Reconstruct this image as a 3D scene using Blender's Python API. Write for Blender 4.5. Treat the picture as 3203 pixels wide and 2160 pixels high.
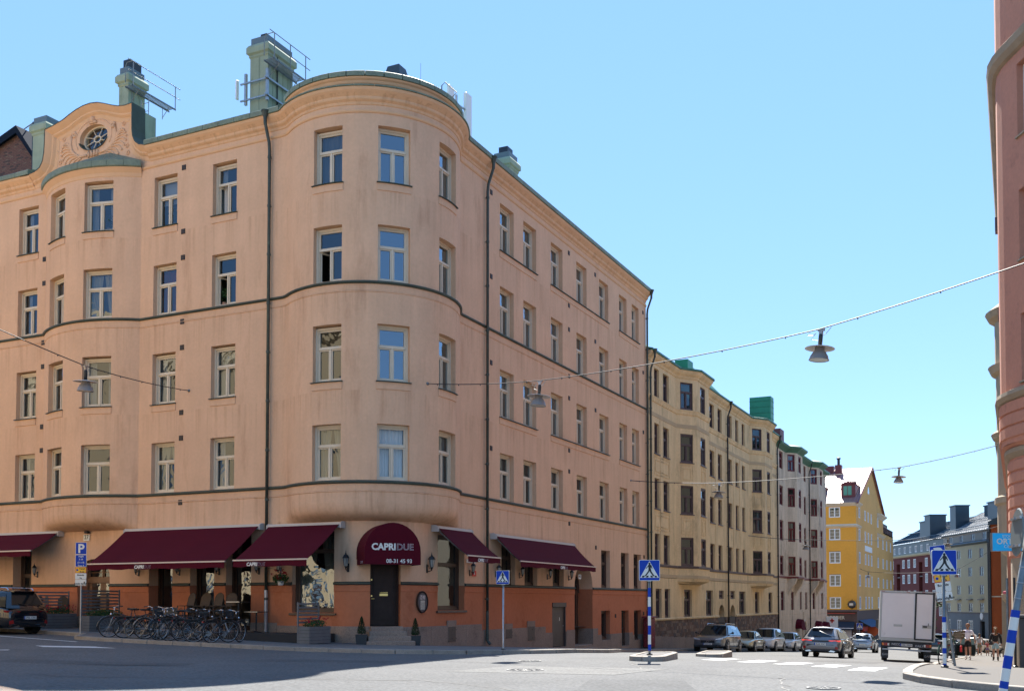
import bpy, bmesh, math, random
from mathutils import Vector, Matrix
R = math.radians
PI = math.pi
sc = bpy.context.scene
for o in list(bpy.data.objects): bpy.data.objects.remove(o)

# ---------------------------------------------------------------- camera, sky, sun, exposure
CAM = Vector((19.57, -31.0, 1.6))
cam_d = bpy.data.cameras.new('camera'); cam = bpy.data.objects.new('camera', cam_d)
sc.collection.objects.link(cam); sc.camera = cam
cam.location = CAM
cam.rotation_euler = (R(92.0), 0, R(25.8))
cam_d.sensor_width = 36; cam_d.lens = 36*3282/3203
cam_d.shift_y = (1878-3282*math.tan(R(2.0))-1080)/3203
cam_d.clip_start = .05; cam_d.clip_end = 3000
SUN_EL, SUN_AZ = 48.0, 17.9            # degrees; azimuth is measured from +Y towards -X
w = bpy.data.worlds.new("World"); sc.world = w; w.use_nodes = True
nt = w.node_tree; nt.nodes.clear()
sky = nt.nodes.new('ShaderNodeTexSky'); sky.sky_type = 'NISHITA'; sky.sun_disc = False
sky.sun_elevation = R(SUN_EL); sky.sun_rotation = R(-SUN_AZ); sky.air_density = .8; sky.dust_density = 0.0; sky.ozone_density = 1.2
bg = nt.nodes.new('ShaderNodeBackground'); bg.inputs['Strength'].default_value = .10
out = nt.nodes.new('ShaderNodeOutputWorld')
mixc = nt.nodes.new('ShaderNodeMix'); mixc.data_type = 'RGBA'; mixc.inputs[0].default_value = .66   # constant pale blue mixed in to even out the sky
mixc.inputs[7].default_value = (1.08, 2.3, 4.4, 1); nt.links.new(sky.outputs[0], mixc.inputs[6])
nt.links.new(mixc.outputs[2], bg.inputs[0]); nt.links.new(bg.outputs[0], out.inputs[0])
sd = bpy.data.lights.new('sun', 'SUN'); sun = bpy.data.objects.new('sun', sd); sc.collection.objects.link(sun)
sd.energy = 5.0; sd.angle = R(.53); sd.color = (1, .955, .88)
to_sun = Vector((-math.sin(R(SUN_AZ))*math.cos(R(SUN_EL)), math.cos(R(SUN_AZ))*math.cos(R(SUN_EL)), math.sin(R(SUN_EL))))
sun.rotation_euler = to_sun.to_track_quat('Z', 'Y').to_euler()
sun.location = (0, 60, 80)
vs = sc.view_settings
vs.view_transform = 'Standard'; vs.look = 'None'; vs.gamma = 1; vs.use_curve_mapping = False
vs.exposure = 1.5
sc.cycles.max_bounces = 7; sc.cycles.diffuse_bounces = 3; sc.cycles.glossy_bounces = 4
sc.cycles.transparent_max_bounces = 10; sc.cycles.caustics_reflective = False; sc.cycles.caustics_refractive = False
sc.cycles.sample_clamp_indirect = 6

# ---------------------------------------------------------------- helpers
def srgb(h):
    h = h.lstrip('#'); v = [int(h[i:i+2], 16)/255 for i in (0, 2, 4)]
    return tuple(((c+.055)/1.055)**2.4 if c > .04045 else c/12.92 for c in v)
def lerp_table(x, xs, ys):
    if x <= xs[0]: return ys[0]
    for i in range(len(xs)-1):
        if x <= xs[i+1]:
            return ys[i]+(ys[i+1]-ys[i])*(x-xs[i])/(xs[i+1]-xs[i])
    return ys[-1]
AY = [-60,-20,-10,-4,0,7,17,27.4,33,60,88,110,200,900]
AZ = [-.1,.03,.05,.02,-.05,-.36,-.85,-1.27,-1.5,-2.62,-3.6,-4.1,-5,-8]
def gh(X, Y):
    """height of the road surface"""
    z = lerp_table(Y, AY, AZ)
    if X < 0: z += .028*min(-X, 40)
    return z-.025*max(0, min(X-8, 14))*min(1, max(0, (Y+6)/8))

_c = sc.collection
def setp(o, kind=None, label=None, cat=None, group=None):
    if kind: o['kind'] = kind
    if label: o['label'] = label
    if cat: o['category'] = cat
    if group: o['group'] = group
    return o
def thing(name, label, cat, loc=(0, 0, 0), rot=(0, 0, 0), group=None, scale=None):
    o = bpy.data.objects.new(name, None); _c.objects.link(o)
    o.empty_display_size = .2
    o.location = loc; o.rotation_euler = rot if not isinstance(rot, (int, float)) else (0, 0, rot)
    if scale: o.scale = scale
    return setp(o, None, label, cat, group)
def link(name, me, parent=None, loc=(0, 0, 0), rot=(0, 0, 0), scale=None):
    o = bpy.data.objects.new(name, me); _c.objects.link(o)
    o.location = loc; o.rotation_euler = rot if not isinstance(rot, (int, float)) else (0, 0, rot)
    if scale: o.scale = scale
    if parent: o.parent = parent
    return o
KIDS = {}
def copy_tree(o, parent=None):
    c = o.copy(); _c.objects.link(c); c.parent = parent
    for ch in [k for k in bpy.data.objects if k.parent == o] if o.name not in KIDS else KIDS[o.name]:
        copy_tree(ch, c)
    return c
def index_tree(o):
    """remember the children of o (and theirs) so that copies are quick"""
    by = {}
    for k in bpy.data.objects:
        if k.parent: by.setdefault(k.parent.name, []).append(k)
    def rec(x):
        KIDS[x.name] = by.get(x.name, [])
        for ch in KIDS[x.name]: rec(ch)
    rec(o)

class MB:
    """collects shapes and builds one mesh"""
    def __init__(s): s.v = []; s.f = []; s.m = []; s.sm = []; s.cur = 0; s.smooth = False
    def face(s, idx): s.f.append(tuple(idx)); s.m.append(s.cur); s.sm.append(s.smooth)
    def add(s, vs): n = len(s.v); s.v += [tuple(p) for p in vs]; return n
    def quad(s, a, b, c, d): n = s.add([a, b, c, d]); s.face((n, n+1, n+2, n+3)); return s
    def poly(s, pts): n = s.add(pts); s.face(range(n, n+len(pts))); return s
    def box(s, x0, x1, y0, y1, z0, z1, M=None):
        p = [(x0,y0,z0),(x1,y0,z0),(x1,y1,z0),(x0,y1,z0),(x0,y0,z1),(x1,y0,z1),(x1,y1,z1),(x0,y1,z1)]
        if M is not None: p = [tuple(M @ Vector(q)) for q in p]
        n = s.add(p)
        for f in ((0,3,2,1),(4,5,6,7),(0,1,5,4),(1,2,6,5),(2,3,7,6),(3,0,4,7)): s.face([n+i for i in f])
        return s
    def bevbox(s, x0, x1, y0, y1, z0, z1, b=.01, M=None):
        # box with chamfered vertical and top edges
        pts = []
        def ring(xa, xb, ya, yb, z): return [(xa+b,ya,z),(xb-b,ya,z),(xb,ya+b,z),(xb,yb-b,z),(xb-b,yb,z),(xa+b,yb,z),(xa,yb-b,z),(xa,ya+b,z)]
        r = ring(x0,x1,y0,y1,z0)+ring(x0,x1,y0,y1,z1-b)+ring(x0+b,x1-b,y0+b,y1-b,z1)
        if M is not None: r = [tuple(M @ Vector(q)) for q in r]
        n = s.add(r)
        for k in (0, 8):
            for i in range(8): s.face((n+k+i, n+k+(i+1) % 8, n+k+8+(i+1) % 8, n+k+8+i))
        s.face([n+16+i for i in range(8)]); s.face([n+7-i for i in range(8)])
        return s
    def prism(s, pts2, d0, d1, f=lambda a, b, d: (a, d, b)):
        """polygon (a,b) extruded from d0 to d1; f maps (a,b,d) to xyz"""
        k = len(pts2)
        n = s.add([f(a, b, d0) for a, b in pts2]+[f(a, b, d1) for a, b in pts2])
        s.face([n+i for i in range(k)]); s.face([n+k+k-1-i for i in range(k)])
        for i in range(k): j = (i+1) % k; s.face((n+i, n+k+i, n+k+j, n+j))
        return s
    def lathe(s, prof, n=16, c=(0, 0, 0), axis='z', a0=0, a1=360, close=True):
        """profile [(r,h)] about an axis through c"""
        full = abs(a1-a0) >= 359.9
        m = n if full else n+1
        base = len(s.v)
        for i in range(m):
            a = R(a0+(a1-a0)*i/n)
            for r, h in prof:
                x, y = r*math.cos(a), r*math.sin(a)
                p = (x, y, h) if axis == 'z' else ((h, x, y) if axis == 'x' else (x, h, y))
                s.v.append((p[0]+c[0], p[1]+c[1], p[2]+c[2]))
        k = len(prof)
        for i in range(n):
            j = (i+1) % m
            for q in range(k-1): s.face((base+i*k+q, base+j*k+q, base+j*k+q+1, base+i*k+q+1))
        return s
    def tube(s, pts, r, n=6, cap=True, rs=None):
        pts = [Vector(p) for p in pts]
        base = len(s.v); k = len(pts)
        up = None
        for i, p in enumerate(pts):
            t = (pts[min(i+1, k-1)]-pts[max(i-1, 0)])
            if t.length < 1e-9: t = Vector((0, 0, 1))
            t.normalize()
            if up is None:
                up = Vector((0, 0, 1)) if abs(t.z) < .9 else Vector((1, 0, 0))
            a = (up-t*up.dot(t))
            if a.length < 1e-6: a = t.orthogonal()
            a.normalize(); up = a; b = t.cross(a)
            rr = rs[i] if rs else r
            for q in range(n):
                an = 2*PI*q/n
                s.v.append(tuple(p+a*(rr*math.cos(an))+b*(rr*math.sin(an))))
        for i in range(k-1):
            for q in range(n):
                q2 = (q+1) % n
                s.face((base+i*n+q, base+i*n+q2, base+(i+1)*n+q2, base+(i+1)*n+q))
        if cap:
            s.face([base+n-1-q for q in range(n)]); s.face([base+(k-1)*n+q for q in range(n)])
        return s
    def torus(s, Rr, r, c=(0, 0, 0), axis='y', n=24, m=6, ry=None):
        base = len(s.v)
        for i in range(n):
            a = 2*PI*i/n
            for j in range(m):
                b = 2*PI*j/m
                q = Rr+r*math.cos(b); h = (ry or r)*math.sin(b)
                x, y = q*math.cos(a), q*math.sin(a)
                p = (x, y, h) if axis == 'z' else ((h, x, y) if axis == 'x' else (x, h, y))
                s.v.append((p[0]+c[0], p[1]+c[1], p[2]+c[2]))
        for i in range(n):
            for j in range(m):
                i2, j2 = (i+1) % n, (j+1) % m
                s.face((base+i*m+j, base+i2*m+j, base+i2*m+j2, base+i*m+j2))
        return s
    def ball(s, c, r, n=8, m=6, sz=1.0):
        return s.lathe([(r*math.sin(PI*i/m), -r*sz*math.cos(PI*i/m)) for i in range(m+1)], n, c)
    def sweep(s, frames, prof):
        """frames: list of (origin, u, v) ; prof: [(a,b)] -> origin+a*u+b*v"""
        base = len(s.v); k = len(prof)
        for o, u, v in frames:
            for a, b in prof: s.v.append(tuple(Vector(o)+Vector(u)*a+Vector(v)*b))
        for i in range(len(frames)-1):
            for q in range(k-1):
                s.face((base+i*k+q, base+(i+1)*k+q, base+(i+1)*k+q+1, base+i*k+q+1))
        return s
    def mesh(s, name, mat):
        me = bpy.data.meshes.new(name)
        me.from_pydata(s.v, [], s.f)
        mats = mat if isinstance(mat, (list, tuple)) else [mat]
        for m in mats: me.materials.append(m)
        me.polygons.foreach_set('material_index', s.m)
        me.polygons.foreach_set('use_smooth', s.sm)
        me.update()
        bm = bmesh.new(); bm.from_mesh(me); bmesh.ops.recalc_face_normals(bm, faces=bm.faces); bm.to_mesh(me); bm.free()
        return me
    def build(s, name, mat, parent=None, loc=(0, 0, 0), rot=(0, 0, 0), **kw):
        return link(name, s.mesh(name, mat), parent, loc, rot, **kw)

def text_mesh(txt, size, extrude=.004, bold=0, align='CENTER', outline=False, spacing=1.0, shear=0.0):
    cu = bpy.data.curves.new('txt', 'FONT'); cu.body = txt; cu.size = size; cu.align_x = align
    cu.space_character = spacing; cu.shear = shear; cu.resolution_u = 3
    if outline:
        cu.fill_mode = 'NONE'; cu.bevel_depth = size*.02; cu.bevel_resolution = 0
    else:
        cu.extrude = extrude; cu.offset = bold
    ob = bpy.data.objects.new('txt', cu); _c.objects.link(ob)
    dg = bpy.context.evaluated_depsgraph_get()
    me = bpy.data.meshes.new_from_object(ob.evaluated_get(dg))
    bpy.data.objects.remove(ob); bpy.data.curves.remove(cu)
    return me
def text(txt, size, mat, parent, loc, rot=(R(90), 0, 0), name='lettering', **kw):
    me = text_mesh(txt, size, **kw); me.materials.clear(); me.materials.append(mat)
    return link(name, me, parent, loc, rot)

# ---------------------------------------------------------------- materials
MATS = {}
def mat(name, color, rough=.8, metal=0, noise=None, bump=0, bscale=20, spec=.5, emit=None, coat=0, streak=0, fine=None, dirt=None):
    if name in MATS: return MATS[name]
    m = bpy.data.materials.new(name); m.use_nodes = True; MATS[name] = m
    n = m.node_tree; b = n.nodes['Principled BSDF']
    c = srgb(color) if isinstance(color, str) else color
    b.inputs['Base Color'].default_value = (*c, 1); b.inputs['Roughness'].default_value = rough
    b.inputs['Metallic'].default_value = metal; b.inputs['Specular IOR Level'].default_value = spec
    b.inputs['Coat Weight'].default_value = coat; b.inputs['Coat Roughness'].default_value = .03
    if emit: b.inputs['Emission Color'].default_value = (*emit[0], 1); b.inputs['Emission Strength'].default_value = emit[1]
    L = n.links.new
    geo = None
    def pos(scale=(1, 1, 1)):
        nonlocal geo
        if geo is None: geo = n.nodes.new('ShaderNodeNewGeometry')
        mp = n.nodes.new('ShaderNodeMapping'); mp.inputs['Scale'].default_value = scale
        L(geo.outputs['Position'], mp.inputs[0]); return mp.outputs[0]
    cur = None
    def mul(fac_out, lo, hi, amount):
        # multiply colour by a ramp between lo and hi
        nonlocal cur
        mr = n.nodes.new('ShaderNodeMapRange'); mr.inputs['From Min'].default_value = .3; mr.inputs['From Max'].default_value = .7
        mr.inputs['To Min'].default_value = lo; mr.inputs['To Max'].default_value = hi
        L(fac_out, mr.inputs[0])
        mx = n.nodes.new('ShaderNodeMix'); mx.data_type = 'RGBA'; mx.blend_type = 'MULTIPLY'; mx.inputs[0].default_value = 1
        if cur is None: mx.inputs[6].default_value = (*c, 1)
        else: L(cur, mx.inputs[6])
        L(mr.outputs[0], mx.inputs[7]); cur = mx.outputs[2]
    if noise:
        sc_, amt = noise
        t = n.nodes.new('ShaderNodeTexNoise'); t.inputs['Scale'].default_value = sc_; t.inputs['Detail'].default_value = 6; t.inputs['Roughness'].default_value = .62
        L(pos(), t.inputs[0]); mul(t.outputs[0], 1-amt, 1+amt, 1)
    if fine:
        sc_, amt = fine
        t = n.nodes.new('ShaderNodeTexNoise'); t.inputs['Scale'].default_value = sc_; t.inputs['Detail'].default_value = 4
        L(pos(), t.inputs[0]); mul(t.outputs[0], 1-amt, 1+amt, 1)
    if streak:
        t = n.nodes.new('ShaderNodeTexNoise'); t.inputs['Scale'].default_value = 1.0; t.inputs['Detail'].default_value = 5; t.inputs['Roughness'].default_value = .6
        L(pos((2.2, 2.2, .22)), t.inputs[0]); mul(t.outputs[0], 1-streak, 1+streak*.6, 1)
    if dirt:
        # stains of their own: blotches of another colour
        t = n.nodes.new('ShaderNodeTexNoise'); t.inputs['Scale'].default_value = dirt[1]; t.inputs['Detail'].default_value = 7; t.inputs['Roughness'].default_value = .7
        L(pos(dirt[4] if len(dirt) > 4 else (1, 1, 1)), t.inputs[0])
        mr = n.nodes.new('ShaderNodeMapRange'); mr.inputs['From Min'].default_value = dirt[2]; mr.inputs['From Max'].default_value = dirt[2]+.14; mr.inputs['To Max'].default_value = dirt[3]
        L(t.outputs[0], mr.inputs[0])
        mx = n.nodes.new('ShaderNodeMix'); mx.data_type = 'RGBA'
        L(mr.outputs[0], mx.inputs[0])
        if cur is None: mx.inputs[6].default_value = (*c, 1)
        else: L(cur, mx.inputs[6])
        mx.inputs[7].default_value = (*srgb(dirt[0]), 1); cur = mx.outputs[2]
    if cur is not None: L(cur, b.inputs['Base Color'])
    if bump:
        t = n.nodes.new('ShaderNodeTexNoise'); t.inputs['Scale'].default_value = bscale; t.inputs['Detail'].default_value = 5
        L(pos(), t.inputs[0])
        bp = n.nodes.new('ShaderNodeBump'); bp.inputs['Strength'].default_value = bump; bp.inputs['Distance'].default_value = .01
        L(t.outputs[0], bp.inputs['Height']); L(bp.outputs[0], b.inputs['Normal'])
    return m
def glass_mat(name, tint=(.50, .55, .58), ior=1.9, wav=.012, dark=None, wscale=1.3):
    """window pane: tint darkens the rooms behind, bluish gloss deepens the reflected sky; slightly wavy"""
    if name in MATS: return MATS[name]
    m = bpy.data.materials.new(name); m.use_nodes = True; MATS[name] = m
    n = m.node_tree; n.nodes.clear(); L = n.links.new
    o = n.nodes.new('ShaderNodeOutputMaterial'); mx = n.nodes.new('ShaderNodeMixShader')
    tr = n.nodes.new('ShaderNodeBsdfTransparent'); tr.inputs[0].default_value = (*tint, 1)
    if dark is not None:
        tr = n.nodes.new('ShaderNodeBsdfDiffuse'); tr.inputs[0].default_value = (*dark, 1)
    gl = n.nodes.new('ShaderNodeBsdfGlossy'); gl.inputs['Roughness'].default_value = .015; gl.inputs[0].default_value = (.78, .90, 1, 1)  # bluish gloss colour imitates a deeper blue sky in the reflections
    geo = n.nodes.new('ShaderNodeNewGeometry')
    dt = n.nodes.new('ShaderNodeVectorMath'); dt.operation = 'DOT_PRODUCT'; L(geo.outputs['Normal'], dt.inputs[0]); L(geo.outputs['Incoming'], dt.inputs[1])
    def mth(op, a, b=None):
        q = n.nodes.new('ShaderNodeMath'); q.operation = op
        for i, v in enumerate((a, b)):
            if v is None: continue
            if isinstance(v, (int, float)): q.inputs[i].default_value = v
            else: L(v, q.inputs[i])
        return q.outputs[0]
    f0 = ((ior-1)/(ior+1))**2
    fr = mth('ADD', mth('MULTIPLY', mth('POWER', mth('SUBTRACT', 1.0, mth('ABSOLUTE', dt.outputs['Value'])), 4.2), 1-f0), f0)
    t = n.nodes.new('ShaderNodeTexNoise'); t.inputs['Scale'].default_value = wscale; t.inputs['Detail'].default_value = 2; t.inputs['Distortion'].default_value = .8
    L(geo.outputs['Position'], t.inputs[0])
    bp = n.nodes.new('ShaderNodeBump'); bp.inputs['Strength'].default_value = 1; bp.inputs['Distance'].default_value = wav
    L(t.outputs[0], bp.inputs['Height']); L(bp.outputs[0], gl.inputs['Normal'])
    L(fr, mx.inputs[0]); L(tr.outputs[0], mx.inputs[1]); L(gl.outputs[0], mx.inputs[2]); L(mx.outputs[0], o.inputs[0])
    return m

PINK = mat('salmon_plaster', (.70, .435, .27), .92, noise=(.55, .06), streak=.05, fine=(9, .035), bump=.25, bscale=45, spec=.2, dirt=('#a8795c', 1.0, .55, .35, (1.3, 1.3, .25)))
ORANGE = mat('orange_dado_plaster', (.50, .175, .085), .92, noise=(.7, .07), fine=(7, .05), bump=.25, bscale=45, spec=.2, dirt=('#9a5433', 1.1, .56, .5, (1, 1, .7)))
TRIM = mat('cornice_plaster', (.72, .44, .25), .9, noise=(.8, .05), streak=.05, spec=.2)
GRANITE = mat('granite_base', (.29, .215, .165), .85, noise=(1.2, .12), fine=(26, .22), spec=.25, dirt=('#4a3d33', .8, .56, .35, (1, 1, 1.6)))
COPPER = mat('green_copper_sheet', (.17, .205, .145), .6, noise=(1.5, .2), fine=(12, .1), spec=.4, dirt=('#4b5a48', 2.0, .55, .6))
COPPERL = mat('pale_green_chimney_sheet', (.30, .35, .26), .8, noise=(1.1, .13), streak=.12, spec=.15, dirt=('#5d6a58', 1.2, .58, .6, (1, 1, .5)))
DKGREEN = mat('dark_green_sill_sheet', (.045, .06, .045), .55, noise=(2, .25), spec=.4)
PIPE = mat('old_copper_pipe', (.05, .062, .05), .5, noise=(3, .35), metal=.2, dirt=('#6d8a72', 3.5, .6, .7))
WHITEF = mat('cream_window_paint', (.66, .56, .42), .5, noise=(3, .05), spec=.4)
WHITEP = mat('white_paint', (.78, .77, .74), .5)
BROWNF = mat('brown_window_paint', (.075, .045, .032), .45, noise=(3, .15))
DOORM = mat('dark_wood_door', (.035, .018, .012), .55, noise=(4, .25), spec=.25)
GLASS = glass_mat('window_glass', ior=1.95)
GLASSB = glass_mat('front_window_glass', ior=2.9, wav=.004, tint=(.25, .35, .45))
GLASSC = glass_mat('clear_front_glass', tint=(.85, .87, .88), ior=1.6)
GLASSR = glass_mat('sky_facing_glass', ior=3.6, wav=.006, tint=(.4, .48, .55))
GLASSW = glass_mat('old_wavy_glass', ior=2.6, wav=.012, wscale=1.6)
BLACK = mat('black_metal', (.012, .012, .013), .45)
DARK = mat('dark_interior', (.02, .019, .018), .9)
STEEL = mat('galvanised_steel', (.35, .36, .37), .4, metal=.8, noise=(6, .15))
STEELD = mat('dull_steel', (.20, .21, .21), .5, metal=.6, noise=(6, .2))
MAROON = mat('maroon_canvas', (.078, .003, .011), .85, noise=(1.2, .06), spec=.15)
AWNBOX = mat('awning_casing', (.50, .46, .42), .45)
CURT = [mat('pale_curtain', (.52, .50, .46), .95), mat('white_blind', (.66, .66, .63), .9), mat('grey_curtain', (.20, .195, .19), .95),
        mat('red_curtain', (.20, .02, .035), .95), mat('cream_curtain', (.60, .52, .36), .95), mat('white_sheet_curtain', (.74, .74, .70), .9)]  # the last one is a white sheet standing in for a window reflection
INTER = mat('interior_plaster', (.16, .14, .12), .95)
LEAF = mat('green_leaves', (.035, .085, .022), .7, noise=(9, .5), spec=.3)
LEAF2 = mat('dark_conifer_leaves', (.018, .05, .018), .75, noise=(14, .5), spec=.3)
REDF = mat('red_geranium_petals', (.40, .012, .02), .7)
ASPH = mat('asphalt', (.114, .114, .113), .92, noise=(.35, .12), fine=(16, .30), bump=.5, bscale=60, spec=.25, dirt=('#55555a', .22, .56, .35, (1, .6, 1)))
PAINT = mat('road_paint', (.60, .60, .58), .8, noise=(6, .10), dirt=('#8a8a88', 4, .54, .7))
PAVE = mat('concrete_paving', (.47, .41, .345), .9, noise=(1.2, .08), fine=(30, .12), spec=.25)
PAVED = mat('old_asphalt_pavement', (.15, .142, .135), .92, noise=(.8, .15), fine=(30, .25), spec=.25)
KERB = mat('granite_kerb', (.27, .235, .195), .85, noise=(3, .18), fine=(50, .2))
WBLUE = mat('sign_blue', (.004, .045, .36), .5, spec=.25)
WWHITE = mat('sign_white', (.70, .69, .63), .4)
WBLACK = mat('sign_black', (.01, .01, .01), .5)
WYEL = mat('sign_yellow', (.80, .42, .02), .4)
WRED = mat('sign_red', (.6, .03, .02), .4)
GREYP = mat('grey_painted_planks', (.14, .135, .13), .7, noise=(4, .12))
WICK = mat('brown_wicker', (.05, .028, .014), .7, fine=(60, .4))
RUBBER = mat('tyre_rubber', (.018, .018, .018), .8)
BRICKM = [mat('brick_red', (.17, .085, .065), .9, fine=(20, .2)), mat('brick_dark', (.085, .055, .05), .9, fine=(20, .2)), mat('brick_brown', (.19, .12, .09), .9, fine=(20, .2))]

def run_stains(m, courses, length=1.5, amount=.55, col=(.62, .52, .45)):
    '''rain runs below the string courses: darker and paler vertical streaks that fade out downwards'''
    n = m.node_tree; L = n.links.new; b = n.nodes['Principled BSDF']; src = b.inputs['Base Color'].links[0].from_socket
    geo = n.nodes.new('ShaderNodeNewGeometry'); sp_ = n.nodes.new('ShaderNodeSeparateXYZ'); L(geo.outputs['Position'], sp_.inputs[0])
    def mth(op, a, b2=None):
        q = n.nodes.new('ShaderNodeMath'); q.operation = op
        for i, v in enumerate((a, b2)):
            if v is None: continue
            if isinstance(v, (int, float)): q.inputs[i].default_value = v
            else: L(v, q.inputs[i])
        return q.outputs[0]
    mask = None
    for zc in courses:
        mr = n.nodes.new('ShaderNodeMapRange'); mr.inputs['From Min'].default_value = zc-length; mr.inputs['From Max'].default_value = zc; L(sp_.outputs['Z'], mr.inputs[0])
        k = mth('MULTIPLY', mr.outputs[0], mth('LESS_THAN', sp_.outputs['Z'], zc+.02)); mask = k if mask is None else mth('MAXIMUM', mask, k)
    cur = src
    for sc_, lo, c in ((4.5, .50, col), (6.5, .56, (1.22, 1.2, 1.16))):
        mp = n.nodes.new('ShaderNodeMapping'); mp.inputs['Scale'].default_value = (sc_, sc_, .14); mp.inputs['Location'].default_value = (sc_, 0, 0); L(geo.outputs['Position'], mp.inputs[0])
        t = n.nodes.new('ShaderNodeTexNoise'); t.inputs['Scale'].default_value = 1; t.inputs['Detail'].default_value = 6; t.inputs['Roughness'].default_value = .7; L(mp.outputs[0], t.inputs[0])
        mr = n.nodes.new('ShaderNodeMapRange'); mr.inputs['From Min'].default_value = lo; mr.inputs['From Max'].default_value = lo+.12; L(t.outputs[0], mr.inputs[0])
        f = mth('MULTIPLY', mth('MULTIPLY', mr.outputs[0], mask), amount)
        mx = n.nodes.new('ShaderNodeMix'); mx.data_type = 'RGBA'; mx.blend_type = 'MULTIPLY'; mx.clamp_result = False; L(f, mx.inputs[0]); L(cur, mx.inputs[6]); mx.inputs[7].default_value = (*c, 1); cur = mx.outputs[2]
    L(cur, b.inputs['Base Color'])
run_stains(PINK, (5.45, 12.5, 8.98, 16.1, 4.95), 1.6, .36)
run_stains(TRIM, (19.5,), .6, .5)
# ---------------------------------------------------------------- walls along a plan path, with openings
class Path:
    """plan polyline; outward normal lies to the right of the walking direction"""
    def __init__(s, pts):
        s.p = [Vector(p) for p in pts]; s.s = [0]
        for a, b in zip(s.p, s.p[1:]): s.s.append(s.s[-1]+(b-a).length)
        s.L = s.s[-1]
    def at(s, d):
        d = max(0, min(s.L, d))
        for i in range(len(s.p)-1):
            if d <= s.s[i+1]+1e-9:
                a, b = s.p[i], s.p[i+1]; f = (d-s.s[i])/max(1e-9, s.s[i+1]-s.s[i])
                t = (b-a).normalized(); return a+(b-a)*f, t, Vector((t.y, -t.x))
        return s.p[-1], t, Vector((t.y, -t.x))
    def near(s, x, y):
        q = Vector((x, y)); best = None
        for i in range(len(s.p)-1):
            a, b = s.p[i], s.p[i+1]; ab = b-a
            f = max(0, min(1, (q-a).dot(ab)/ab.length_squared)); d = (a+ab*f-q).length
            if best is None or d < best[0]: best = (d, s.s[i]+ab.length*f)
        return best[1]
    def frames(s, d0=0, d1=None, off=0.0):
        """mitred frames (point, outward, s) at the path vertices between d0 and d1"""
        d1 = s.L if d1 is None else d1
        ds = [d0]+[d for d in s.s if d0+1e-4 < d < d1-1e-4]+[d1]
        out = []
        for d in ds:
            if 1e-4 < d < s.L-1e-4 and any(abs(d-q) < 1e-4 for q in s.s):
                _, t0, n0 = s.at(d-1e-3); P, t1, n1 = s.at(d+1e-3)
                n = (n0+n1); c = n.length/2; n = n.normalized()/max(.3, c)
            else:
                P, t, n = s.at(min(max(d, 1e-4), s.L-1e-4)); P = s.at(d)[0]
            out.append((P, n, d))
        return out
def arc(cx, cy, r, a0, a1, n):
    return [(cx+r*math.cos(R(a0+(a1-a0)*i/n)), cy+r*math.sin(R(a0+(a1-a0)*i/n))) for i in range(n+1)]

def wall(path, s0, s1, z0, z1, ops, mat_, name, parent, reveal=.3, zsplit=(), revmat=None):
    """a wall skin from s0..s1 with rectangular openings (sa, sb, za, zb[, depth]); returns the window frames"""
    mb = MB()
    S = sorted(set([round(q, 5) for q in [s0, s1]+[d for d in path.s if s0 < d < s1]+[q for o in ops for q in o[:2] if s0 < q < s1]]))
    Z = sorted(set([round(q, 5) for q in [z0, z1]+[q for o in ops for q in o[2:4] if z0 < q < z1]+[q for q in zsplit if z0 < q < z1]]))
    fr = {d: path.at(d)[0] for d in S}
    for a, b in zip(S, S[1:]):
        if b-a < 1e-4: continue
        for c, d in zip(Z, Z[1:]):
            m, k = (a+b)/2, (c+d)/2
            if any(o[0] < m < o[1] and o[2] < k < o[3] for o in ops): continue
            A, B = fr[a], fr[b]
            mb.quad((A.x, A.y, c), (B.x, B.y, c), (B.x, B.y, d), (A.x, A.y, d))
    if revmat: mb.cur = 1
    for o in ops:
        sa, sb, za, zb = o[:4]; dep = o[4] if len(o) > 4 else reveal
        if sb < s0 or sa > s1 or zb <= z0 or za >= z1: continue
        A, B = path.at(sa)[0], path.at(sb)[0]; t = (B-A).normalized(); n = Vector((t.y, -t.x))
        IA, IB = A-n*dep, B-n*dep
        lo, hi = max(za, z0), min(zb, z1)
        if s0+1e-5 < sa <= s1+1e-5: mb.quad((A.x, A.y, lo), (IA.x, IA.y, lo), (IA.x, IA.y, hi), (A.x, A.y, hi))
        if s0-1e-5 <= sb < s1-1e-5: mb.quad((B.x, B.y, lo), (B.x, B.y, hi), (IB.x, IB.y, hi), (IB.x, IB.y, lo))
        if not (s0 < (sa+sb)/2 < s1): continue
        ss = [sa]+[d for d in path.s if sa+1e-4 < d < sb-1e-4]+[sb]
        for zz in ([za] if za >= z0 else [])+([zb] if zb <= z1 else []):
            for p, q in zip(ss, ss[1:]):
                P, Q = path.at(p)[0], path.at(q)[0]
                IP, IQ = A+t*((P-A).dot(t))-n*dep, A+t*((Q-A).dot(t))-n*dep
                mb.quad((P.x, P.y, zz), (Q.x, Q.y, zz), (IQ.x, IQ.y, zz), (IP.x, IP.y, zz))
    return mb.build(name, [mat_, revmat] if revmat else mat_, parent)
def opening_frame(path, o, reveal=.3, back=0.0):
    sa, sb, za, zb = o[:4]; dep = o[4] if len(o) > 4 else reveal
    A, B = path.at(sa)[0], path.at(sb)[0]; t = (B-A).normalized(); n = Vector((t.y, -t.x))
    M = (A+B)/2-n*(dep+back)
    return (M.x, M.y, za), math.atan2(t.y, t.x), (B-A).length, zb-za

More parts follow.
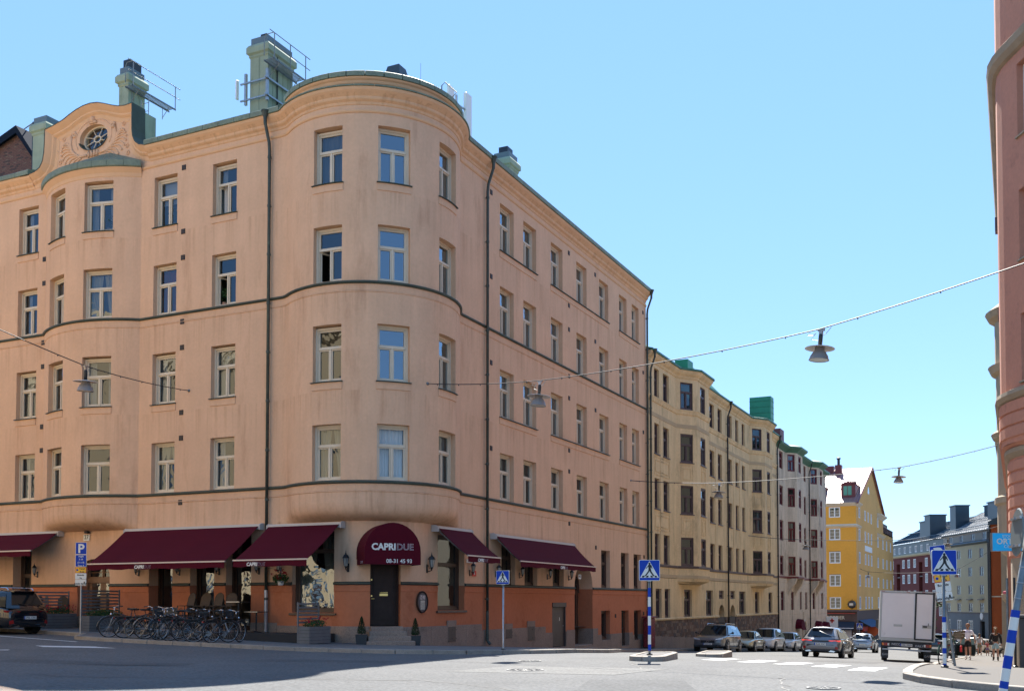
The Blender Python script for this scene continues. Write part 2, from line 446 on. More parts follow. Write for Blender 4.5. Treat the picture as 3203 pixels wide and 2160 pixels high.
def strip(path, s0, s1, prof, mat_, name, parent, smooth=False):
    """sweep a profile [(out, z)] along the path"""
    mb = MB(); mb.smooth = smooth
    mb.sweep([((P.x, P.y, 0), (n.x, n.y, 0), (0, 0, 1)) for P, n, d in path.frames(s0, s1)], prof)
    for P, n, d in (path.frames(s0, s1)[0], path.frames(s0, s1)[-1]):
        if len(prof) > 3: mb.poly([(P.x+n.x*a, P.y+n.y*a, b) for a, b in prof])
    return mb.build(name, mat_, parent)

# ---------------------------------------------------------------- windows (origin: bottom centre of the pane plane; -Y is outside)
WIN = {}
def window_meshes(key, wd, ht, fm, style='T', fw=.075, glass=None, transom=.64):
    """style T: transom light over two casements; C: casements only with bars; S: single sheet"""
    if key in WIN: return WIN[key]
    glass = glass or GLASS
    fr = MB(); d0, d1 = -.10, .05
    h = wd/2
    fr.box(-h, -h+fw, d0, d1, 0, ht); fr.box(h-fw, h, d0, d1, 0, ht)
    fr.box(-h+fw, h-fw, d0, d1, 0, fw); fr.box(-h+fw, h-fw, d0, d1, ht-fw, ht)
    # stepped inner moulding
    a = -h+fw; b = h-fw
    fr.box(a, a+.03, -.06, .04, fw, ht-fw); fr.box(b-.03, b, -.06, .04, fw, ht-fw)
    fr.box(a+.03, b-.03, -.06, .04, fw, fw+.03); fr.box(a+.03, b-.03, -.06, .04, ht-fw-.03, ht-fw)
    sash = []; panes = []
    def leaf(x0, x1, z0, z1, w=.05, bars=0):
        s = MB()
        s.box(x0, x0+w, -.045, .03, z0, z1); s.box(x1-w, x1, -.045, .03, z0, z1)
        s.box(x0+w, x1-w, -.045, .03, z0, z0+w); s.box(x0+w, x1-w, -.045, .03, z1-w, z1)
        for k in range(bars):
            zz = z0+(z1-z0)*(k+1)/(bars+1); s.box(x0+w, x1-w, -.035, .02, zz-.014, zz+.014)
        sash.append(s.mesh('sash', fm))
        p = MB(); p.quad((x0+w, -.005, z0+w), (x1-w, -.005, z0+w), (x1-w, -.005, z1-w), (x0+w, -.005, z1-w)); panes.append(p.mesh('pane', glass))
    a += .03; b -= .03; z0 = fw+.03; z1 = ht-fw-.03
    if style == 'T':
        tz = z0+(z1-z0)*transom
        fr.box(a, b, -.085, .04, tz-.035, tz+.035); fr.box(-.03, .03, -.075, .035, z0, tz-.035)
        leaf(a, b, tz+.035, z1, .04); leaf(a, -.03, z0, tz-.035); leaf(.03, b, z0, tz-.035)
    elif style == 'C':
        fr.box(-.03, .03, -.075, .035, z0, z1)
        leaf(a, -.03, z0, z1, .04, 2); leaf(.03, b, z0, z1, .04, 2)
    elif style == 'B':   # big shop window with a transom
        tz = z0+(z1-z0)*transom
        fr.box(a, b, -.085, .04, tz-.03, tz+.03)
        leaf(a, b, tz+.03, z1, .04); leaf(a, b, z0, tz-.03, .05)
    else:
        leaf(a, b, z0, z1)
    WIN[key] = (fr.mesh('window', fm), sash, panes)
    return WIN[key]
def curtain_mesh(key, wd, ht, kind):
    k = ('cur', key, kind)
    if k in WIN: return WIN[k]
    mb = MB(); h = wd/2-.06; y = .16
    rnd = random.Random(str(k))
    def drape(x0, x1, zb, zt, amp=.02, pull=0):
        n = max(4, int((x1-x0)/.05)); pts = []
        for i in range(n+1):
            f = i/n; x = x0+(x1-x0)*f
            pts.append((x, y+amp*math.sin(i*1.9)+amp*.5*rnd.random()))
        for i in range(n):
            (xa, ya), (xb, yb) = pts[i], pts[i+1]
            pa = (xa-x0)/(x1-x0); pb = (xb-x0)/(x1-x0)
            ba = x0+(xa-x0)*(1-pull) if pull > 0 else x1-(x1-xa)*(1+pull)
            bb = x0+(xb-x0)*(1-pull) if pull > 0 else x1-(x1-xb)*(1+pull)
            mb.quad((ba, ya, zb), (bb, yb, zb), (xb, yb, zt), (xa, ya, zt))
    if kind == 0: drape(-h, -h*.45, .05, ht-.1); drape(h*.45, h, .05, ht-.1)
    elif kind == 1: mb.box(-h, h, y, y+.01, ht*.5, ht-.08)
    elif kind == 2: drape(-h, h, .05, ht-.1, .03)
    elif kind in (3, 5): drape(-h, h, .05, ht-.1, .03)
    elif kind == 4: drape(-h, -h*.05, .05, ht-.12, .02, .45); drape(h*.05, h, .05, ht-.12, .02, -.45)
    WIN[k] = mb.mesh('curtain', CURT[kind]); return WIN[k]
def place_window(key, loc, rot, parent, wd, ht, fm, style='T', curtain=None, open_leaf=None, **kw):
    fr, sash, panes = window_meshes(key, wd, ht, fm, style, **kw)
    o = link('window', fr, parent, loc, rot)
    for i, s in enumerate(sash):
        c = link('sash', s, o); p = link('pane', panes[i], o)
        if open_leaf == i:
            for q in (c, p):   # opened inwards about its outer edge
                hx = -(wd/2-.1) if i == 1 else (wd/2-.1)
                a = R(62 if i == 1 else -62)
                q.matrix_local = Matrix.Translation((hx, 0, 0)) @ Matrix.Rotation(a, 4, 'Z') @ Matrix.Translation((-hx, 0, 0))
    if curtain is not None: link('curtain', curtain_mesh(key, wd, ht, curtain), o)
    return o
# ---------------------------------------------------------------- ground, sky is the world
rnd = random.Random(7)
def ground():
    xs = [-400,-200,-120,-80]+[-60+4*i for i in range(13)]+[-8+1.5*i for i in range(24)]+[30+4*i for i in range(8)]+[70,100,160,300,600]
    ys = [-200,-120,-80]+[-60+4*i for i in range(9)]+[-24+1.5*i for i in range(40)]+[38+4*i for i in range(24)]+[140,160,180,200,240,300,400,600,900,1500]
    mb = MB(); mb.smooth = True
    n = len(xs)
    mb.add([(x, y, gh(x, y)) for y in ys for x in xs])
    for j in range(len(ys)-1):
        for i in range(n-1): mb.face((j*n+i, j*n+i+1, (j+1)*n+i+1, (j+1)*n+i))
    setp(mb.build('road', ASPH), 'structure')
ground()

def ribbon(inner, outer, name, mat_, dz=.12, nsub=4, seg=1.5, kind='structure'):
    """surface between two polylines that have the same number of points, draped on the ground"""
    mb = MB()
    P = []
    for k in range(len(inner)-1):
        L = max(math.dist(inner[k], inner[k+1]), math.dist(outer[k], outer[k+1])); m = max(1, int(L/seg))
        for i in range(m+(1 if k == len(inner)-2 else 0)):
            f = i/m
            a = [inner[k][q]+(inner[k+1][q]-inner[k][q])*f for q in (0, 1)]; b = [outer[k][q]+(outer[k+1][q]-outer[k][q])*f for q in (0, 1)]
            P.append([(a[0]+(b[0]-a[0])*j/nsub, a[1]+(b[1]-a[1])*j/nsub) for j in range(nsub+1)])
    for r in P: mb.add([(x, y, gh(x, y)+dz) for x, y in r])
    n = nsub+1
    for i in range(len(P)-1):
        for j in range(nsub): mb.face((i*n+j, (i+1)*n+j, (i+1)*n+j+1, i*n+j+1))
    return setp(mb.build(name, mat_), kind)
def kerbs(line, parent, width=.16, h=.125, side=1, step=1.05, mat_=None):
    """granite kerb stones along a line, one mesh each"""
    p = Path(line); d = 0; mat_ = mat_ or KERB
    me = None
    rr = random.Random(3)
    while d < p.L-.1:
        L = min(step*(.85+.3*rr.random()), p.L-d)
        A, B = p.at(d)[0], p.at(d+L)[0]; M_ = (A+B)/2; t = (B-A).normalized()
        za, zb = gh(A.x, A.y), gh(B.x, B.y)
        if me is None:
            b = MB(); b.bevbox(-.5, .5, -width/2, width/2, -.2, h, .012); me = b.mesh('kerb_stone', mat_)
        o = link('kerb_stone', me, parent, (M_.x, M_.y, (za+zb)/2+rr.uniform(-.004, .006)), (0, -math.atan2(zb-za, L), math.atan2(t.y, t.x)), scale=(L-.012, 1, 1))
        d += L

# pavement round the main building
inn = [(-30,0),(-13,0),(-10.9,0),(-9.3,0),(-6,0),(-3.2,0),(-2.3,0),(-1.4,.2),(-.8,.6),(-.3,1.2),(0,2),(0,4),(0,6.5),(0,12),(0,18.6),(0,30),(0,60),(0,91.5)]
outr = [(-30,-3.1),(-13.1,-3.35),(-10.9,-3.5),(-9.3,-5.3),(-6,-5.15),(-3.2,-4.8),(-1.2,-4.5),(.2,-4.25),(2.6,-4.1),(4.6,-3.4),(5.9,-1.9),(6.7,-.4),(7.0,2.5),(5.4,8.5),(3.3,15.0),(1.95,25),(1.9,60),(1.9,91.5)]
pavL = ribbon(inn, outr, 'pavement', PAVED)
kerbs(outr, pavL)
# right-hand pavement with square slabs
inn2 = [(30,-18),(26,-14),(23.5,-10),(22.8,-7.5),(22.2,-5.5),(21.2,-3.5),(19.6,3),(19.15,10),(19.1,30),(19.1,60),(19.1,89)]
out2 = [(26.5,-15.6),(22.2,-12.9),(19.6,-11.5),(18.5,-10.5),(17.75,-9.35),(17.45,-8.3),(17.4,-4),(17.1,6),(16.6,16),(16.3,60),(16.3,89)]
pavR = ribbon(inn2, out2, 'pavement', mat('slab_joint_sand', (.10, .09, .08), .95), dz=.100)
kerbs(out2, pavR, width=.2, h=.13)
def slabs():
    # each slab is its own piece; only the nearest ones, the far ones are joined
    from bisect import bisect
    me = MB(); me.bevbox(-.232, .232, -.232, .232, -.03, .018, .008); me = me.mesh('paving_slab', PAVE)
    me2 = MB(); me2.bevbox(-.232, .232, -.232, .232, -.03, .018, .008); me2 = me2.mesh('paving_slab', mat('concrete_paving_warm', (.44, .35, .29), .9, noise=(1.2, .08), fine=(30, .12)))
    pin, pout = Path(inn2), Path(out2)
    def inside(x, y):
        # left of the kerb line?
        s = pout.near(x, y); P, t, n = pout.at(s)
        if (Vector((x, y))-P).dot(n) > -.30: 
            return False
        s = pin.near(x, y); P, t, n = pin.at(s)
        return (Vector((x, y))-P).dot(n) > .25
    cand = []
    y = -15.0
    while y < 30:
        x = 16.5+(.25 if int(round((y+15)/.5)) % 2 else 0)
        while x < 23.5:
            # only where the camera can see
            d = (Vector((x, y, 0))-CAM); dep = -d.x*math.sin(R(25.8))+d.y*math.cos(R(25.8)); lat = d.x*math.cos(R(25.8))+d.y*math.sin(R(25.8))
            if dep > 3 and lat/dep < .54 and inside(x, y): cand.append((dep, x, y))
            x += .5
        y += .5
    cand.sort(); rr = random.Random(5)
    far = MB()
    for i, (dep, x, y) in enumerate(cand):
        z = gh(x, y)+.105+rr.uniform(-.003, .004)
        e = .25; sx = (gh(x+e, y)-gh(x-e, y))/(2*e); sy = (gh(x, y+e)-gh(x, y-e))/(2*e)
        if i < 290: link('paving_slab', me2 if rr.random() < .3 else me, pavR, (x, y, z), (math.atan(sy), -math.atan(sx), 0))
        else: far.box(x-.235, x+.235, y-.235, y+.235, z-.03, z+.012)
    o = far.build('distant_paving_slabs', PAVE, pavR); o['kind'] = 'stuff'
slabs()
# road markings
def marking(pts, name='crossing_stripe', dz=.006):
    mb = MB(); n = 6
    (a, b, c, d) = pts
    rows = []
    for i in range(n+1):
        f = i/n
        p = (a[0]+(d[0]-a[0])*f, a[1]+(d[1]-a[1])*f); q = (b[0]+(c[0]-b[0])*f, b[1]+(c[1]-b[1])*f)
        rows.append((p, q)); mb.add([(p[0], p[1], gh(*p)+dz), (q[0], q[1], gh(*q)+dz)])
    for i in range(n): mb.face((2*i, 2*i+1, 2*i+3, 2*i+2))
    return mb.build(name, PAINT, ZEB)
ZEB = bpy.data.objects['road']
for x, y in ((11.75, -.6), (12.95, -1.4), (14.1, -2.3), (15.25, -3.3), (16.35, -5.0)):
    marking([(x-.3, y-1.35), (x+.3, y-1.35), (x+.3, y+1.35), (x-.3, y+1.35)])
marking([(-7.3,-8.6),(-6.6,-8.9),(-4.9,-7.7),(-5.9,-7.6)], 'give_way_mark')
marking([(-6.9,-11.3),(-6.75,-11.6),(-6.0,-10.6),(-6.15,-10.4)], 'give_way_mark')
marking([(-12.6,-5.7),(-12.6,-5.85),(-8.2,-6.3),(-8.2,-6.15)], 'edge_line')
# repairs in the road: patches of other asphalt and tar seams
PATCH = [mat('asphalt_patch_dark', (.095, .095, .095), .92, noise=(1, .12), fine=(16, .3), spec=.2), mat('asphalt_patch_pale', (.15, .148, .142), .92, noise=(1, .1), fine=(16, .3), spec=.2)]
TAR = mat('tar_seam', (.035, .035, .035), .7, noise=(3, .3))
def drape(pts, name, mt_, dz, n=8):
    mb = MB(); a, b, c, d = pts
    for i in range(n+1):
        f = i/n
        for j in range(3):
            g = j/2; x = (a[0]+(d[0]-a[0])*f)*(1-g)+(b[0]+(c[0]-b[0])*f)*g; y = (a[1]+(d[1]-a[1])*f)*(1-g)+(b[1]+(c[1]-b[1])*f)*g
            mb.add([(x, y, gh(x, y)+dz)])
    for i in range(n):
        for j in range(2): mb.face((3*i+j, 3*i+j+1, 3*i+j+4, 3*i+j+3))
    return mb.build(name, mt_, ZEB)
drape([(8.2, -10.8), (11.9, -10.2), (12.3, -7.6), (8.6, -8.1)], 'asphalt_patch', PATCH[1], .0035)
drape([(12.6, -14.2), (14.6, -13.4), (13.6, -10.9), (11.9, -11.6)], 'asphalt_patch', PATCH[0], .0035)
drape([(1.5, -9.4), (5.2, -8.7), (5.0, -7.7), (1.4, -8.3)], 'asphalt_patch', PATCH[0], .0035)
drape([(13.2, 5.0), (15.2, 5.4), (14.9, 12), (13.1, 11.5)], 'asphalt_patch', PATCH[0], .0035)
drape([(-3.0, -13.5), (1.5, -11.8), (1.2, -10.9), (-3.3, -12.4)], 'asphalt_patch', PATCH[0], .0035)
rs_ = random.Random(21)
for (x0, y0, x1, y1) in ((2, -15.5, 9, -13.2), (9, -13.2, 14.2, -15.6), (6.2, -7.4, 10.5, -5.2), (10.5, -5.2, 12.2, -8.8), (12.0, -2, 13.0, 9), (9.2, 6, 9.6, 26), (15.2, -9.5, 16.2, -13.5), (-6, -14, 2, -15.5)):
    p = [(x0+(x1-x0)*k/14+rs_.uniform(-.09, .09), y0+(y1-y0)*k/14+rs_.uniform(-.09, .09)) for k in range(15)]
    mb = MB(); L_ = math.hypot(x1-x0, y1-y0); nx, ny = -(y1-y0)/L_, (x1-x0)/L_
    for x, y in p: w_ = .012+.014*rs_.random(); mb.add([(x-nx*w_, y-ny*w_, gh(x, y)+.0055), (x+nx*w_, y+ny*w_, gh(x, y)+.0055)])
    for k in range(14): mb.face((2*k, 2*k+1, 2*k+3, 2*k+2))
    mb.build('tar_seam', TAR, ZEB)
# traffic islands
def island(cx, cy, L, W, label, rot=0):
    t = thing('traffic_island', label, 'traffic island', (cx, cy, gh(cx, cy)), rot)
    k = 14; pts = []
    for i in range(k+1): a = R(-90+180*i/k); pts.append((L/2-W/2+W/2*math.cos(a), W/2*math.sin(a)))
    for i in range(k+1): a = R(90+180*i/k); pts.append((-L/2+W/2+W/2*math.cos(a), W/2*math.sin(a)))
    p = Path(pts+[pts[0]]); n = 10
    mb = MB(); mb.poly([(x*.86, y*.75, .15) for x, y in pts]); mb.build('top', PAVED, t)
    for i in range(n):
        a, b = p.L*i/n+.006, p.L*(i+1)/n-.006
        m = MB(); ds = [a]+[d for d in p.s if a < d < b]+[b]
        for u, v in zip(ds, ds[1:]):
            A, B = p.at(u)[0], p.at(v)[0]
            f = lambda q, k_: (q.x*k_, q.y*(1-(1-k_)*1.8))
            for (z0, k0), (z1, k1) in (((-.2, 1), (.15, .985)), ((.15, .985), (.165, .95)), ((.165, .95), (.165, .84)), ((.165, .84), (.1, .84))):
                m.quad((*f(A, k0), z0), (*f(B, k0), z0), (*f(B, k1), z1), (*f(A, k1), z1))
        m.build('kerb_stone', KERB, t)
    return t
island(10.45, -3.1, 3.0, 1.0, 'low granite kerbed island in the road carrying the blue crossing sign', R(98))
island(10.25, 4.0, 2.8, .95, 'low granite kerbed island in the road without a sign, behind the signed one', R(96))
# manhole covers
for x, y, r in ((9.55, -9.6, .42), (8.05, -6.1, .3), (16.4, -11.7, .3)):
    t = thing('manhole_cover', {9.55: 'round ribbed iron manhole cover in the middle of the sunny road', 8.05: 'dark round cover in the road before the small crossing sign', 16.4: 'iron cover in the road at the bottom edge, nearest the right kerb'}[x], 'manhole cover', (x, y, gh(x, y)+.004))
    mb = MB(); mb.lathe([(0, .004), (r-.05, .004)], 28); mb.build('lid', mat('cast_iron', (.07, .07, .072), .6, fine=(30, .3)), t)
    mb = MB()
    mb.lathe([(r-.045, .003), (r-.04, .012), (r, .012), (r+.005, .0)], 28); mb.build('rim', mat('cast_iron_rim', (.10, .10, .10), .6), t)
    mb = MB()
    for k in range(12):
        a = 2*PI*k/12
        for q in (.35, .7): mb.box(r*q-.05, r*q+.05, -.012, .012, .004, .012, Matrix.Rotation(a, 4, 'Z'))
    mb.build('ribs', MATS['cast_iron_rim'], t)

# ---------------------------------------------------------------- the corner building
BLD = thing('apartment_building', 'salmon pink plastered corner building with round oriel and maroon restaurant awnings', 'building')
GP = Path([(-30, 0), (-2.3, 0)]+arc(-2.3, 2.3, 2.3, -90, 0, 22)[1:]+[(0, 27.6)])
gL = lambda x: x+30
gR = lambda y: GP.near(0, y)
ca = lambda deg: 27.7+(GP.near(0, 2.3)-27.7)*(deg+90)/90
C0 = (-2.65, 2.65); RO = 3.35
def oriel_pts(n=34):
    rf = .8; dx = math.sqrt((RO+rf)**2-(2.65+rf)**2)
    aL = math.degrees(math.atan2(-(rf+2.65), -dx))      # direction C -> left fillet centre
    left = [( -2.65-dx+rf*math.cos(R(a)), -rf+rf*math.sin(R(a))) for a in [90+(aL+180-90)*i/6 for i in range(7)]]
    aR = math.degrees(math.atan2(dx, rf+2.65))
    main = arc(*C0, RO, aL, aR, n)
    right = [(rf+rf*math.cos(R(a)), 2.65+dx+rf*math.sin(R(a))) for a in [aR+180+(180-(aR+180))*i/6 for i in range(7)]]
    return left+main[1:-1]+right
OP = oriel_pts()
bay = arc(-14.65, 3.6, 4.5, -126.87, -53.13, 20)
UP = Path([(-30, 0)]+bay+OP+[(0, 27.6)])
UF = Path([(-30, 0)]+OP+[(0, 27.6)])
uL = lambda x: UP.near(x, 0) if x > -12 or x < -17.5 else UP.near(x, -.6)
uR = lambda y: UP.near(0, y)
# openings of the upper storeys
rows = [(5.84, 7.82), (9.34, 11.36), (12.90, 14.90), (16.42, 18.45)]
cols = []
for a, b in ((-22.6, -21.4), (-19.02, -17.83)): cols.append((a+30, b+30, 'L'))
for ph in (-16.0, 14.5):
    for_s = [UP.near(-14.65+4.5*math.sin(R(ph+d)), 3.6-4.5*math.cos(R(ph+d))) for d in (-8.2, 8.2)]
    cols.append((for_s[0], for_s[1], 'bay'))
for a, b in ((-11.26, -10.06), (-8.26, -7.08)): cols.append((UP.near(a, 0), UP.near(b, 0), 'L'))
for a, b in ((-95.5, -75.5), (-53.6, -33.4), (-10.5, 11.2)):
    cols.append(tuple(UP.near(C0[0]+RO*math.cos(R(q)), C0[1]+RO*math.sin(R(q))) for q in (a, b))+('oriel',))
rw = [(8.31, 9.66), (10.64, 12.01), (13.67, 15.07), (16.82, 18.19), (19.95, 21.31), (23.0, 24.23), (25.09, 26.3)]
for a, b in rw: cols.append((uR(a), uR(b), 'R'))
ups = [(a, b, z0, z1) for a, b, k in cols for z0, z1 in rows]
wall(UP, 0, UP.L, 5.05, 19.0, ups, PINK, 'upper_wall', BLD, .30)
wall(UF, 0, UF.L, 19.0, 19.75, [], PINK, 'frieze_wall', BLD)
# oriel soffits
def soffit(outer, inner, name):
    prof = [(0, 5.05), (.015, 4.92), (.06, 4.80), (.14, 4.70), (.3, 4.61), (.6, 4.52), (1, 4.44)]
    mb = MB(); mb.smooth = True; n = len(outer)
    po, pi = Path(outer), Path(inner)
    for i in range(n):
        d = po.s[i]; a = po.at(d)[0]; b = pi.at(pi.L*d/po.L)[0]
        mb.add([(a.x+(b.x-a.x)*k, a.y+(b.y-a.y)*k, z) for k, z in prof])
    k = len(prof)
    for i in range(n-1):
        for q in range(k-1): mb.face((i*k+q, (i+1)*k+q, (i+1)*k+q+1, i*k+q+1))
    mb.build(name, PINK, BLD)
soffit([tuple(p) for p in bay], [(bay[0][0]+(bay[-1][0]-bay[0][0])*i/20, 0) for i in range(21)], 'bay_soffit')
gcut = [GP.at(GP.near(OP[0][0], 0)+(GP.near(0, OP[-1][1])-GP.near(OP[0][0], 0))*i/30)[0] for i in range(31)]
soffit(OP, [(p.x, p.y) for p in gcut], 'oriel_soffit')
# ground storey openings
gops = []
def go(a, b, z0, z1, dep=.35): gops.append((a, b, z0, z1, dep)); return gops[-1]
LW = [go(gL(-22.4), gL(-21.2), .9, 3.9), go(gL(-19.05), gL(-17.93), .9, 3.9, .5)]
LD = go(gL(-15.2), gL(-13.42), .36, 3.3, .55)
LR = [go(gL(-11.31), gL(-10.09), .5, 4.1, .6), go(gL(-9.19), gL(-8.0), .5, 4.1, .45), go(gL(-7.43), gL(-6.23), .5, 4.1, .45)]
LB = go(gL(-4.33), gL(-2.48), 1.18, 4.12, .3)
CD = go(ca(-60), ca(-32.5), .70, 3.0, .42)
RB = go(gR(3.09), gR(5.2), 1.25, 4.1, .35)
RWn = [go(gR(a), gR(b), 2.28, 4.05, .32) for a, b in ((8.47, 9.8), (10.75, 12.1), (13.84, 15.15))]
SD = go(gR(13.77), gR(15.40), -.56, 1.5, .10)
RD = go(gR(16.5), gR(18.9), -.62, 3.45, .85)
RW2 = [go(gR(a), gR(b), 2.28, 4.24, .32) for a, b in ((20.14, 21.45), (23.16, 24.42), (25.25, 26.53))]
CE = [go(gR(20.12), gR(21.42), -.44, 1.09, .32), go(gR(23.2), gR(24.38), -.86, 1.08, .32), go(gR(25.27), gR(26.55), -.6, 1.07, .32)]
stones = [(-30, gL(-12), .98), (gL(-12), gL(-5), .80), (gL(-5), ca(-60), .70), (ca(-60), gR(6.65), .67), (gR(6.65), gR(12.97), .43), (gR(12.97), gR(15.5), .14), (gR(15.5), gR(19.6), .20), (gR(19.6), gR(25), -.15), (gR(25), GP.L, -.3)]
for a, b, zt in stones:
    a = max(0, a)
    cut_ = sorted((max(a, o[0]), min(b, o[1])) for o in gops if o[2] <= zt and o[3] >= 2.2 and o[1] > a and o[0] < b)
    q_ = a
    for c_, d_ in cut_+[(b, b)]:
        if c_-q_ > .02: wall(GP, q_, c_, zt, 2.2, gops, ORANGE, 'dado_wall', BLD, .35)
        q_ = max(q_, d_)
    # granite slabs, each a piece, standing 20 mm proud
    n = max(1, round((b-a)/1.45))
    for i in range(n):
        c, d = a+(b-a)*i/n, a+(b-a)*(i+1)/n
        cuts = [c]+sorted([q for o in gops if o[2] < zt for q in o[:2] if c < q < d])+[d]
        for e, f in zip(cuts, cuts[1:]):
            m = (e+f)/2
            z_lo = -1.7
            ins = [o for o in gops if o[0] < m < o[1] and o[2] < zt]
            if ins:
                zz = ins[0][2]
                if f-e < .05: continue
                top = zz
            else: top = zt
            if f-e < .03: continue
            strip(GP, e+.004, f-.004, [(-.02, z_lo), (.03, z_lo), (.03, top-.01), (.02, top), (-.3 if ins else -.02, top)], GRANITE, 'granite_slab', BLD)
wall(GP, 0, GP.L, 2.2, 5.05, gops, PINK, 'ground_storey_wall', BLD, .35)
m = MB()
for o in gops:      # granite jambs of the low openings
    zt = [q for q in stones if q[0] <= (o[0]+o[1])/2 <= q[1]][0][2]
    if o[2] >= zt: continue
    A, B_ = GP.at(o[0])[0], GP.at(o[1])[0]; t = (B_-A).normalized(); n = Vector((t.y, -t.x))
    for P, sg in ((A, 1), (B_, -1)):
        a, b = P+n*.03+t*sg*.002, P-n*o[4]+t*sg*.002
        m.quad((a.x, a.y, o[2]-.1), (b.x, b.y, o[2]-.1), (b.x, b.y, zt), (a.x, a.y, zt))
    a, b, c, d = A+n*.03, B_+n*.03, B_-n*o[4], A-n*o[4]; m.quad((a.x, a.y, o[2]-.003), (b.x, b.y, o[2]-.003), (c.x, c.y, o[2]-.003), (d.x, d.y, o[2]-.003))
m.build('granite_jambs', GRANITE, BLD)
# band over the dado, broken by the openings
def runs(path, s0, s1, ops, zlo, zhi):
    cut = sorted([(o[0], o[1]) for o in ops if o[2] < zhi and o[3] > zlo and o[1] > s0 and o[0] < s1])
    c = s0; r = []
    for a, b in cut:
        if a > c: r.append((c, a))
        c = max(c, b)
    if c < s1: r.append((c, s1))
    return r
for a, b in runs(GP, 0, GP.L, gops, 2.2, 2.27):
    strip(GP, a, b, [(0, 2.17), (.05, 2.18), (.075, 2.2), (.075, 2.25), (0, 2.29)], DKGREEN, 'dado_ledge', BLD)
    strip(GP, a, b, [(0, 1.93), (.018, 1.94), (.018, 2.16), (0, 2.17)], ORANGE, 'dado_band', BLD)
# sill courses
for z in (5.78, 12.84):
    strip(UP, 0, UP.L, [(0, z-.07), (.07, z-.06), (.10, z-.03), (.10, z+.01), (0, z+.055)], DKGREEN, 'sill_course_sheet', BLD)
    strip(UP, 0, UP.L, [(0, z-.36), (.022, z-.345), (.022, z-.315), (0, z-.30)], PINK, 'string_moulding', BLD)
    strip(UP, 0, UP.L, [(0, z-.30), (.012, z-.30), (.012, z-.07), (0, z-.07)], PINK, 'course_fascia', BLD)
def sill(s0, s1, z):
    strip(UP, s0-.05, s1+.05, [(-.28, z+.03), (.09, z-.005), (.10, z-.03), (.02, z-.04)], DKGREEN, 'window_sill', BLD)
    strip(UP, s0-.03, s1+.03, [(0, z-.30), (.03, z-.29), (.03, z-.04), (0, z-.04)], PINK, 'sill_apron', BLD)
for ri in (1, 3):
    z = rows[ri][0]
    for a, b, k in cols:
        if k != 'R': sill(a, b, z)
    for q in ((0, 1), (2, 3, 4), (5, 6)): sill(uR(rw[q[0]][0]), uR(rw[q[-1]][1]), z)
# windows of the upper storeys
cr = random.Random(11)
plan = {('L', 0): [1, 4, 4, 0], ('L', 1): [4, 4, 0, 4]}
ci = 0
for a, b, k in cols:
    for ri, (z0, z1) in enumerate(rows):
        loc, rot, wd, ht = opening_frame(UP, (a, b, z0, z1), .30, 0)
        wq = round(wd/.06)*.06
        cur = cr.choice([None, 0, 0, 4, 2, 1, 0, 4])
        ol = None
        if k == 'oriel':
            cur = {0: [4, None, None, 2], 1: [5, None, None, None], 2: [0, None, 0, 0]}[ci % 3][ri]  # lowest centre window: white sheet in place of its white reflection
            if ci % 3 == 0 and ri == 2: ol = 1
        gl = (GLASSC if ri == 0 else GLASSB) if k == 'oriel' and ci % 3 == 1 else (GLASSR if (k == 'R' or (k == 'oriel' and ci % 3 == 2)) and ri > 0 else GLASS)
        if k == 'L' and abs(a-cols[4][0]) < .1: cur = [4, 0, 3, 1][ri]
        if k == 'L' and abs(a-cols[5][0]) < .1: cur = [0, 4, None, 0][ri]; ol = 1 if ri in (2, 3) else None
        place_window(('up', wq, round(ht, 1), gl.name), loc, rot, BLD, wd, ht, WHITEF, 'T', cur, ol, glass=gl)
    if k == 'oriel': ci += 1
# an inner wall so that rooms read as rooms
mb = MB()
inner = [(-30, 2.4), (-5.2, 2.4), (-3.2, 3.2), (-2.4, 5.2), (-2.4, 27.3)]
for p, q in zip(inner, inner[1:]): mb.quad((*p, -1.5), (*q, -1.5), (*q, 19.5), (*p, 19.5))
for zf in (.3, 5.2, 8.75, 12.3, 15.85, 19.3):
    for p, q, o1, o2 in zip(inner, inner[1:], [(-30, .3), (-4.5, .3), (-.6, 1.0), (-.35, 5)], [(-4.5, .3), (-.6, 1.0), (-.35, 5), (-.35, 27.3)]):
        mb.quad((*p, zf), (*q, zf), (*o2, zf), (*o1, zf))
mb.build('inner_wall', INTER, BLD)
# end walls and back walls close the house
mb = MB(); mb.quad((-30, 0, -2), (-30, 12, -2), (-30, 12, 19.7), (-30, 0, 19.7)); mb.quad((-30, 12, -2), (-12, 12, -2), (-12, 12, 19.7), (-30, 12, 19.7))
mb.quad((-12, 12, -2), (-12, 27.6, -2), (-12, 27.6, 19.7), (-12, 12, 19.7)); mb.quad((-12, 27.6, -2), (0, 27.6, -2), (0, 27.6, 19.7), (-12, 27.6, 19.7))
mb.build('courtyard_wall', PINK, BLD)

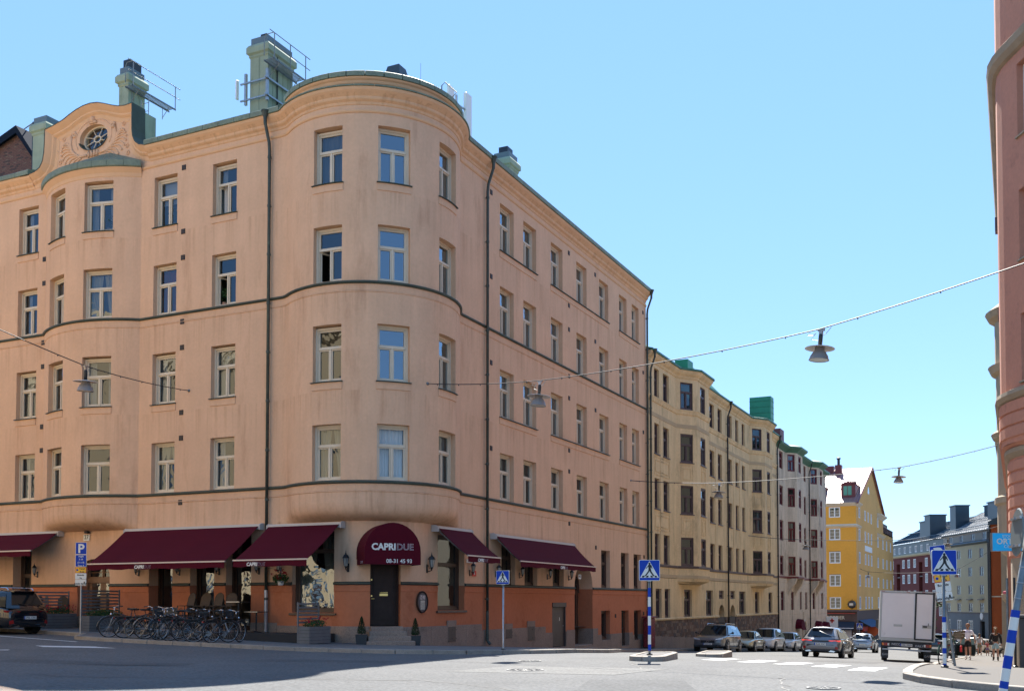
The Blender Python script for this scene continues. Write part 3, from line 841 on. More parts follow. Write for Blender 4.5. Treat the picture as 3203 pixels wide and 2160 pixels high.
# main cornice and the metal eaves sheets
CORN = [(0, 19.16), (.03, 19.18), (.05, 19.26), (.13, 19.32), (.15, 19.36), (.15, 19.42), (.23, 19.50), (.31, 19.58), (.34, 19.64), (.34, 19.68), (0, 19.70)]
STR = [(0, 18.88), (.03, 18.89), (.055, 18.93), (.055, 18.97), (.03, 19.0), (0, 19.01)]
sA, sB = UF.near(-18.05, 0), UF.near(-11.5, 0)
for a, b in ((0, sA), (sB, UF.L)):
    strip(UF, a, b, CORN, TRIM, 'cornice', BLD)
for a, b in ((0, UF.near(-17.35, 0)), (UF.near(-11.95, 0), UF.L)):
    strip(UF, a, b, STR, TRIM, 'frieze_moulding', BLD)
sO0, sO1 = UF.near(-4.6, 0), UF.near(0, 4.7)
k = 0
for a, b in ((0, sA), (sB, sO0), (sO1, UF.L)):
    n = round((b-a)/.78)
    for i in range(n):
        c, d = a+(b-a)*i/n, a+(b-a)*(i+1)/n
        strip(UF, c+.008, d-.008, [(.33, 19.685), (.40, 19.69), (.405, 19.86), (.36, 19.90), (-.1, 20.05)], COPPER, 'eaves_sheet', BLD)
n = 14
for i in range(n):
    c, d = sO0+(sO1-sO0)*i/n, sO0+(sO1-sO0)*(i+1)/n
    strip(UF, c+.008, d-.008, [(.33, 19.685), (.385, 19.69), (.385, 19.735), (-.15, 19.80)], COPPER, 'eaves_sheet', BLD)
# attic over the oriel
AT = Path(arc(*C0, 3.30, -128, 38, 30))
wall(AT, 0, AT.L, 19.72, 20.2, [], TRIM, 'attic_wall', BLD)
strip(AT, 0, AT.L, [(0, 19.95), (.03, 19.97), (.06, 20.05), (.13, 20.10), (.15, 20.15), (0, 20.17)], TRIM, 'attic_cornice', BLD)
n = 15
for i in range(n):
    c, d = AT.L*i/n, AT.L*(i+1)/n
    strip(AT, c+.008, d-.008, [(.14, 20.155), (.20, 20.16), (.205, 20.32), (.15, 20.36), (-.6, 20.5)], COPPER, 'eaves_sheet', BLD)
# roof
ROOFC = mat('green_roof_sheet', (.13, .19, .14), .5, noise=(1, .15), streak=.1, spec=.4)
mb = MB()
ev = [(-30, .1), (-5, .1), (-2.5, -.2), (-.6, .7), (.2, 2.7), (-.1, 5), (-.1, 27.6)]
rd = [(-30, 5.5), (-8, 5.5), (-6.5, 5.8), (-5.9, 6.2), (-5.6, 7), (-5.5, 8), (-5.5, 27.6)]
bk = [(-30, 12), (-12, 12), (-12, 12), (-12, 12), (-12, 12), (-12, 12.3), (-12, 27.6)]
for i in range(6):
    mb.quad((*ev[i], 19.95), (*ev[i+1], 19.95), (*rd[i+1], 23.0), (*rd[i], 23.0))
    mb.quad((*rd[i], 23.0), (*rd[i+1], 23.0), (*bk[i+1], 19.7), (*bk[i], 19.7))
mb.poly([(0, 27.6, 19.7), (-5.5, 27.6, 23.0), (-12, 27.6, 19.7)])
mb.build('roof', ROOFC, BLD)
RO_ = bpy.data.objects['roof']
# bay roof
mb = MB(); bp = Path(bay); m = 20
for i in range(m):
    a, b = bp.at(bp.L*i/m)[0], bp.at(bp.L*(i+1)/m)[0]
    na, nb_ = bp.at(bp.L*(i+.001)/m)[2], bp.at(bp.L*(i+.999)/m)[2]
    f = lambda p, n_, o: (p.x+n_.x*o, p.y+n_.y*o)
    A, B = f(a, na, .22), f(b, nb_, .22)
    mb.quad((*A, 19.22), (*B, 19.22), (-14.0+(b.x+14)*.12, 0, 19.95), (-14.0+(a.x+14)*.12, 0, 19.95))
mb.build('bay_roof', COPPER, BLD)
n = 9
for i in range(n):
    strip(bp, bp.L*i/n+.006, bp.L*(i+1)/n-.006, [(.0, 18.93), (.20, 18.95), (.235, 18.98), (.235, 19.2), (.21, 19.23)], COPPER, 'bay_fascia_sheet', BLD)
strip(bp, 0, bp.L, [(0, 18.6), (.02, 18.62), (.04, 18.75), (.12, 18.86), (.18, 18.94), (0, 18.95)], TRIM, 'bay_cornice', BLD)
# curved gable
OUTL = [(-18.6,19.70),(-18.1,19.69),(-17.7,19.74),(-17.42,19.86),(-17.25,20.1),(-17.17,20.45),(-17.14,20.9),(-17.13,21.44),(-16.7,21.5),(-16.4,21.56),(-16.05,21.65),(-15.7,21.79),(-15.3,21.92),(-14.9,22.0),(-14.5,22.02),(-14.1,21.97),(-13.7,21.84),(-13.3,21.69),(-12.95,21.58),(-12.6,21.53),(-12.17,21.55),(-12.17,21.0),(-12.16,20.5),(-12.12,20.2),(-12.0,19.96),(-11.8,19.8),(-11.5,19.72),(-11.2,19.70)]
def gable():
    n = len(OUTL); fr = []
    for i, (x, z) in enumerate(OUTL):
        def nrm(a, b):
            dx, dz = b[0]-a[0], b[1]-a[1]; L = math.hypot(dx, dz); return (dz/L, -dx/L)
        n0 = nrm(OUTL[max(i-1, 0)], OUTL[max(i-1, 0)+1]); n1 = nrm(OUTL[min(i, n-2)], OUTL[min(i, n-2)+1])
        nx, nz = n0[0]+n1[0], n0[1]+n1[1]; L = math.hypot(nx, nz); c = L/2; nx, nz = nx/L/max(c, .45), nz/L/max(c, .45)
        fr.append(((x, 0, z), (nx, 0, nz), (0, -1, 0)))
    prof = [(0, .0), (0, .34), (.04, .34), (.07, .31), (.15, .23), (.22, .15), (.28, .15), (.31, .12), (.37, .05), (.45, .03), (.52, .015), (.53, 0)]
    mb = MB(); mb.smooth = False; mb.sweep(fr, prof); mb.build('gable_cornice', TRIM, BLD)
    mb = MB(); mb.sweep(fr, [(-.012, .36), (-.012, -.35)]); mb.sweep(fr, [(-.012, .36), (.02, .365)]); mb.build('gable_capping', DKGREEN, BLD)
    # face with an oval hole
    cx, cz, rx, rz = -14.66, 20.77, .79, .53
    reg = [(-17.5, 18.95)]+[(x, z-.005) for x, z in OUTL[3:25]]+[(-11.85, 18.95)]
    def hit(a):
        dx, dz = math.cos(a), math.sin(a); best = 1e9
        for (x0, z0), (x1, z1) in zip(reg, reg[1:]+reg[:1]):
            ex, ez = x1-x0, z1-z0; D = dx*ez-dz*ex
            if abs(D) < 1e-9: continue
            t = ((x0-cx)*ez-(z0-cz)*ex)/D; u = ((x0-cx)*dz-(z0-cz)*dx)/D
            if t > 0 and -1e-6 <= u <= 1+1e-6: best = min(best, t)
        return best
    mb = MB(); N = 120
    A = [2*PI*i/N for i in range(N)]+[math.atan2(z-cz, x-cx) % (2*PI) for x, z in reg]; A = sorted(set(round(a, 6) for a in A)); A.append(A[0]+2*PI)
    for a, b in zip(A, A[1:]):
        ta, tb = hit(a+1e-7), hit(b-1e-7)
        p = lambda q, t: (cx+t*math.cos(q), -.004, cz+t*math.sin(q)); e = lambda q, y=-.004: (cx+rx*math.cos(q), y, cz+rz*math.sin(q))
        mb.quad(e(a), e(b), p(b, tb), p(a, ta)); mb.quad(e(a), e(a, .35), e(b, .35), e(b))
    mb.build('gable_wall', PINK, BLD)
    mb = MB(); mb.cur = 0     # sheet-metal cheeks
    mb.box(-12.22, -12.175, 0.01, .95, 19.8, 21.45); mb.box(-17.12, -17.08, .01, .95, 19.8, 21.4); mb.box(-17.1, -12.2, .9, .95, 19.9, 21.4)
    mb.build('gable_cheek', COPPERL, BLD)
    # oval window
    wn = MB(); el = lambda k, y, q: (cx+rx*k*math.cos(q), y, cz+rz*k*math.sin(q)); N = 40
    for i in range(N):
        a, b = 2*PI*i/N, 2*PI*(i+1)/N
        for k0, k1 in ((1.0, .88), (.27, .2)):
            wn.quad(el(k0, .2, a), el(k0, .2, b), el(k1, .2, b), el(k1, .2, a)); wn.quad(el(k1, .2, a), el(k1, .2, b), el(k1, .3, b), el(k1, .3, a)); wn.quad(el(k0, .2, a), el(k0, .2, b), el(k0, .3, b), el(k0, .3, a))
    w_ = wn.build('window', WHITEF, BLD)
    for i in range(8):
        a = R(22.5+45*i); g = MB(); g.tube([el(.25, .22, a), el(.9, .22, a)], .02, 4); g.build('glazing_bar', WHITEF, w_)
    g = MB(); g.poly([el(.95, .27, 2*PI*i/N) for i in range(N)]); g.build('pane', GLASS, w_)
    g = MB()
    for q0, q1 in ((R(195), R(345)),):
        for i in range(12):
            a, b = q0+(q1-q0)*i/12, q0+(q1-q0)*(i+1)/12
            g.quad(el(1.0, -.06, a), el(1.0, -.06, b), el(.97, .2, b), el(.97, .2, a)); g.quad(el(1.05, -.06, a), el(1.05, -.06, b), el(1.0, -.06, b), el(1.0, -.06, a))
    g.build('oval_sill', DKGREEN, BLD)
    g = MB(); g.box(-15.6, -13.7, .6, .65, 20.0, 21.5); g.build('attic_darkness_board', DARK, BLD)  # added dark sheet, stands in for the unlit attic behind the oval pane
    # stucco: ring moulding, scrolls and leaf sprays
    o = MB(); o.smooth = True
    o.tube([(cx+1.02*math.cos(a), -.0, cz+.74*math.sin(a)) for a in [R(-30+8*i) for i in range(31)]], .035, 6)
    def spiral(x, z, r, a0, turns, sgn):
        return [(x+sgn*r*(1-.8*t)*math.cos(a0+turns*2*PI*t), -.02, z+r*(1-.8*t)*math.sin(a0+turns*2*PI*t)) for t in [i/14 for i in range(15)]]
    rr = random.Random(2)
    for sg in (-1, 1):
        bx = cx+sg*.35
        stem = [(bx, 20.05), (cx+sg*.8, 20.08), (cx+sg*1.2, 20.35), (cx+sg*1.3, 20.7), (cx+sg*1.22, 21.05)]
        o.tube([(x, -.02, z) for x, z in stem]+spiral(cx+sg*1.1, 21.05, .13, 0, 1.2, sg), .05, 6)
        for k in range(11):
            t = k/10; x0 = cx+sg*(.6+.65*t); z0 = 20.02+.35*t
            ang = R(-15+95*t); L = .55+.45*math.sin(PI*t)
            pts = []; rs = []
            for q in range(9):
                f = q/8; a = ang-f*f*1.3
                x0 += sg*math.cos(a)*L/9; z0 += math.sin(a)*L/9; pts.append((x0, -.015, z0)); rs.append(.045*(1-.6*abs(f-.35)))
            o.tube(pts, .04, 5, rs=rs)
            o.ball((pts[-1][0], -.02, pts[-1][2]), .05, 6, 4)
        for (dx, dz) in ((2.05, 21.1), (1.7, 21.0), (1.9, 20.05), (2.1, 20.5), (1.95, 19.75)):
            for q in range(5):
                a = R(72*q); o.ball((cx+sg*dx+.07*math.cos(a), -.01, dz+.07*math.sin(a)), .042, 6, 4)
    o.ball((cx-.02, -.02, 21.5), .13, 8, 6, 1.2); o.tube([(cx-.2, -.03, 21.38), (cx+.2, -.03, 21.38)], .06, 6)
    for q in range(4): o.tube([(cx-.25+.17*q, -.02, 20.2), (cx-.22+.15*q, -.03, 19.95)], .06, 5)
    o.build('stucco_ornament', PINK, BLD)
gable()
# ---------------------------------------------------------------- shop fronts and doors of the corner building
def shop(o, style='B', fm=BROWNF, glass=None, transom=.68, curtain=None):
    loc, rot, wd, ht = opening_frame(GP, o)
    return place_window(('shop', round(wd, 2), round(ht, 2), style, fm.name), loc, rot, BLD, wd, ht, fm, style, curtain, glass=glass or GLASS, transom=transom, fw=.09)
for o in LW: shop(o, 'T', transom=.6)
for o in LR: shop(o, 'B', DOORM, GLASSW, .80)
shop(LB, 'B', BROWNF, GLASSW, .78, 4); shop(RB, 'B', BROWNF, GLASSW, .62)
for o in RWn+RW2: shop(o, 'T')
for i in (0, 2): shop(CE[i], 'S', BROWNF, GLASS)
for o in (LB, RB):
    strip(GP, o[0]-.1, o[1]+.1, [(-.35, o[2]+.02), (.07, o[2]-.02), (.08, o[2]-.09), (.02, o[2]-.10)], BROWNF, 'shop_sill', BLD)
def local(loc, rot): return Matrix.Translation(loc) @ Matrix.Rotation(rot, 4, 'Z')
def add_at(name, mb, m_, par, loc, rot): return mb.build(name, m_, par, loc, rot)
BRASS = mat('brass', (.65, .45, .16), .3, metal=1)
def panel_door(name, o, m_, panels=((.12, .46), (.54, .93)), lights=None, y=.0, double=False, arch=False):
    loc, rot, wd, ht = opening_frame(GP, o)
    f = MB(); h = wd/2; f.box(-h, -h+.08, -.09, .06, 0, ht); f.box(h-.08, h, -.09, .06, 0, ht); f.box(-h+.08, h-.08, -.09, .06, ht-.1, ht)
    fr = f.build('door_frame', m_, BLD, loc, rot)
    leafs = [(-h+.08, h-.08)] if not double else [(-h+.08, 0), (0, h-.08)]
    for x0, x1 in leafs:
        d = MB(); d.box(x0+.005, x1-.005, -.03, .03, .02, ht-.11)
        dd = d.build('door', m_, BLD, loc, rot)
        for za, zb in panels:
            p = MB(); a, b, c, e = x0+.13, x1-.13, (ht-.1)*za, (ht-.1)*zb
            for q, yy in ((0, -.045), (.035, -.038)):
                p.box(a+q, b-q, yy, -.028, c+q, e-q)
            p.box(a-.025, a, -.055, -.028, c-.025, e+.025); p.box(b, b+.025, -.055, -.028, c-.025, e+.025); p.box(a, b, -.055, -.028, c-.025, c); p.box(a, b, -.055, -.028, e, e+.025)
            p.build('door_panel', m_, dd)
        if lights:
            g = MB(); g.quad((x0+.17, -.034, lights[0]), (x1-.17, -.034, lights[0]), (x1-.17, -.034, lights[1]), (x0+.17, -.034, lights[1])); g.build('pane', GLASSW, dd)
    return dd, wd, ht
dd, wd, ht = panel_door('door', CD, DOORM)
for z in (1.08, 1.66):
    k = MB(); k.lathe([(0, -.05), (.03, -.05), (.03, -.03), (0, -.03)], 12, (-.43, 0, z), 'y'); k.build('lock', BRASS, dd)
k = MB(); k.box(-.12, .14, -.05, -.045, 1.1, 1.2); k.box(-.14, .16, -.045, -.03, 1.08, 1.22); k.build('letter_slot', BRASS, dd)
k = MB(); k.tube([(-.43, -.03, .98), (-.43, -.07, .98), (-.33, -.07, .98)], .012, 6); k.build('handle', BRASS, dd)
loc, rot, wd, ht = opening_frame(GP, CD)
P_, t_, n_ = GP.at((CD[0]+CD[1])/2); crot = math.atan2(t_.y, t_.x)
for i in range(4):   # curved granite steps
    z1 = .70-.16*i; mb = MB(); wq = .55+.09*i; dq = .32+.26*i
    mb.bevbox(-wq-.03, wq+.03, -dq, .45, z1-.165-(.2 if i == 3 else 0), z1-.003*i, .02)
    mb.build('doorstep', GRANITE, BLD, (P_.x, P_.y, 0), crot)
# left arched street door (double leaf with glass) and its arched head
def arch_head(o, name, m_, rise=.9, depth=.35, y0=0.0):
    loc, rot, wd, ht = opening_frame(GP, o, back=-o[4]); h = wd/2; z1 = ht
    mb = MB()
    for sg in (-1, 1):
        pts = [(sg*h, z1-rise), (sg*h, z1+.0)]+[(sg*h*math.cos(R(a)), z1-rise+rise*math.sin(R(a))) for a in range(90, -1, -6)][:-1]
        pts = [(sg*h, z1)]+[(sg*h*math.cos(R(a)), z1-rise+rise*math.sin(R(a))) for a in range(90, -1, -6)]
        mb.prism(pts, 0.0, depth, lambda a, b, d: (a, d, b))
    mb.build(name, m_, BLD, loc, rot)
arch_head(LD, 'door_arch', PINK, .75, .5)
arch_head(RD, 'door_arch', PINK, 1.15, .84)
WOODL = mat('varnished_oak_door', (.20, .10, .05), .45, noise=(5, .2))
o = (LD[0], LD[1], LD[2], 2.45, LD[4])
panel_door('door', o, WOODL, ((.05, .3),), (.85, 1.95), double=True)
loc, rot, wd, ht = opening_frame(GP, (LD[0], LD[1], 2.45, 3.3, LD[4]))
place_window(('fan',), loc, rot, BLD, wd, .85, WOODL, 'C', None)
o = (RD[0]+.45, RD[1]-.35, RD[2]+.12, 2.0, RD[4]-.02)
panel_door('door', o, BROWNF, ((.05, .3), (.36, .95)))
loc, rot, wd, ht = opening_frame(GP, (RD[0], RD[1], 2.0, 3.3, RD[4]-.02))
place_window(('fan2',), loc, rot, BLD, wd, 1.2, BROWNF, 'C', None)
loc, rot, wd, ht = opening_frame(GP, RD, back=-.02)
mb = MB(); mb.box(-wd/2, -wd/2+.45, -.04, .02, 0, 2.7); mb.box(wd/2-.35, wd/2, -.04, .02, 0, 2.7); mb.build('door_side_panel', BROWNF, BLD, loc, rot)
for i in range(2):
    mb = MB(); mb.bevbox(-wd/2+.02, wd/2-.02, -.82-.0*i-.28*(i), .0, -.2-.16*i, .06-.15*i, .02); mb.build('doorstep', GRANITE, BLD, (loc[0], loc[1], loc[2]-.02), rot)
# steel service door
loc, rot, wd, ht = opening_frame(GP, SD)
SDM = mat('brown_steel_door', (.072, .055, .048), .5, noise=(3, .15))
mb = MB(); mb.box(-wd/2, wd/2, -.02, .02, .03, ht-.2); d_ = mb.build('door', SDM, BLD, loc, rot)
mb = MB(); mb.box(-wd/2, wd/2, -.14, .02, ht-.18, ht+.02); mb.box(-wd/2, -wd/2+.05, -.1, -.02, 0, ht-.18); mb.box(wd/2-.05, wd/2, -.1, -.02, 0, ht-.18); mb.build('door_frame', SDM, BLD, loc, rot)
mb = MB(); mb.tube([(.6, -.02, .98), (.6, -.07, .98), (.5, -.07, .98)], .015, 6); mb.build('handle', STEEL, d_)
mb = MB(); mb.box(.2, .26, -.024, -.02, 1.22, 1.38); mb.build('sticker', WWHITE, d_)
# barred cellar door
loc, rot, wd, ht = opening_frame(GP, CE[1])
mb = MB(); mb.box(-wd/2, wd/2, 0, .03, 0, ht); mb.build('door', DARK, BLD, loc, rot)
mb = MB()
for i in range(9): x = -wd/2+.08+(wd-.16)*i/8; mb.tube([(x, -.1, 0), (x, -.1, ht)], .012, 5)
for z in (.1, ht/2, ht-.1): mb.box(-wd/2, wd/2, -.11, -.09, z-.02, z+.02)
mb.build('gate_bars', BLACK, BLD, loc, rot)
# hatches in the granite base
def on_R(y, z, out=0.0): P, t, n = GP.at(gR(y)); return (P.x+n.x*out, P.y+n.y*out, z), math.atan2(t.y, t.x)
for y0, y1, z0, z1 in ((3.85, 4.4, .05, .62), (8.82, 9.38, .02, .40), (11.05, 11.7, -.15, .47)):
    l, r_ = on_R((y0+y1)/2, z0, .03); mb = MB(); a = (y1-y0)/2
    mb.box(-a, a, -.03, 0, 0, z1-z0); h_ = mb.build('iron_hatch', SDM, BLD, l, r_)
    for z in (.12, z1-z0-.12): mb = MB(); mb.box(a-.25, a+.06, -.042, -.028, z-.015, z+.015); mb.build('hinge', SDM, h_)
    mb = MB(); mb.box(-a-.08, a+.08, -.015, .01, 0, z1-z0+.22); mb.build('hatch_surround', GRANITE, BLD, (l[0], l[1], l[2]+.02), r_)
P_, t_, n_ = GP.at(gL(-3.6)); mb = MB(); mb.box(-.3, .3, -.05, -.03, .2, .62); mb.build('iron_hatch', SDM, BLD, (-3.5, 0, 0))
# vents
vm = MB(); vm.box(-.10, .10, -.015, .03, -.10, .10); vm.cur = 1
for i in range(4): vm.box(-.085, .085, -.025, -.012, -.08+.045*i, -.06+.045*i)
vme = vm.mesh('wall_vent', [DARK, SDM])
for x in (-17.43, -9.73):
    for z in (16.06, 15.03, 12.5, 11.48, 8.93, 7.93)+((18.6, 5.42) if x > -12 else ()):
        link('wall_vent', vme, BLD, (x, -.002, z))
for y, zs in ((7.49, (18.6, 15.06, 11.46, 7.9)), (15.85, (18.56, 15.98, 14.8, 12.52, 11.44, 8.89, 7.87, 5.34)), (19.38, (18.49, 15.0, 11.43, 4.34)), (27.05, (18.42, 14.9, 11.4, 4.15)), (26.94, (.88,)), (22.26, (.8,))):
    for z in zs: link('wall_vent', vme, BLD, (.002, y, z), PI/2)
# downpipes
def downpipe(x, y, nx, ny, ztop, zbot, name='downpipe', r=.06, low=None, mt=PIPE, par=None):
    par = par or BLD
    o = MB(); o.smooth = True
    P = lambda out, z: (x+nx*out, y+ny*out, z)
    o.tube([P(.40, ztop-.25), P(.38, ztop-.55), P(.16, ztop-1.15), P(.13, ztop-1.45), P(.13, zbot+.3 if low is None else low)], r, 8)
    d = o.build(name, mt, par)
    h = MB(); h.lathe([(.0, -.45), (.055, -.45), (.07, -.2), (.14, .0), (.16, .02), (.16, .06), (0, .06)], 10, P(.40, ztop-.1)); h.build('hopper', mt, d)
    c = MB(); z = ztop-1.7
    while z > zbot+.6: c.lathe([(r+.001, -.05), (r+.014, -.045), (r+.014, .045), (r+.001, .05)], 8, P(.13, z)); c.tube([P(0, z), P(.1, z)], .015, 4); z -= 1.83
    c.build('pipe_collar', mt, d)
    s = MB(); s.tube([P(.13, zbot+.32 if low is None else low), P(.13, zbot+.2), P(.26, zbot+.05)], r*1.08, 8)
    if low is not None: s = MB(); s.tube([P(.13, low), P(.13, zbot+.2), P(.26, zbot+.05)], r*1.12, 8)
    s.build('pipe_shoe', STEEL if low is not None and low > 1.3 else mt, d)
downpipe(-5.42, 0, 0, -1, 19.85, .28, low=2.0)
downpipe(0, 6.92, 1, 0, 19.85, -.2, low=1.2)
downpipe(0, 27.45, 1, 0, 19.85, -1.1)
# ---------------------------------------------------------------- awnings (things that hang on the facade)
def awning(label, A, B, out, zt, zb, txt_pos, arms=True):
    """A, B: wall points (x, y) of the casing, outward to the right of A->B"""
    A, B = Vector(A), Vector(B); t = (B-A).normalized(); L = (B-A).length
    T = thing('awning', label, 'awning', (A.x, A.y, 0), math.atan2(t.y, t.x), 'maroon awnings of the restaurant')
    m = MB(); m.box(0, L, -.26, -.02, zt-.02, zt+.10); m.box(0, L, -.30, -.26, zt-.10, zt+.06); m.build('casing', AWNBOX, T)
    for x in (0, L): e = MB(); e.prism([(-.32, zt-.12), (-.02, zt-.12), (-.02, zt+.13), (-.2, zt+.13), (-.32, zt+.06)], x-.03 if x == 0 else x, x if x == 0 else x+.03, lambda a, b, d: (d, a, b)); e.build('casing_end', AWNBOX, T)
    n = max(2, round(L/1.18))
    for i in range(n):     # canvas widths sewn together
        a, b = .05+(L-.1)*i/n, .05+(L-.1)*(i+1)/n; c = MB()
        for j in range(4):
            f, g = j/4, (j+1)/4
            sag = lambda q: -.05*math.sin(PI*q)
            p = lambda x, q, dz=0: (x, -.28-(out-.28)*q, zt+.02+(zb-zt-.02)*q+sag(q)+dz)
            c.quad(p(a, f), p(b, f), p(b, g), p(a, g)); c.quad(p(a, f, -.012), p(a, g, -.012), p(b, g, -.012), p(b, f, -.012))
        c.quad((b-.006, -.28, zt+.024), (b+.006, -.28, zt+.024), (b+.006, -out, zb+.004), (b-.006, -out, zb+.004))
        c.build('canvas', MAROON, T)
    m = MB(); m.box(.02, L-.02, -out-.05, -out, zb-.03, zb+.02); m.build('front_bar', mat('awning_front_bar', (.62, .50, .40), .4), T)
    v = MB(); k = max(6, int(L/.35))
    for i in range(k):
        x0, x1 = .04+(L-.08)*i/k, .04+(L-.08)*(i+1)/k; h0, h1 = .23+.02*math.sin(i*1.7), .23+.02*math.sin((i+1)*1.7)
        v.quad((x0, -out-.03, zb-.03), (x1, -out-.03, zb-.03), (x1, -out-.035, zb-h1), (x0, -out-.035, zb-h0))
        v.quad((x0, -out-.022, zb-.03), (x0, -out-.027, zb-h0), (x1, -out-.027, zb-h1), (x1, -out-.022, zb-.03))
    v = v.build('valance', MAROON, T)
    text('CAPRI', .17, WWHITE, v, (txt_pos, -out-.042, zb-.205), name='lettering', align='RIGHT', bold=.006, shear=.15)
    text('DUE', .17, mat('outline_lettering', (.35, .25, .27), .6), v, (txt_pos+.01, -out-.042, zb-.205), name='lettering', align='LEFT', outline=True, shear=.15)
    for x in (.25, L-.25):
        a = MB(); a.tube([(x, -.22, zt-.12), (x+.45*(1 if x < 1 else -1), -out*.5, (zt+zb)/2-.22), (x, -out+.02, zb-.04)], .02, 5); a.build('folding_arm', STEEL, T)
    return T
awning('maroon awning furthest left, cut off by the picture edge behind the dark car', (-24, 0), (-16.05, 0), 1.55, 4.38, 3.62, 5)
awning('widest maroon awning over the bicycles and stacked chairs', (-12.35, 0), (-5.62, 0), 2.1, 4.34, 3.0, 2.9)
awning('maroon awning right of the left downpipe, above the hanging flower basket', (-5.25, 0), (-2.02, 0), 2.15, 4.30, 3.02, 1.1)
awning('smallest maroon awning, right of the entrance canopy', (0, 2.62), (0, 5.32), 1.5, 4.28, 3.26, 1.25)
awning('long maroon awning right of the right downpipe over the wall lamps', (0, 7.4), (0, 15.85), 1.35, 4.25, 3.22, 4.6)
# entrance canopy: domed front
P_, t_, n_ = GP.at((CD[0]+CD[1])/2)
T = thing('entrance_canopy', 'round-headed maroon entrance canopy with restaurant name and phone number over the corner door', 'canopy', (P_.x, P_.y, 0), crot+R(4))
W2 = 1.0; D_ = 1.0
def archp(k=1.0, n=18): return [(W2*k*math.cos(R(180-180*i/n)), 3.30+1.02*k*math.sin(R(180-180*i/n))) for i in range(n+1)]
m = MB(); pts = [(-W2, 3.07)]+archp()+[(W2, 3.07)]
m.poly([(x, -D_, z) for x, z in pts]); m.poly([(x, -D_+.01, z) for x, z in pts][::-1]); fr_ = m.build('canopy_front', MAROON, T)
m = MB(); bp_ = [(-W2*1.0, 3.07)]+archp()+[(W2*1.0, 3.07)]
for (x0, z0), (x1, z1) in zip(bp_, bp_[1:]):
    m.quad((x0, -D_, z0), (x1, -D_, z1), (x1, .3, z1), (x0, .3, z0))
m.build('canopy_side', MAROON, T)
m = MB()
for (xa, ya), (xb, yb) in (((-W2, .2), (-W2, -D_-.005)), ((-W2, -D_-.005), (W2, -D_-.005)), ((W2, -D_-.005), (W2, .2))):
    for q in range(4):
        f, g = q/4, (q+1)/4
        m.quad((xa+(xb-xa)*f, ya+(yb-ya)*f, 3.07), (xa+(xb-xa)*g, ya+(yb-ya)*g, 3.07), (xa+(xb-xa)*g, ya+(yb-ya)*g, 2.86), (xa+(xb-xa)*f, ya+(yb-ya)*f, 2.86))
va = m.build('valance', MAROON, T)
text('CAPRI', .315, WWHITE, fr_, (.10, -D_-.008, 3.37), align='RIGHT', bold=.012)
text('DUE', .315, mat('outline_lettering2', (.6, .52, .54), .6), fr_, (.12, -D_-.01, 3.37), align='LEFT', outline=True)
text('08-31 45 93', .19, WWHITE, va, (.22, -D_-.012, 2.92), bold=.003)
text('CAPRI', .13, MATS['outline_lettering'], va, (-W2-.008, -.55, 2.9), rot=(R(90), 0, R(-90)), shear=.1)
m = MB()
for s_ in (-1, 1): m.tube([(s_*.96, .1, 2.9), (s_*.96, -D_+.03, 2.9)], .012, 5); m.tube([(s_*.96, -D_+.03, 2.88), (s_*.96, -D_+.03, 3.3)], .012, 5)
m.build('canopy_frame', STEEL, T)
# ---------------------------------------------------------------- wall lanterns
def lantern_proto():
    T = thing('wall_lantern', 'x', 'lamp')
    m = MB(); m.smooth = True
    m.tube([(0, 0, -.22), (0, -.07, -.26), (0, -.15, -.23), (0, -.17, -.14)], .013, 6); m.tube([(0, 0, -.12), (0, -.06, -.08), (0, -.08, -.16), (0, -.17, -.2)], .009, 5)
    m.build('arm', BLACK, T)
    m = MB(); m.box(-.035, .035, -.02, 0, -.3, -.05); m.build('wall_plate', BLACK, T)
    m = MB(); m.lathe([(0, -.15), (.04, -.14), (.055, -.12), (.085, .1), (.06, .1)], 6, (0, -.17, 0)); m.build('glass_body', mat('lantern_glass', (.25, .25, .22), .15, spec=.8), T)
    m = MB(); m.lathe([(.105, .09), (.11, .10), (.07, .17), (.03, .20), (.02, .22), (.022, .235), (.01, .25), (.006, .30), (0, .31)], 6, (0, -.17, 0))
    for q in range(6): a = R(60*q); m.tube([(.056*math.cos(a), -.17+.056*math.sin(a), -.12), (.087*math.cos(a), -.17+.087*math.sin(a), .1)], .006, 4)
    m.build('cap', BLACK, T)
    m = MB(); m.lathe([(0, -.25), (.012, -.22), (.02, -.19), (.045, -.15), (.045, -.135), (0, -.13)], 6, (0, -.17, 0)); m.build('base', BLACK, T)
    return T
LP_ = lantern_proto(); index_tree(LP_)
spots = [(gL(-20.3), 'black wall lantern at the left picture edge beside the far-left awning'), (gL(-17.55), 'black wall lantern above the dark parked car, left of the parking sign'), (gL(-11.85), 'black wall lantern under the left end of the widest awning'),
         (gL(-9.72), 'black wall lantern under the middle of the widest awning'), (gL(-7.75), 'black wall lantern behind the stacked wicker chairs'), (gL(-5.85), 'black wall lantern just left of the left downpipe'),
         (gL(-4.85), 'black wall lantern behind the hanging geranium basket'), (ca(-80), 'pale-glassed wall lantern left of the entrance canopy'), (gR(2.3), 'pale-glassed wall lantern right of the entrance canopy'),
         (gR(5.62), 'black wall lantern beside the small red plate'), (gR(7.9), 'black wall lantern half behind the small crossing sign'), (gR(10.2), 'black wall lantern between the two left windows under the long awning'),
         (gR(13.2), 'black wall lantern above the steel service door, left of it'), (gR(15.75), 'black wall lantern beside the arched door')]
for i, (s_, lb) in enumerate(spots):
    P, t, n = GP.at(s_); o = LP_ if i == 0 else copy_tree(LP_)
    o.location = (P.x, P.y, 2.88+(.12 if 'pale' in lb else 0)); o.rotation_euler = (0, 0, math.atan2(t.y, t.x)); o['label'] = lb; o['group'] = 'wall lanterns on the restaurant front'
    if 'pale' in lb: o.scale = (1.25,)*3
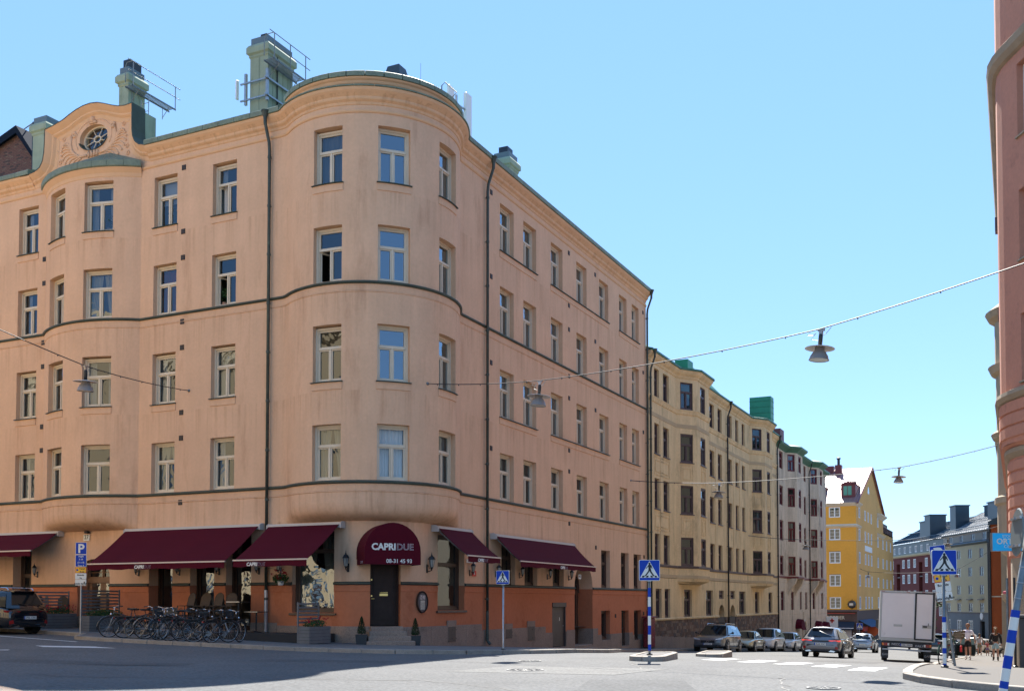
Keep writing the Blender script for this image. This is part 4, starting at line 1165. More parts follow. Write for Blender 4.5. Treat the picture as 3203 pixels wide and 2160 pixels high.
# small plates
def plate(label, s_, z, w_, h_, m_, txt=None, tm=None, ts=.1, cat='sign', name='house_number_plate', out=.03, path=GP):
    P, t, n = path.at(s_)
    T = thing(name, label, cat, (P.x+n.x*out, P.y+n.y*out, z), math.atan2(t.y, t.x))
    m = MB(); m.box(-w_/2, w_/2, -.012, .0, 0, h_); m.build('plate', m_, T)
    if txt: text(txt, ts, tm or WBLACK, T, (0, -.015, h_*.28), name='lettering', bold=.002)
    return T
plate('white house number plate 27 above the left arched door', gL(-14.7), 4.05, .34, .26, WWHITE, '27', ts=.24)
T_ = plate('white house number plate 40 over the right arched door', gR(17.1), 2.68, .32, .22, WWHITE, '40', ts=.2)
plate('narrow white street number plate 40-24 under the small awning', gR(5.7), 3.10, .8, .14, WWHITE, '40-24', ts=.11, name='street_plate')
plate('small red address plate beside a wall lantern', gR(5.95), 2.58, .34, .22, WRED, '8', WWHITE, .13, name='red_plate')
# number lamp over 27
m = MB(); m.lathe([(.0, .1), (.1, .08), (.12, 0), (.11, 0), (0, .05)], 10, (0, -.12, 0)); m.tube([(0, .05, .05), (0, -.1, .08)], .02, 5)
o = m.build('number_lamp', BLACK, None, (-14.6, 0, 4.35)); setp(o, None, 'tiny black lamp hood over house number 27', 'lamp')
# oval menu board
P, t, n = GP.at(GP.near(0, 1.95)); T = thing('menu_board', 'oval dark-framed menu case on the orange wall right of the door', 'menu board', (P.x+n.x*.02, P.y+n.y*.02, 1.56), math.atan2(t.y, t.x)+.02)
m = MB(); N = 28
el = lambda k, y: [(.31*k*math.cos(2*PI*i/N), y, .40*k*math.sin(2*PI*i/N)) for i in range(N)]
for (k0, y0), (k1, y1) in (((1, 0), (1.0, -.05)), ((1.0, -.05), (.95, -.075)), ((.95, -.075), (.86, -.06)), ((.86, -.06), (.86, -.03))):
    A_, B_ = el(k0, y0), el(k1, y1)
    for i in range(N): j = (i+1) % N; m.quad(A_[i], A_[j], B_[j], B_[i])
m.build('frame', DOORM, T)
m = MB(); m.poly(el(.87, -.032)); m.build('backing', mat('menu_backing', (.10, .09, .09), .6), T)
m = MB(); m.box(-.11, .13, -.038, -.034, -.27, .06); m.build('menu_sheet', mat('menu_paper', (.50, .45, .36), .8, noise=(25, .35)), T)
m = MB(); m.box(-.14, .16, -.036, -.033, .09, .25); m.build('food_picture', mat('menu_picture', (.40, .33, .30), .6, noise=(16, .8)), T)
m = MB()
for k in range(8): m.box(-.08, .10, -.041, -.038, -.24+.03*k, -.235+.03*k)
m.build('print_lines', WBLACK, T)
# ---------------------------------------------------------------- chimneys, walkways, aerials on the roof
def railing_walk(o, y0, y1, x, z, wd=.45, bars=3, h=1.05, dirn=1):
    """walkway along y at x with a handrail on the outside"""
    m = MB()
    for k in range(int((y1-y0)/.09)): m.box(x, x+wd, y0+.09*k, y0+.09*k+.03, z, z+.025)
    m.box(x, x+.03, y0, y1, z-.02, z+.05); m.box(x+wd-.03, x+wd, y0, y1, z-.02, z+.05); m.build('walkway', STEELD, o)
    m = MB(); n = bars
    for k in range(n): yy = y0+.05+(y1-y0-.1)*k/(n-1); m.tube([(x+wd, yy, z), (x+wd, yy, z+h)], .022, 5)
    for zz in (h, h*.55): m.tube([(x+wd, y0-.25, z+zz), (x+wd, y1+.25, z+zz)], .018, 5)
    m.tube([(x+wd, y0, z+h), (x+.1, y0, z+h), (x+.02, y0, z+h-.15), (x+.02, y0, z+.2)], .018, 5)
    m.build('handrail', STEELD, o)
    m = MB()
    for yy in (y0+.4, y1-.4): m.tube([(x-.02, yy, z-.45), (x+wd, yy, z)], .018, 4); m.tube([(x, yy, z-.5), (x, yy, z)], .018, 4)
    m.build('bracket', STEELD, o)
def chimney(x0, x1, y0, y1, zb, zt, seams=(2, 4), cap=True):
    m = MB(); m.box(x0, x1, y0, y1, zb, zt-.75)
    for k in range(1, seams[0]): x = x0+(x1-x0)*k/seams[0]; m.box(x-.015, x+.015, y0-.02, y0, zb, zt-.75)
    for k in range(1, seams[1]): y = y0+(y1-y0)*k/seams[1]; m.box(x1, x1+.02, y-.015, y+.015, zb, zt-.75)
    o = m.build('chimney', COPPERL, BLD)
    m = MB(); a, b, c, d = x0, x1, y0, y1
    def ring(e, z): return [(a-e, c-e, z), (b+e, c-e, z), (b+e, d+e, z), (a-e, d+e, z)]
    R_ = [ring(.0, zt-.85), ring(.04, zt-.8), ring(.04, zt-.72), ring(.12, zt-.66), ring(.12, zt-.42), ring(.05, zt-.3), ring(-.0, zt-.3)]
    for r0, r1 in zip(R_, R_[1:]):
        for i in range(4): j = (i+1) % 4; m.quad(r0[i], r0[j], r1[j], r1[i])
    m.build('chimney_head', COPPERL, o)
    m = MB(); m.box(x0+.02, x1-.02, y0+.02, y1-.02, zt-.31, zt); m.build('chimney_top', mat('blue_grey_sheet', (.11, .15, .17), .45, noise=(2, .1)), o)
    return o
c2 = chimney(-8.58, -7.67, 2.5, 4.12, 20.4, 24.68, (2, 5))
railing_walk(c2, 2.15, 4.3, -7.6, 23.4, .5)
for z in (22.75, 22.05):
    m = MB(); m.box(-7.6, -7.52, 2.2, 4.3, z, z+.07); m.box(-8.95, -7.5, 2.32, 2.38, z, z+.06); m.build('mounting_rail', STEEL, c2)
for x in (-7.62, -8.72): m = MB(); m.box(x-.05, x+.05, 2.36, 2.46, 21.9, 23.2); m.build('mounting_post', STEEL, c2)
m = MB(); m.box(-8.3, -8.0, 2.8, 3.3, 24.68, 24.95); m.build('flue_cap', BLACK, c2)
m = MB(); m.tube([(-7.63, 3.05, 24.0), (-7.62, 3.05, 20.4)], .025, 5); m.build('cable', BLACK, c2)
m = MB(); m.bevbox(-9.15, -9.08, 2.25, 2.42, 22.2, 23.0, .02); o = m.build('panel_antenna', WHITEP, None); setp(o, None, 'small white panel antenna on the left side of the tall roof chimney', 'antenna')
c1 = chimney(-15.38, -14.85+.02, 2.0, 2.95, 20.0, 24.75, (1, 3))
m = MB(); m.box(-15.3, -14.9, 2.15, 2.8, 24.7, 25.15); m.build('flue_cap', BLACK, c1)
railing_walk(c1, 1.8, 4.4, -14.82, 23.72, .42, 2)
m = MB()
for dx in (0, .42): m.tube([(-13.35+dx, 1.3, 22.6), (-13.1+dx, 1.0, 20.3)], .018, 5)
for k in range(6): f = k/6+.08; m.tube([(-13.35+.25*f, 1.3-.3*f, 22.6-2.3*f), (-12.93+.25*f, 1.3-.3*f, 22.6-2.3*f)], .014, 4)
m.build('roof_ladder', STEELD, BLD)
c0 = chimney(-20.7, -19.85, 2.0, 3.6, 19.9, 23.62, (1, 2))
m = MB(); m.box(-21.0, -20.72, 2.2, 3.3, 20, 23.6); m.build('flue', mat('dark_blue_sheet', (.01, .016, .028), .4), c0)
c3 = chimney(-4.2, -3.3, 16.0, 17.0, 21.5, 24.32, (1, 1))
m = MB(); m.box(-4.0, -3.5, 16.2, 16.8, 24.3, 24.68); m.build('flue_cap', mat('dark_blue_sheet', '#0c2a44', .4), c3)
m = MB()
for r0, z0, r1, z1 in ((.50, 21.45, .55, 22.3), (.30, 22.35, .22, 22.85)):
    pass
# roof ventilator over the oriel
V = (-2.2, 3.6)
m = MB(); ring = lambda e, z: [(V[0]-e, V[1]-e, z), (V[0]+e, V[1]-e, z), (V[0]+e, V[1]+e, z), (V[0]-e, V[1]+e, z)]
def rings(m, R_):
    for r0, r1 in zip(R_, R_[1:]):
        for i in range(4): j = (i+1) % 4; m.quad(r0[i], r0[j], r1[j], r1[i])
    m.poly(R_[-1])
rings(m, [ring(1.5, 20.4), ring(.40, 21.75)]); m.build('ventilator_base', COPPERL, BLD)
m = MB(); rings(m, [ring(.46, 21.72), ring(.46, 21.98), ring(.40, 21.98)]); m.build('ventilator_collar', mat('rust_red_sheet', (.10, .02, .02), .6), BLD)
m = MB(); rings(m, [ring(.40, 21.98), ring(.26, 22.55), ring(.0, 22.62)]); m.build('ventilator_cap', mat('blue_grey_dark_sheet', (.03, .045, .055), .5), BLD)
m = MB(); m.tube([(-.5, 4.2, 20.4), (-.5, 4.2, 21.75), (-.35, 4.2, 21.85), (.0, 4.5, 21.5), (-.3, 4.5, 21.3)], .025, 5); m.build('roof_hook', STEELD, BLD)
ant = thing('mobile_antenna', 'tall white panel antenna and square panel on the roof right of the oriel', 'antenna', (-1.2, 7.0, 20.0))
m = MB(); m.tube([(0, -.35, 0), (0, -.35, 2.6)], .05, 8); m.tube([(0, -.75, 2.2), (0, .9, 2.35)], .045, 6); m.build('mast', STEEL, ant)
m = MB(); m.bevbox(-.06, .06, -1.05, -.62, 1.85, 2.75, .02); m.build('square_panel', WHITEP, ant)
m = MB(); m.bevbox(-.06, .10, .35, .85, .6, 3.05, .03); m.build('tall_panel', WHITEP, ant)
o = MB().tube([(-2, 5.1, 20.2), (-2, 5.1, 23.4)], .008, 4).build('whip_aerial', STEELD, None); setp(o, None, 'thin whip aerial standing on the roof over the oriel', 'aerial')
m = MB(); m.lathe([(.06, 0), (.06, .35), (0, .36)], 8, (-9.6, .8, 19.95)); m.build('roof_pipe', COPPERL, BLD)

# brick house behind, left
BH = thing('brick_house', 'dark brick gable with blue-black metal roof behind the parapet at far left', 'building', (0, 0, 0))
m = MB(); m.poly([(-34, 6, 18), (-25.3, 6, 18), (-25.3, 6, 24.3), (-26.5, 6, 25.75), (-34, 6, 23.5)]); m.box(-34, -25.32, 6.02, 14, 18, 23); m.build('gable_wall', BRICKM[1], BH)
br = [MB().box(-.11, .11, -.012, .05, -.03, .03).mesh('brick', b) for b in BRICKM]
rr = random.Random(4); cnt = 0
bl = []
for j in range(70):
    z = 20.5+.083*j
    for i in range(34):
        x = -29.2+.245*i+(.12 if j % 2 else 0)
        if x > -25.45: continue
        top = 25.68-(-26.5-x)*.3 if x < -26.5 else 25.68-(x+26.5)*1.2
        if z > top-.05: continue
        bl.append((x, z))
rr.shuffle(bl)
far = MB()
for k, (x, z) in enumerate(bl):
    if k < 290: link('brick', br[rr.randrange(3)], BH, (x, 6-.0, z))
    else: far.box(x-.11, x+.11, 5.99, 6.05, z-.03, z+.03)
far.build('brickwork', BRICKM[0], BH)['kind'] = 'stuff'
m = MB(); DB = mat('black_blue_roof', (.012, .018, .03), .9, spec=.05)
m.quad((-34.5, 5.7, 23.55), (-26.5, 5.7, 26.0), (-26.5, 14, 26.0), (-34.5, 14, 23.55)); m.quad((-26.5, 5.7, 26.0), (-25.1, 5.7, 24.2), (-25.1, 14, 24.2), (-26.5, 14, 26.0))
m.quad((-34.5, 5.7, 23.55), (-26.5, 5.7, 26.0), (-26.5, 5.7, 25.6), (-34.5, 5.7, 23.15)); m.quad((-26.5, 5.7, 26.0), (-25.1, 5.7, 24.2), (-25.1, 5.7, 23.9), (-26.5, 5.7, 25.6)); m.build('roof', DB, BH)
m = MB(); m.tube([(-33, 7, 24.9), (-26.2, 7, 26.9), (-25.0, 7, 26.9)][:2], .03, 5)
for x, z in ((-30.4, 25.7), (-26.9, 26.7)): m.tube([(x, 7, z-1), (x, 7, z)], .04, 5)
m.build('roof_rail', STEELD, BH)
# ---------------------------------------------------------------- the street further on
def simple_windows(path, ops, parent, fm, style, key, reveal=.22, curtains=(None, 0, 2, None, 4), seed=1, fw=.07, glass=None):
    rr = random.Random(seed)
    for o in ops:
        loc, rot, wd, ht = opening_frame(path, o, reveal)
        place_window((key, round(wd, 1), round(ht, 1)), loc, rot, parent, wd, ht, fm, style, rr.choice(curtains), fw=fw, glass=glass)
def cant_path(y0, y1, bays, x=0.0):
    pts = [(x, y0)]
    for (a, b, c, d, e) in bays: pts += [(x, a), (x+e, b), (x+e, c), (x, d)]
    return Path(pts+[(x, y1)])
OCHRE = mat('ochre_plaster', (.70, .50, .275), .92, noise=(.5, .10), streak=.12, fine=(8, .05), bump=.2, bscale=40, spec=.2, dirt=('#8c7a5e', .9, .53, .5, (1, 1, .4)))
REVW = mat('violet_brown_window_paint', (.085, .055, .055), .5, noise=(3, .2))
SANDS = [mat('sandstone_block_%s' % n, c, .92, fine=(9, .2), spec=.2) for n, c in (('brown', (.15, .10, .075)), ('red', (.20, .125, .09)), ('grey', (.13, .105, .09)), ('light', (.24, .17, .125)))]
B2 = thing('apartment_building', 'ochre building with two canted oriels and rough stone base, beside the salmon corner house', 'building', (0, 27.6, 0))
B2.location = (0, 0, 0)
Y0, Y1 = 27.65, 64.35
bays2 = [(33.6, 35.0, 37.9, 39.3, .95), (53.7, 55.1, 58.0, 59.4, .95)]
P2 = cant_path(Y0, Y1, bays2); F2 = Path([(0, Y0), (0, Y1)])
f2 = lambda y: y-Y0
rows2 = [(3.83, 5.65), (7.14, 8.98), (10.46, 12.30), (13.86, 15.62)]
flat2 = [(29.1, 30.05), (30.85, 32.05), (41.6, 42.85), (43.85, 45.0), (46.95, 48.0), (49.1, 50.1), (51.2, 52.2), (61.2, 62.3)]
o2 = []
for z0, z1 in rows2:
    for a, b in flat2: o2.append((P2.near(0, a), P2.near(0, b), z0, z1, .24))
    for (a, b, c, d, e) in bays2:
        s = P2.near(e/2, (a+b)/2); o2.append((s-.52, s+.52, z0, z1, .14))
        s = P2.near(e, (b+c)/2); o2.append((s-.6, s+.6, z0, z1, .14))
wall(P2, 0, P2.L, 3.0, 16.35, o2, OCHRE, 'upper_wall', B2, .24)
simple_windows(P2, o2, B2, REVW, 'T', 'b2', seed=3)
g2 = [(f2(a), f2(b), .56, 2.34, .24) for a, b in ((29.22, 30.36), (31.0, 32.1), (35.13, 36.9), (40.42, 42.23), (49.98, 52.05), (55.36, 56.92), (60.55, 62.09))]
g2s = [(f2(43.9), f2(45.3), 1.75, 2.36, .2), (f2(47.2), f2(48.6), 1.75, 2.36, .2)]
d2 = [(f2(43.8), f2(45.5), -2.1, 1.32, .7), (f2(47.1), f2(48.7), -2.2, 1.30, .7)]
wall(F2, 0, F2.L, .42, 3.05, g2+g2s+d2, OCHRE, 'ground_storey_wall', B2, .24)
simple_windows(F2, g2+g2s, B2, REVW, 'T', 'b2g', seed=8)
for o in d2:
    loc, rot, wd, ht = opening_frame(F2, o); m = MB(); h = wd/2
    for sg in (-1, 1): m.prism([(sg*h, ht)]+[(sg*h*math.cos(R(a)), ht-.8+.8*math.sin(R(a))) for a in range(90, -1, -10)], -.7, -.02)
    m.build('door_arch', OCHRE, B2, loc, rot); m = MB(); m.box(-h, h, -.02, .03, 0, ht); m.build('door', REVW, B2, loc, rot)
for (a, b, c, d, e) in bays2:   # oriel soffits, tapering in
    m = MB()
    prof = [(1, 3.0), (.93, 2.84), (.55, 2.72), (0, 2.66)]
    plan = [(0, a), (e, b), (e, c), (0, d)]
    for (k0, z0), (k1, z1) in zip(prof, prof[1:]):
        cy = (a+d)/2
        q = lambda p, k: (p[0]*k, cy+(p[1]-cy)*(.85+.15*k))
        for i in range(3): m.quad((*q(plan[i], k0), z0), (*q(plan[i+1], k0), z0), (*q(plan[i+1], k1), z1), (*q(plan[i], k1), z1))
    m.build('oriel_soffit', OCHRE, B2)
OCH2 = mat('ochre_frieze_band', (.48, .35, .21), .92, noise=(.8, .1), spec=.2)
strip(P2, 0, P2.L, [(0, 3.66), (.06, 3.68), (.10, 3.76), (.10, 3.80), (0, 3.83)], REVW, 'sill_course', B2)
strip(P2, 0, P2.L, [(0, 13.52), (.05, 13.54), (.10, 13.74), (.13, 13.78), (.13, 13.83), (0, 13.86)], OCHRE, 'sill_course', B2)
strip(P2, 0, P2.L, [(0, 12.65), (.02, 12.66), (.02, 12.90), (0, 12.91)], OCH2, 'frieze_band', B2)
strip(P2, 0, P2.L, [(0, 3.02), (.02, 3.03), (.02, 3.22), (0, 3.23)], OCH2, 'frieze_band', B2)
strip(F2, 0, f2(43.7), [(0, .40), (.09, .42), (.11, .50), (.05, .56), (0, .57)], OCHRE, 'plinth_ledge', B2)
strip(F2, f2(48.8), F2.L, [(0, .40), (.09, .42), (.11, .50), (.05, .56), (0, .57)], OCHRE, 'plinth_ledge', B2)
# sills and relief panels between the storeys
for o in o2:
    strip(P2, o[0]-.06, o[1]+.06, [(-.2, o[2]+.02), (.07, o[2]-.01), (.08, o[2]-.05), (.01, o[2]-.06)], REVW, 'window_sill', B2)
def relief(path, s0, s1, z0, z1, par, m_):
    m = MB()
    for q in (0, .16):
        a, b, c, d = s0+q, s1-q, z0+q*1.2, z1-q*1.2
        if b-a < .15: continue
        for (u0, u1, v0, v1) in ((a, a+.04, c, d), (b-.04, b, c, d), (a+.04, b-.04, c, c+.04), (a+.04, b-.04, d-.04, d)):
            A, t, n = path.at(u0+1e-3); B_, _, _ = path.at(u1-1e-3)
            f = lambda p, o_, z: (p.x+n.x*o_, p.y+n.y*o_, z)
            m.quad(f(A, .03, v0), f(B_, .03, v0), f(B_, .03, v1), f(A, .03, v1))
            for (p_, q_) in (((A, v0), (A, v1)), ((B_, v0), (B_, v1)), ((A, v0), (B_, v0)), ((A, v1), (B_, v1))):
                m.quad(f(p_[0], 0, p_[1]), f(q_[0], 0, q_[1]), f(q_[0], .03, q_[1]), f(p_[0], .03, p_[1]))
    m.build('relief_panel', m_, par)
for (za, zb) in ((9.18, 10.28), (5.85, 6.95)):
    for (a, b, c, d, e) in bays2:
        s = P2.near(e/2, (a+b)/2); relief(P2, s-.5, s+.5, za, zb, B2, OCHRE)
        s = P2.near(e, (b+c)/2); relief(P2, s-.5, s+.5, za, zb, B2, OCHRE)
    for a, b in ((29.1, 32.05),): relief(P2, P2.near(0, a), P2.near(0, b), za, zb, B2, OCHRE)
for y in (30.45, 43.35, 48.55, 50.6):  # pilaster strips between paired windows
    s = P2.near(0, y); 
    strip(P2, s-.28, s+.28, [(0, 3.9), (.03, 3.92), (.03, 12.6), (0, 12.62)], OCHRE, 'pilaster', B2)
strip(P2, 0, P2.L, [(0, 15.85), (.05, 15.88), (.09, 16.0), (.22, 16.12), (.30, 16.24), (.33, 16.34), (0, 16.36)], OCHRE, 'cornice', B2)
GRN = mat('bright_green_roof_sheet', (.035, .22, .135), .5, noise=(.9, .12), spec=.4)
GRND = mat('eaves_green_sheet', (.045, .15, .10), .55, noise=(1, .25), spec=.4)
n = 44
for i in range(n):
    a, b = P2.L*i/n+.01, P2.L*(i+1)/n-.01
    strip(P2, a, b, [(.32, 16.345), (.40, 16.35), (.40, 16.47), (-.2, 16.62)], GRND, 'eaves_sheet', B2)
m = MB(); m.quad((0, Y0, 16.5), (0, Y1, 16.5), (-6, Y1, 21.3), (-6, Y0, 21.3)); m.quad((-6, Y0, 21.3), (-6, Y1, 21.3), (-12, Y1, 16), (-12, Y0, 16)); m.poly([(0, Y0, 16.5), (-6, Y0, 21.3), (-12, Y0, 16.5)])
rf = m.build('roof', GRN, B2)
m = MB(); m.box(-4.4, -3.0, 66.0-.6, 80-.6-5, 19.0, 22.3)
rf2 = MB(); rf2.box(-2.75, -.8, 65.9, 67.2, 16.5, 20.45); rf2.build('roof_box', GRN, rf)
m = MB()
for k in range(4): m.box(-2.78, -.77, 65.87, 67.23, 18.4+.55*k, 18.415+.55*k)
m.build('sheet_seams', GRND, rf)
m = MB(); m.box(-3.6, -2.6, 45.2, 46.6, 18, 19.75); m.build('roof_chimney', GRN, rf)
m = MB(); m.quad((-2.4, 47.0, 18.0), (-2.4, 58.6, 18.0), (-3.2, 58.6, 19.15), (-3.2, 47.0, 20.0)); m.build('roof_monitor', GRN, rf)
m = MB(); m.quad((-12, Y0, -3), (-12, Y1, -3), (-12, Y1, 16.6), (-12, Y0, 16.6)); m.quad((0, Y0, 14), (-12, Y0, 14), (-12, Y0, 16.5), (0, Y0, 16.5)); m.build('back_wall', OCHRE, B2)
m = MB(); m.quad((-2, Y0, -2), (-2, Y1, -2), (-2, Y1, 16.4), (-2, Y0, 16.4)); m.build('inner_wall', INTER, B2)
# rough stone base: coursed blocks, the nearest as single pieces
m = MB(); m.quad((-.02, Y0, -3.2), (-.02, Y1, -3.2), (-.02, Y1, .42), (-.02, Y0, .42)); m.build('base_mortar', mat('dark_mortar', (.10, .085, .07), .95), B2)
rr = random.Random(9)
blk = [MB().bevbox(-.5, .5, -.03, .06, -.5, .5, .02, Matrix.Rotation(0, 4, 'X')).mesh('stone_block', s) for s in SANDS]
cnt = 0; farb = [MB() for s in SANDS]
y = Y0; lst = []
zc = .41; rowi = 0
while zc > -3.1:
    h = rr.choice((.17, .2, .23)); y = Y0-rr.random()*.3
    while y < Y1-.1:
        L = rr.uniform(.26, .52); a, b = max(y, Y0), min(y+L, Y1)
        y += L
        gy = gh(1, (a+b)/2)+.12
        if zc < gy-.1 or zc-h > .42: continue
        if any(f2(a) < o[1] and f2(b) > o[0] for o in d2): continue
        lst.append((a, b, zc-h, zc))
    zc -= h
lst.sort()
lower = [(a, b, c, d) for a, b, c, d in lst if d < gh(1, a)+.12+.75]
lst = [q for q in lst if q not in set(lower)]
for i, (a, b, c, d) in enumerate(lst):
    k = rr.randrange(4)
    if i < 295: link('stone_block', blk[k], B2, (0, (a+b)/2, (c+d)/2), PI/2, scale=(b-a-.015, 1+rr.random()*.5, d-c-.012))
    else: farb[k].box(-.03, .05+rr.random()*.03, a+.008, b-.008, c+.006, d-.006)
for k in range(4): farb[k].build('stonework', SANDS[k], B2)['kind'] = 'stuff'
n = 30
for i in range(n):      # smooth grey slabs at the foot
    a, b = Y0+(Y1-Y0)*i/n, Y0+(Y1-Y0)*(i+1)/n
    if any(f2(a) < o[1] and f2(b) > o[0] for o in d2): continue
    m = MB(); g_ = gh(1, (a+b)/2)+.12; m.box(-.05, .09, a+.01, b-.01, g_-.5, g_+.72); m.build('base_slab', GRANITE, B2)
for y in (28.05, 46.2, 64.1): downpipe(0, y, 1, 0, 16.5, gh(1, y)+.15, mt=BLACK if y > 28.5 else PIPE, par=B2)
# utility boxes: red street cabinet at the joint
T = thing('post_box', 'graffitied dark red street box against the wall between salmon and ochre buildings', 'street box', (.45, 26.6, gh(.5, 26.6)+.12))
RB_ = mat('dark_red_enamel', (.16, .012, .015), .5, fine=(14, .8), dirt=('#b9a8a4', 5, .60, .8))
m = MB(); m.bevbox(-.22, .22, -.45, .45, .1, 1.75, .05); m.build('cabinet', RB_, T)
m = MB(); m.bevbox(-.28, .28, -.5, .5, 1.75, 1.85, .03); m.lathe([(.14, 1.85), (.14, 2.15), (0, 2.25)], 10); m.build('cap', RB_, T); m = MB(); m.box(-.2, .2, -.4, .4, 0, .1); m.build('base', BLACK, T)

# ---------------------------------------------------------------- third building, red windows
BEI = mat('weathered_beige_plaster', (.60, .48, .355), .92, noise=(.5, .12), streak=.2, fine=(8, .06), bump=.2, bscale=40, spec=.2, dirt=('#6f6558', .7, .53, .65, (1, 1, .35)))
REDW = mat('dark_red_window_paint', (.13, .012, .015), .45)
B3 = thing('apartment_building', 'weathered beige building with dark red windows and two bays on consoles, beyond the ochre one', 'building')
Y2, Y3 = 64.4, 91.0
bays3 = [(68.4, 69.4, 72.3, 73.3, .85), (80.4, 81.4, 84.2, 85.2, .85)]
P3 = cant_path(Y2, Y3, bays3); F3 = Path([(0, Y2), (0, Y3)])
rows3 = [(3.96, 5.75), (7.14, 9.02), (10.4, 12.2), (13.75, 15.35)]
o3 = []
for z0, z1 in rows3:
    for a, b in ((65.5, 67.2), (75.3, 76.0), (77.6, 78.8), (87.75, 88.85)): o3.append((P3.near(0, a), P3.near(0, b), z0, z1, .2))
    for (a, b, c, d, e) in bays3:
        s = P3.near(e/2, (a+b)/2); o3.append((s-.42, s+.42, z0, z1, .12))
        s = P3.near(e, (b+c)/2); o3.append((s-.6, s+.6, z0, z1, .12))
wall(P3, 0, P3.L, 3.7, 15.9, o3, BEI, 'upper_wall', B3, .2); simple_windows(P3, o3, B3, REDW, 'T', 'b3', seed=5)
g3 = [(a-Y2, b-Y2, .62, 2.5, .2) for a, b in ((65.7, 67.3), (70.5, 71.9), (74.9, 75.9), (77.8, 78.95), (82.0, 83.6), (87.35, 88.75))]
wall(F3, 0, F3.L, -4.2, 3.75, g3, BEI, 'ground_storey_wall', B3, .2); simple_windows(F3, g3, B3, REDW, 'T', 'b3g', seed=6)
for k in range(8):    # rustication joints stand as shallow courses
    z = -.2+.5*k
    for a, b in runs(F3, 0, F3.L, g3, z, z+.03): strip(F3, a, b, [(0, z), (.02, z+.005), (.02, z+.44), (0, z+.45)], BEI, 'rusticated_course', B3)
for (a, b, c, d, e) in bays3:
    m = MB()
    plan = [(0, a), (e, b), (e, c), (0, d)]; m.poly([(x, y, 3.7) for x, y in plan])
    for y_ in (b-.3, c+.3): m.prism([(0, 3.7), (.85, 3.7), (.7, 3.2), (.25, 2.6), (0, 2.0)], y_-.3, y_+.3, lambda p, q, dd_: (p, dd_, q))
    m.build('bay_console', BEI, B3)
strip(P3, 0, P3.L, [(0, 3.68), (.05, 3.70), (.09, 3.82), (.09, 3.86), (0, 3.90)], REDW, 'sill_course', B3)
strip(P3, 0, P3.L, [(0, 15.5), (.10, 15.6), (.45, 15.85), (.5, 15.95), (.5, 16.05), (-.3, 16.3)], GRND, 'eaves', B3)
m = MB(); m.quad((.3, Y2, 16.1), (.3, Y3, 16.1), (-5, Y3, 19.8), (-5, Y2, 19.8)); m.quad((-5, Y2, 19.8), (-5, Y3, 19.8), (-10, Y3, 16), (-10, Y2, 16)); m.poly([(.3, Y3, 16.1), (-5, Y3, 19.8), (-10, Y3, 16)]); m.build('roof', GRND, B3)
m = MB(); m.quad((0, Y3, -5), (-12, Y3, -5), (-12, Y3, 16.2), (0, Y3, 16.2)); m.quad((-12, Y2, -5), (-12, Y3, -5), (-12, Y3, 16), (-12, Y2, 16)); m.build('end_wall', BEI, B3)
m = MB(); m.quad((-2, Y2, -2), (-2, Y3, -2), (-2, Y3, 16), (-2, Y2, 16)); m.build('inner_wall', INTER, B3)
downpipe(0, 80.0, 1, 0, 16.1, gh(1, 80)+.15, mt=BLACK, par=B3)
m = MB(); m.box(-4.6, -3.4, 83, 85, 17, 20.2); m.build('roof_chimney', mat('rust_red_sheet2', (.14, .03, .03), .6), B3)
for y, lb in ((73.6, 'first small domed maroon awning low on the beige building'), (84.2, 'middle small domed maroon awning low on the beige building'), (88.8, 'last small domed maroon awning low on the beige building')):
    g_ = gh(1, y)+.12; m = MB(); m.smooth = False
    for i in range(8):
        a, b = R(180*i/8), R(180*(i+1)/8); W_ = 1.15
        A = lambda q, o_: (o_, y+W_*math.cos(q)*(1 if o_ == 0 else .96), g_+1.9+.95*math.sin(q)*(1 if o_ == 0 else .92))
        m.quad(A(a, 0), A(b, 0), A(b, .55), A(a, .55)); m.quad(A(a, .55), A(b, .55), (.7, y+W_*.9*math.cos(b), g_+1.75), (.7, y+W_*.9*math.cos(a), g_+1.75))
    setp(m.build('awning', MAROON, None), None, lb, 'awning', 'domed awnings')
m = MB()
for y in (69.0, 71.2): m.lathe([(0, 0), (.35, 0), (.35, .01)], 10)
T = thing('arched_doorway', 'arched light stone portal with carved head in the beige building', 'portal', (0, 77.0, gh(1, 77)+.12), PI/2)
m = MB()
for sg in (-1, 1): m.box(sg*.75-.15, sg*.75+.15, -.12, 0, 0, 2.0)
m.build('jamb', BEI, T); m = MB(); m.tube([(.75*math.cos(R(a)), -.06, 2.0+.75*math.sin(R(a))) for a in range(0, 181, 20)], .14, 5); m.box(-.35, .35, -.1, 0, 2.8, 3.6); m.build('arch', BEI, T)
m = MB(); m.box(-.62, .62, -.03, 0, 0, 2.5); m.build('door', mat('sand_door', (.30, .24, .15), .6), T)

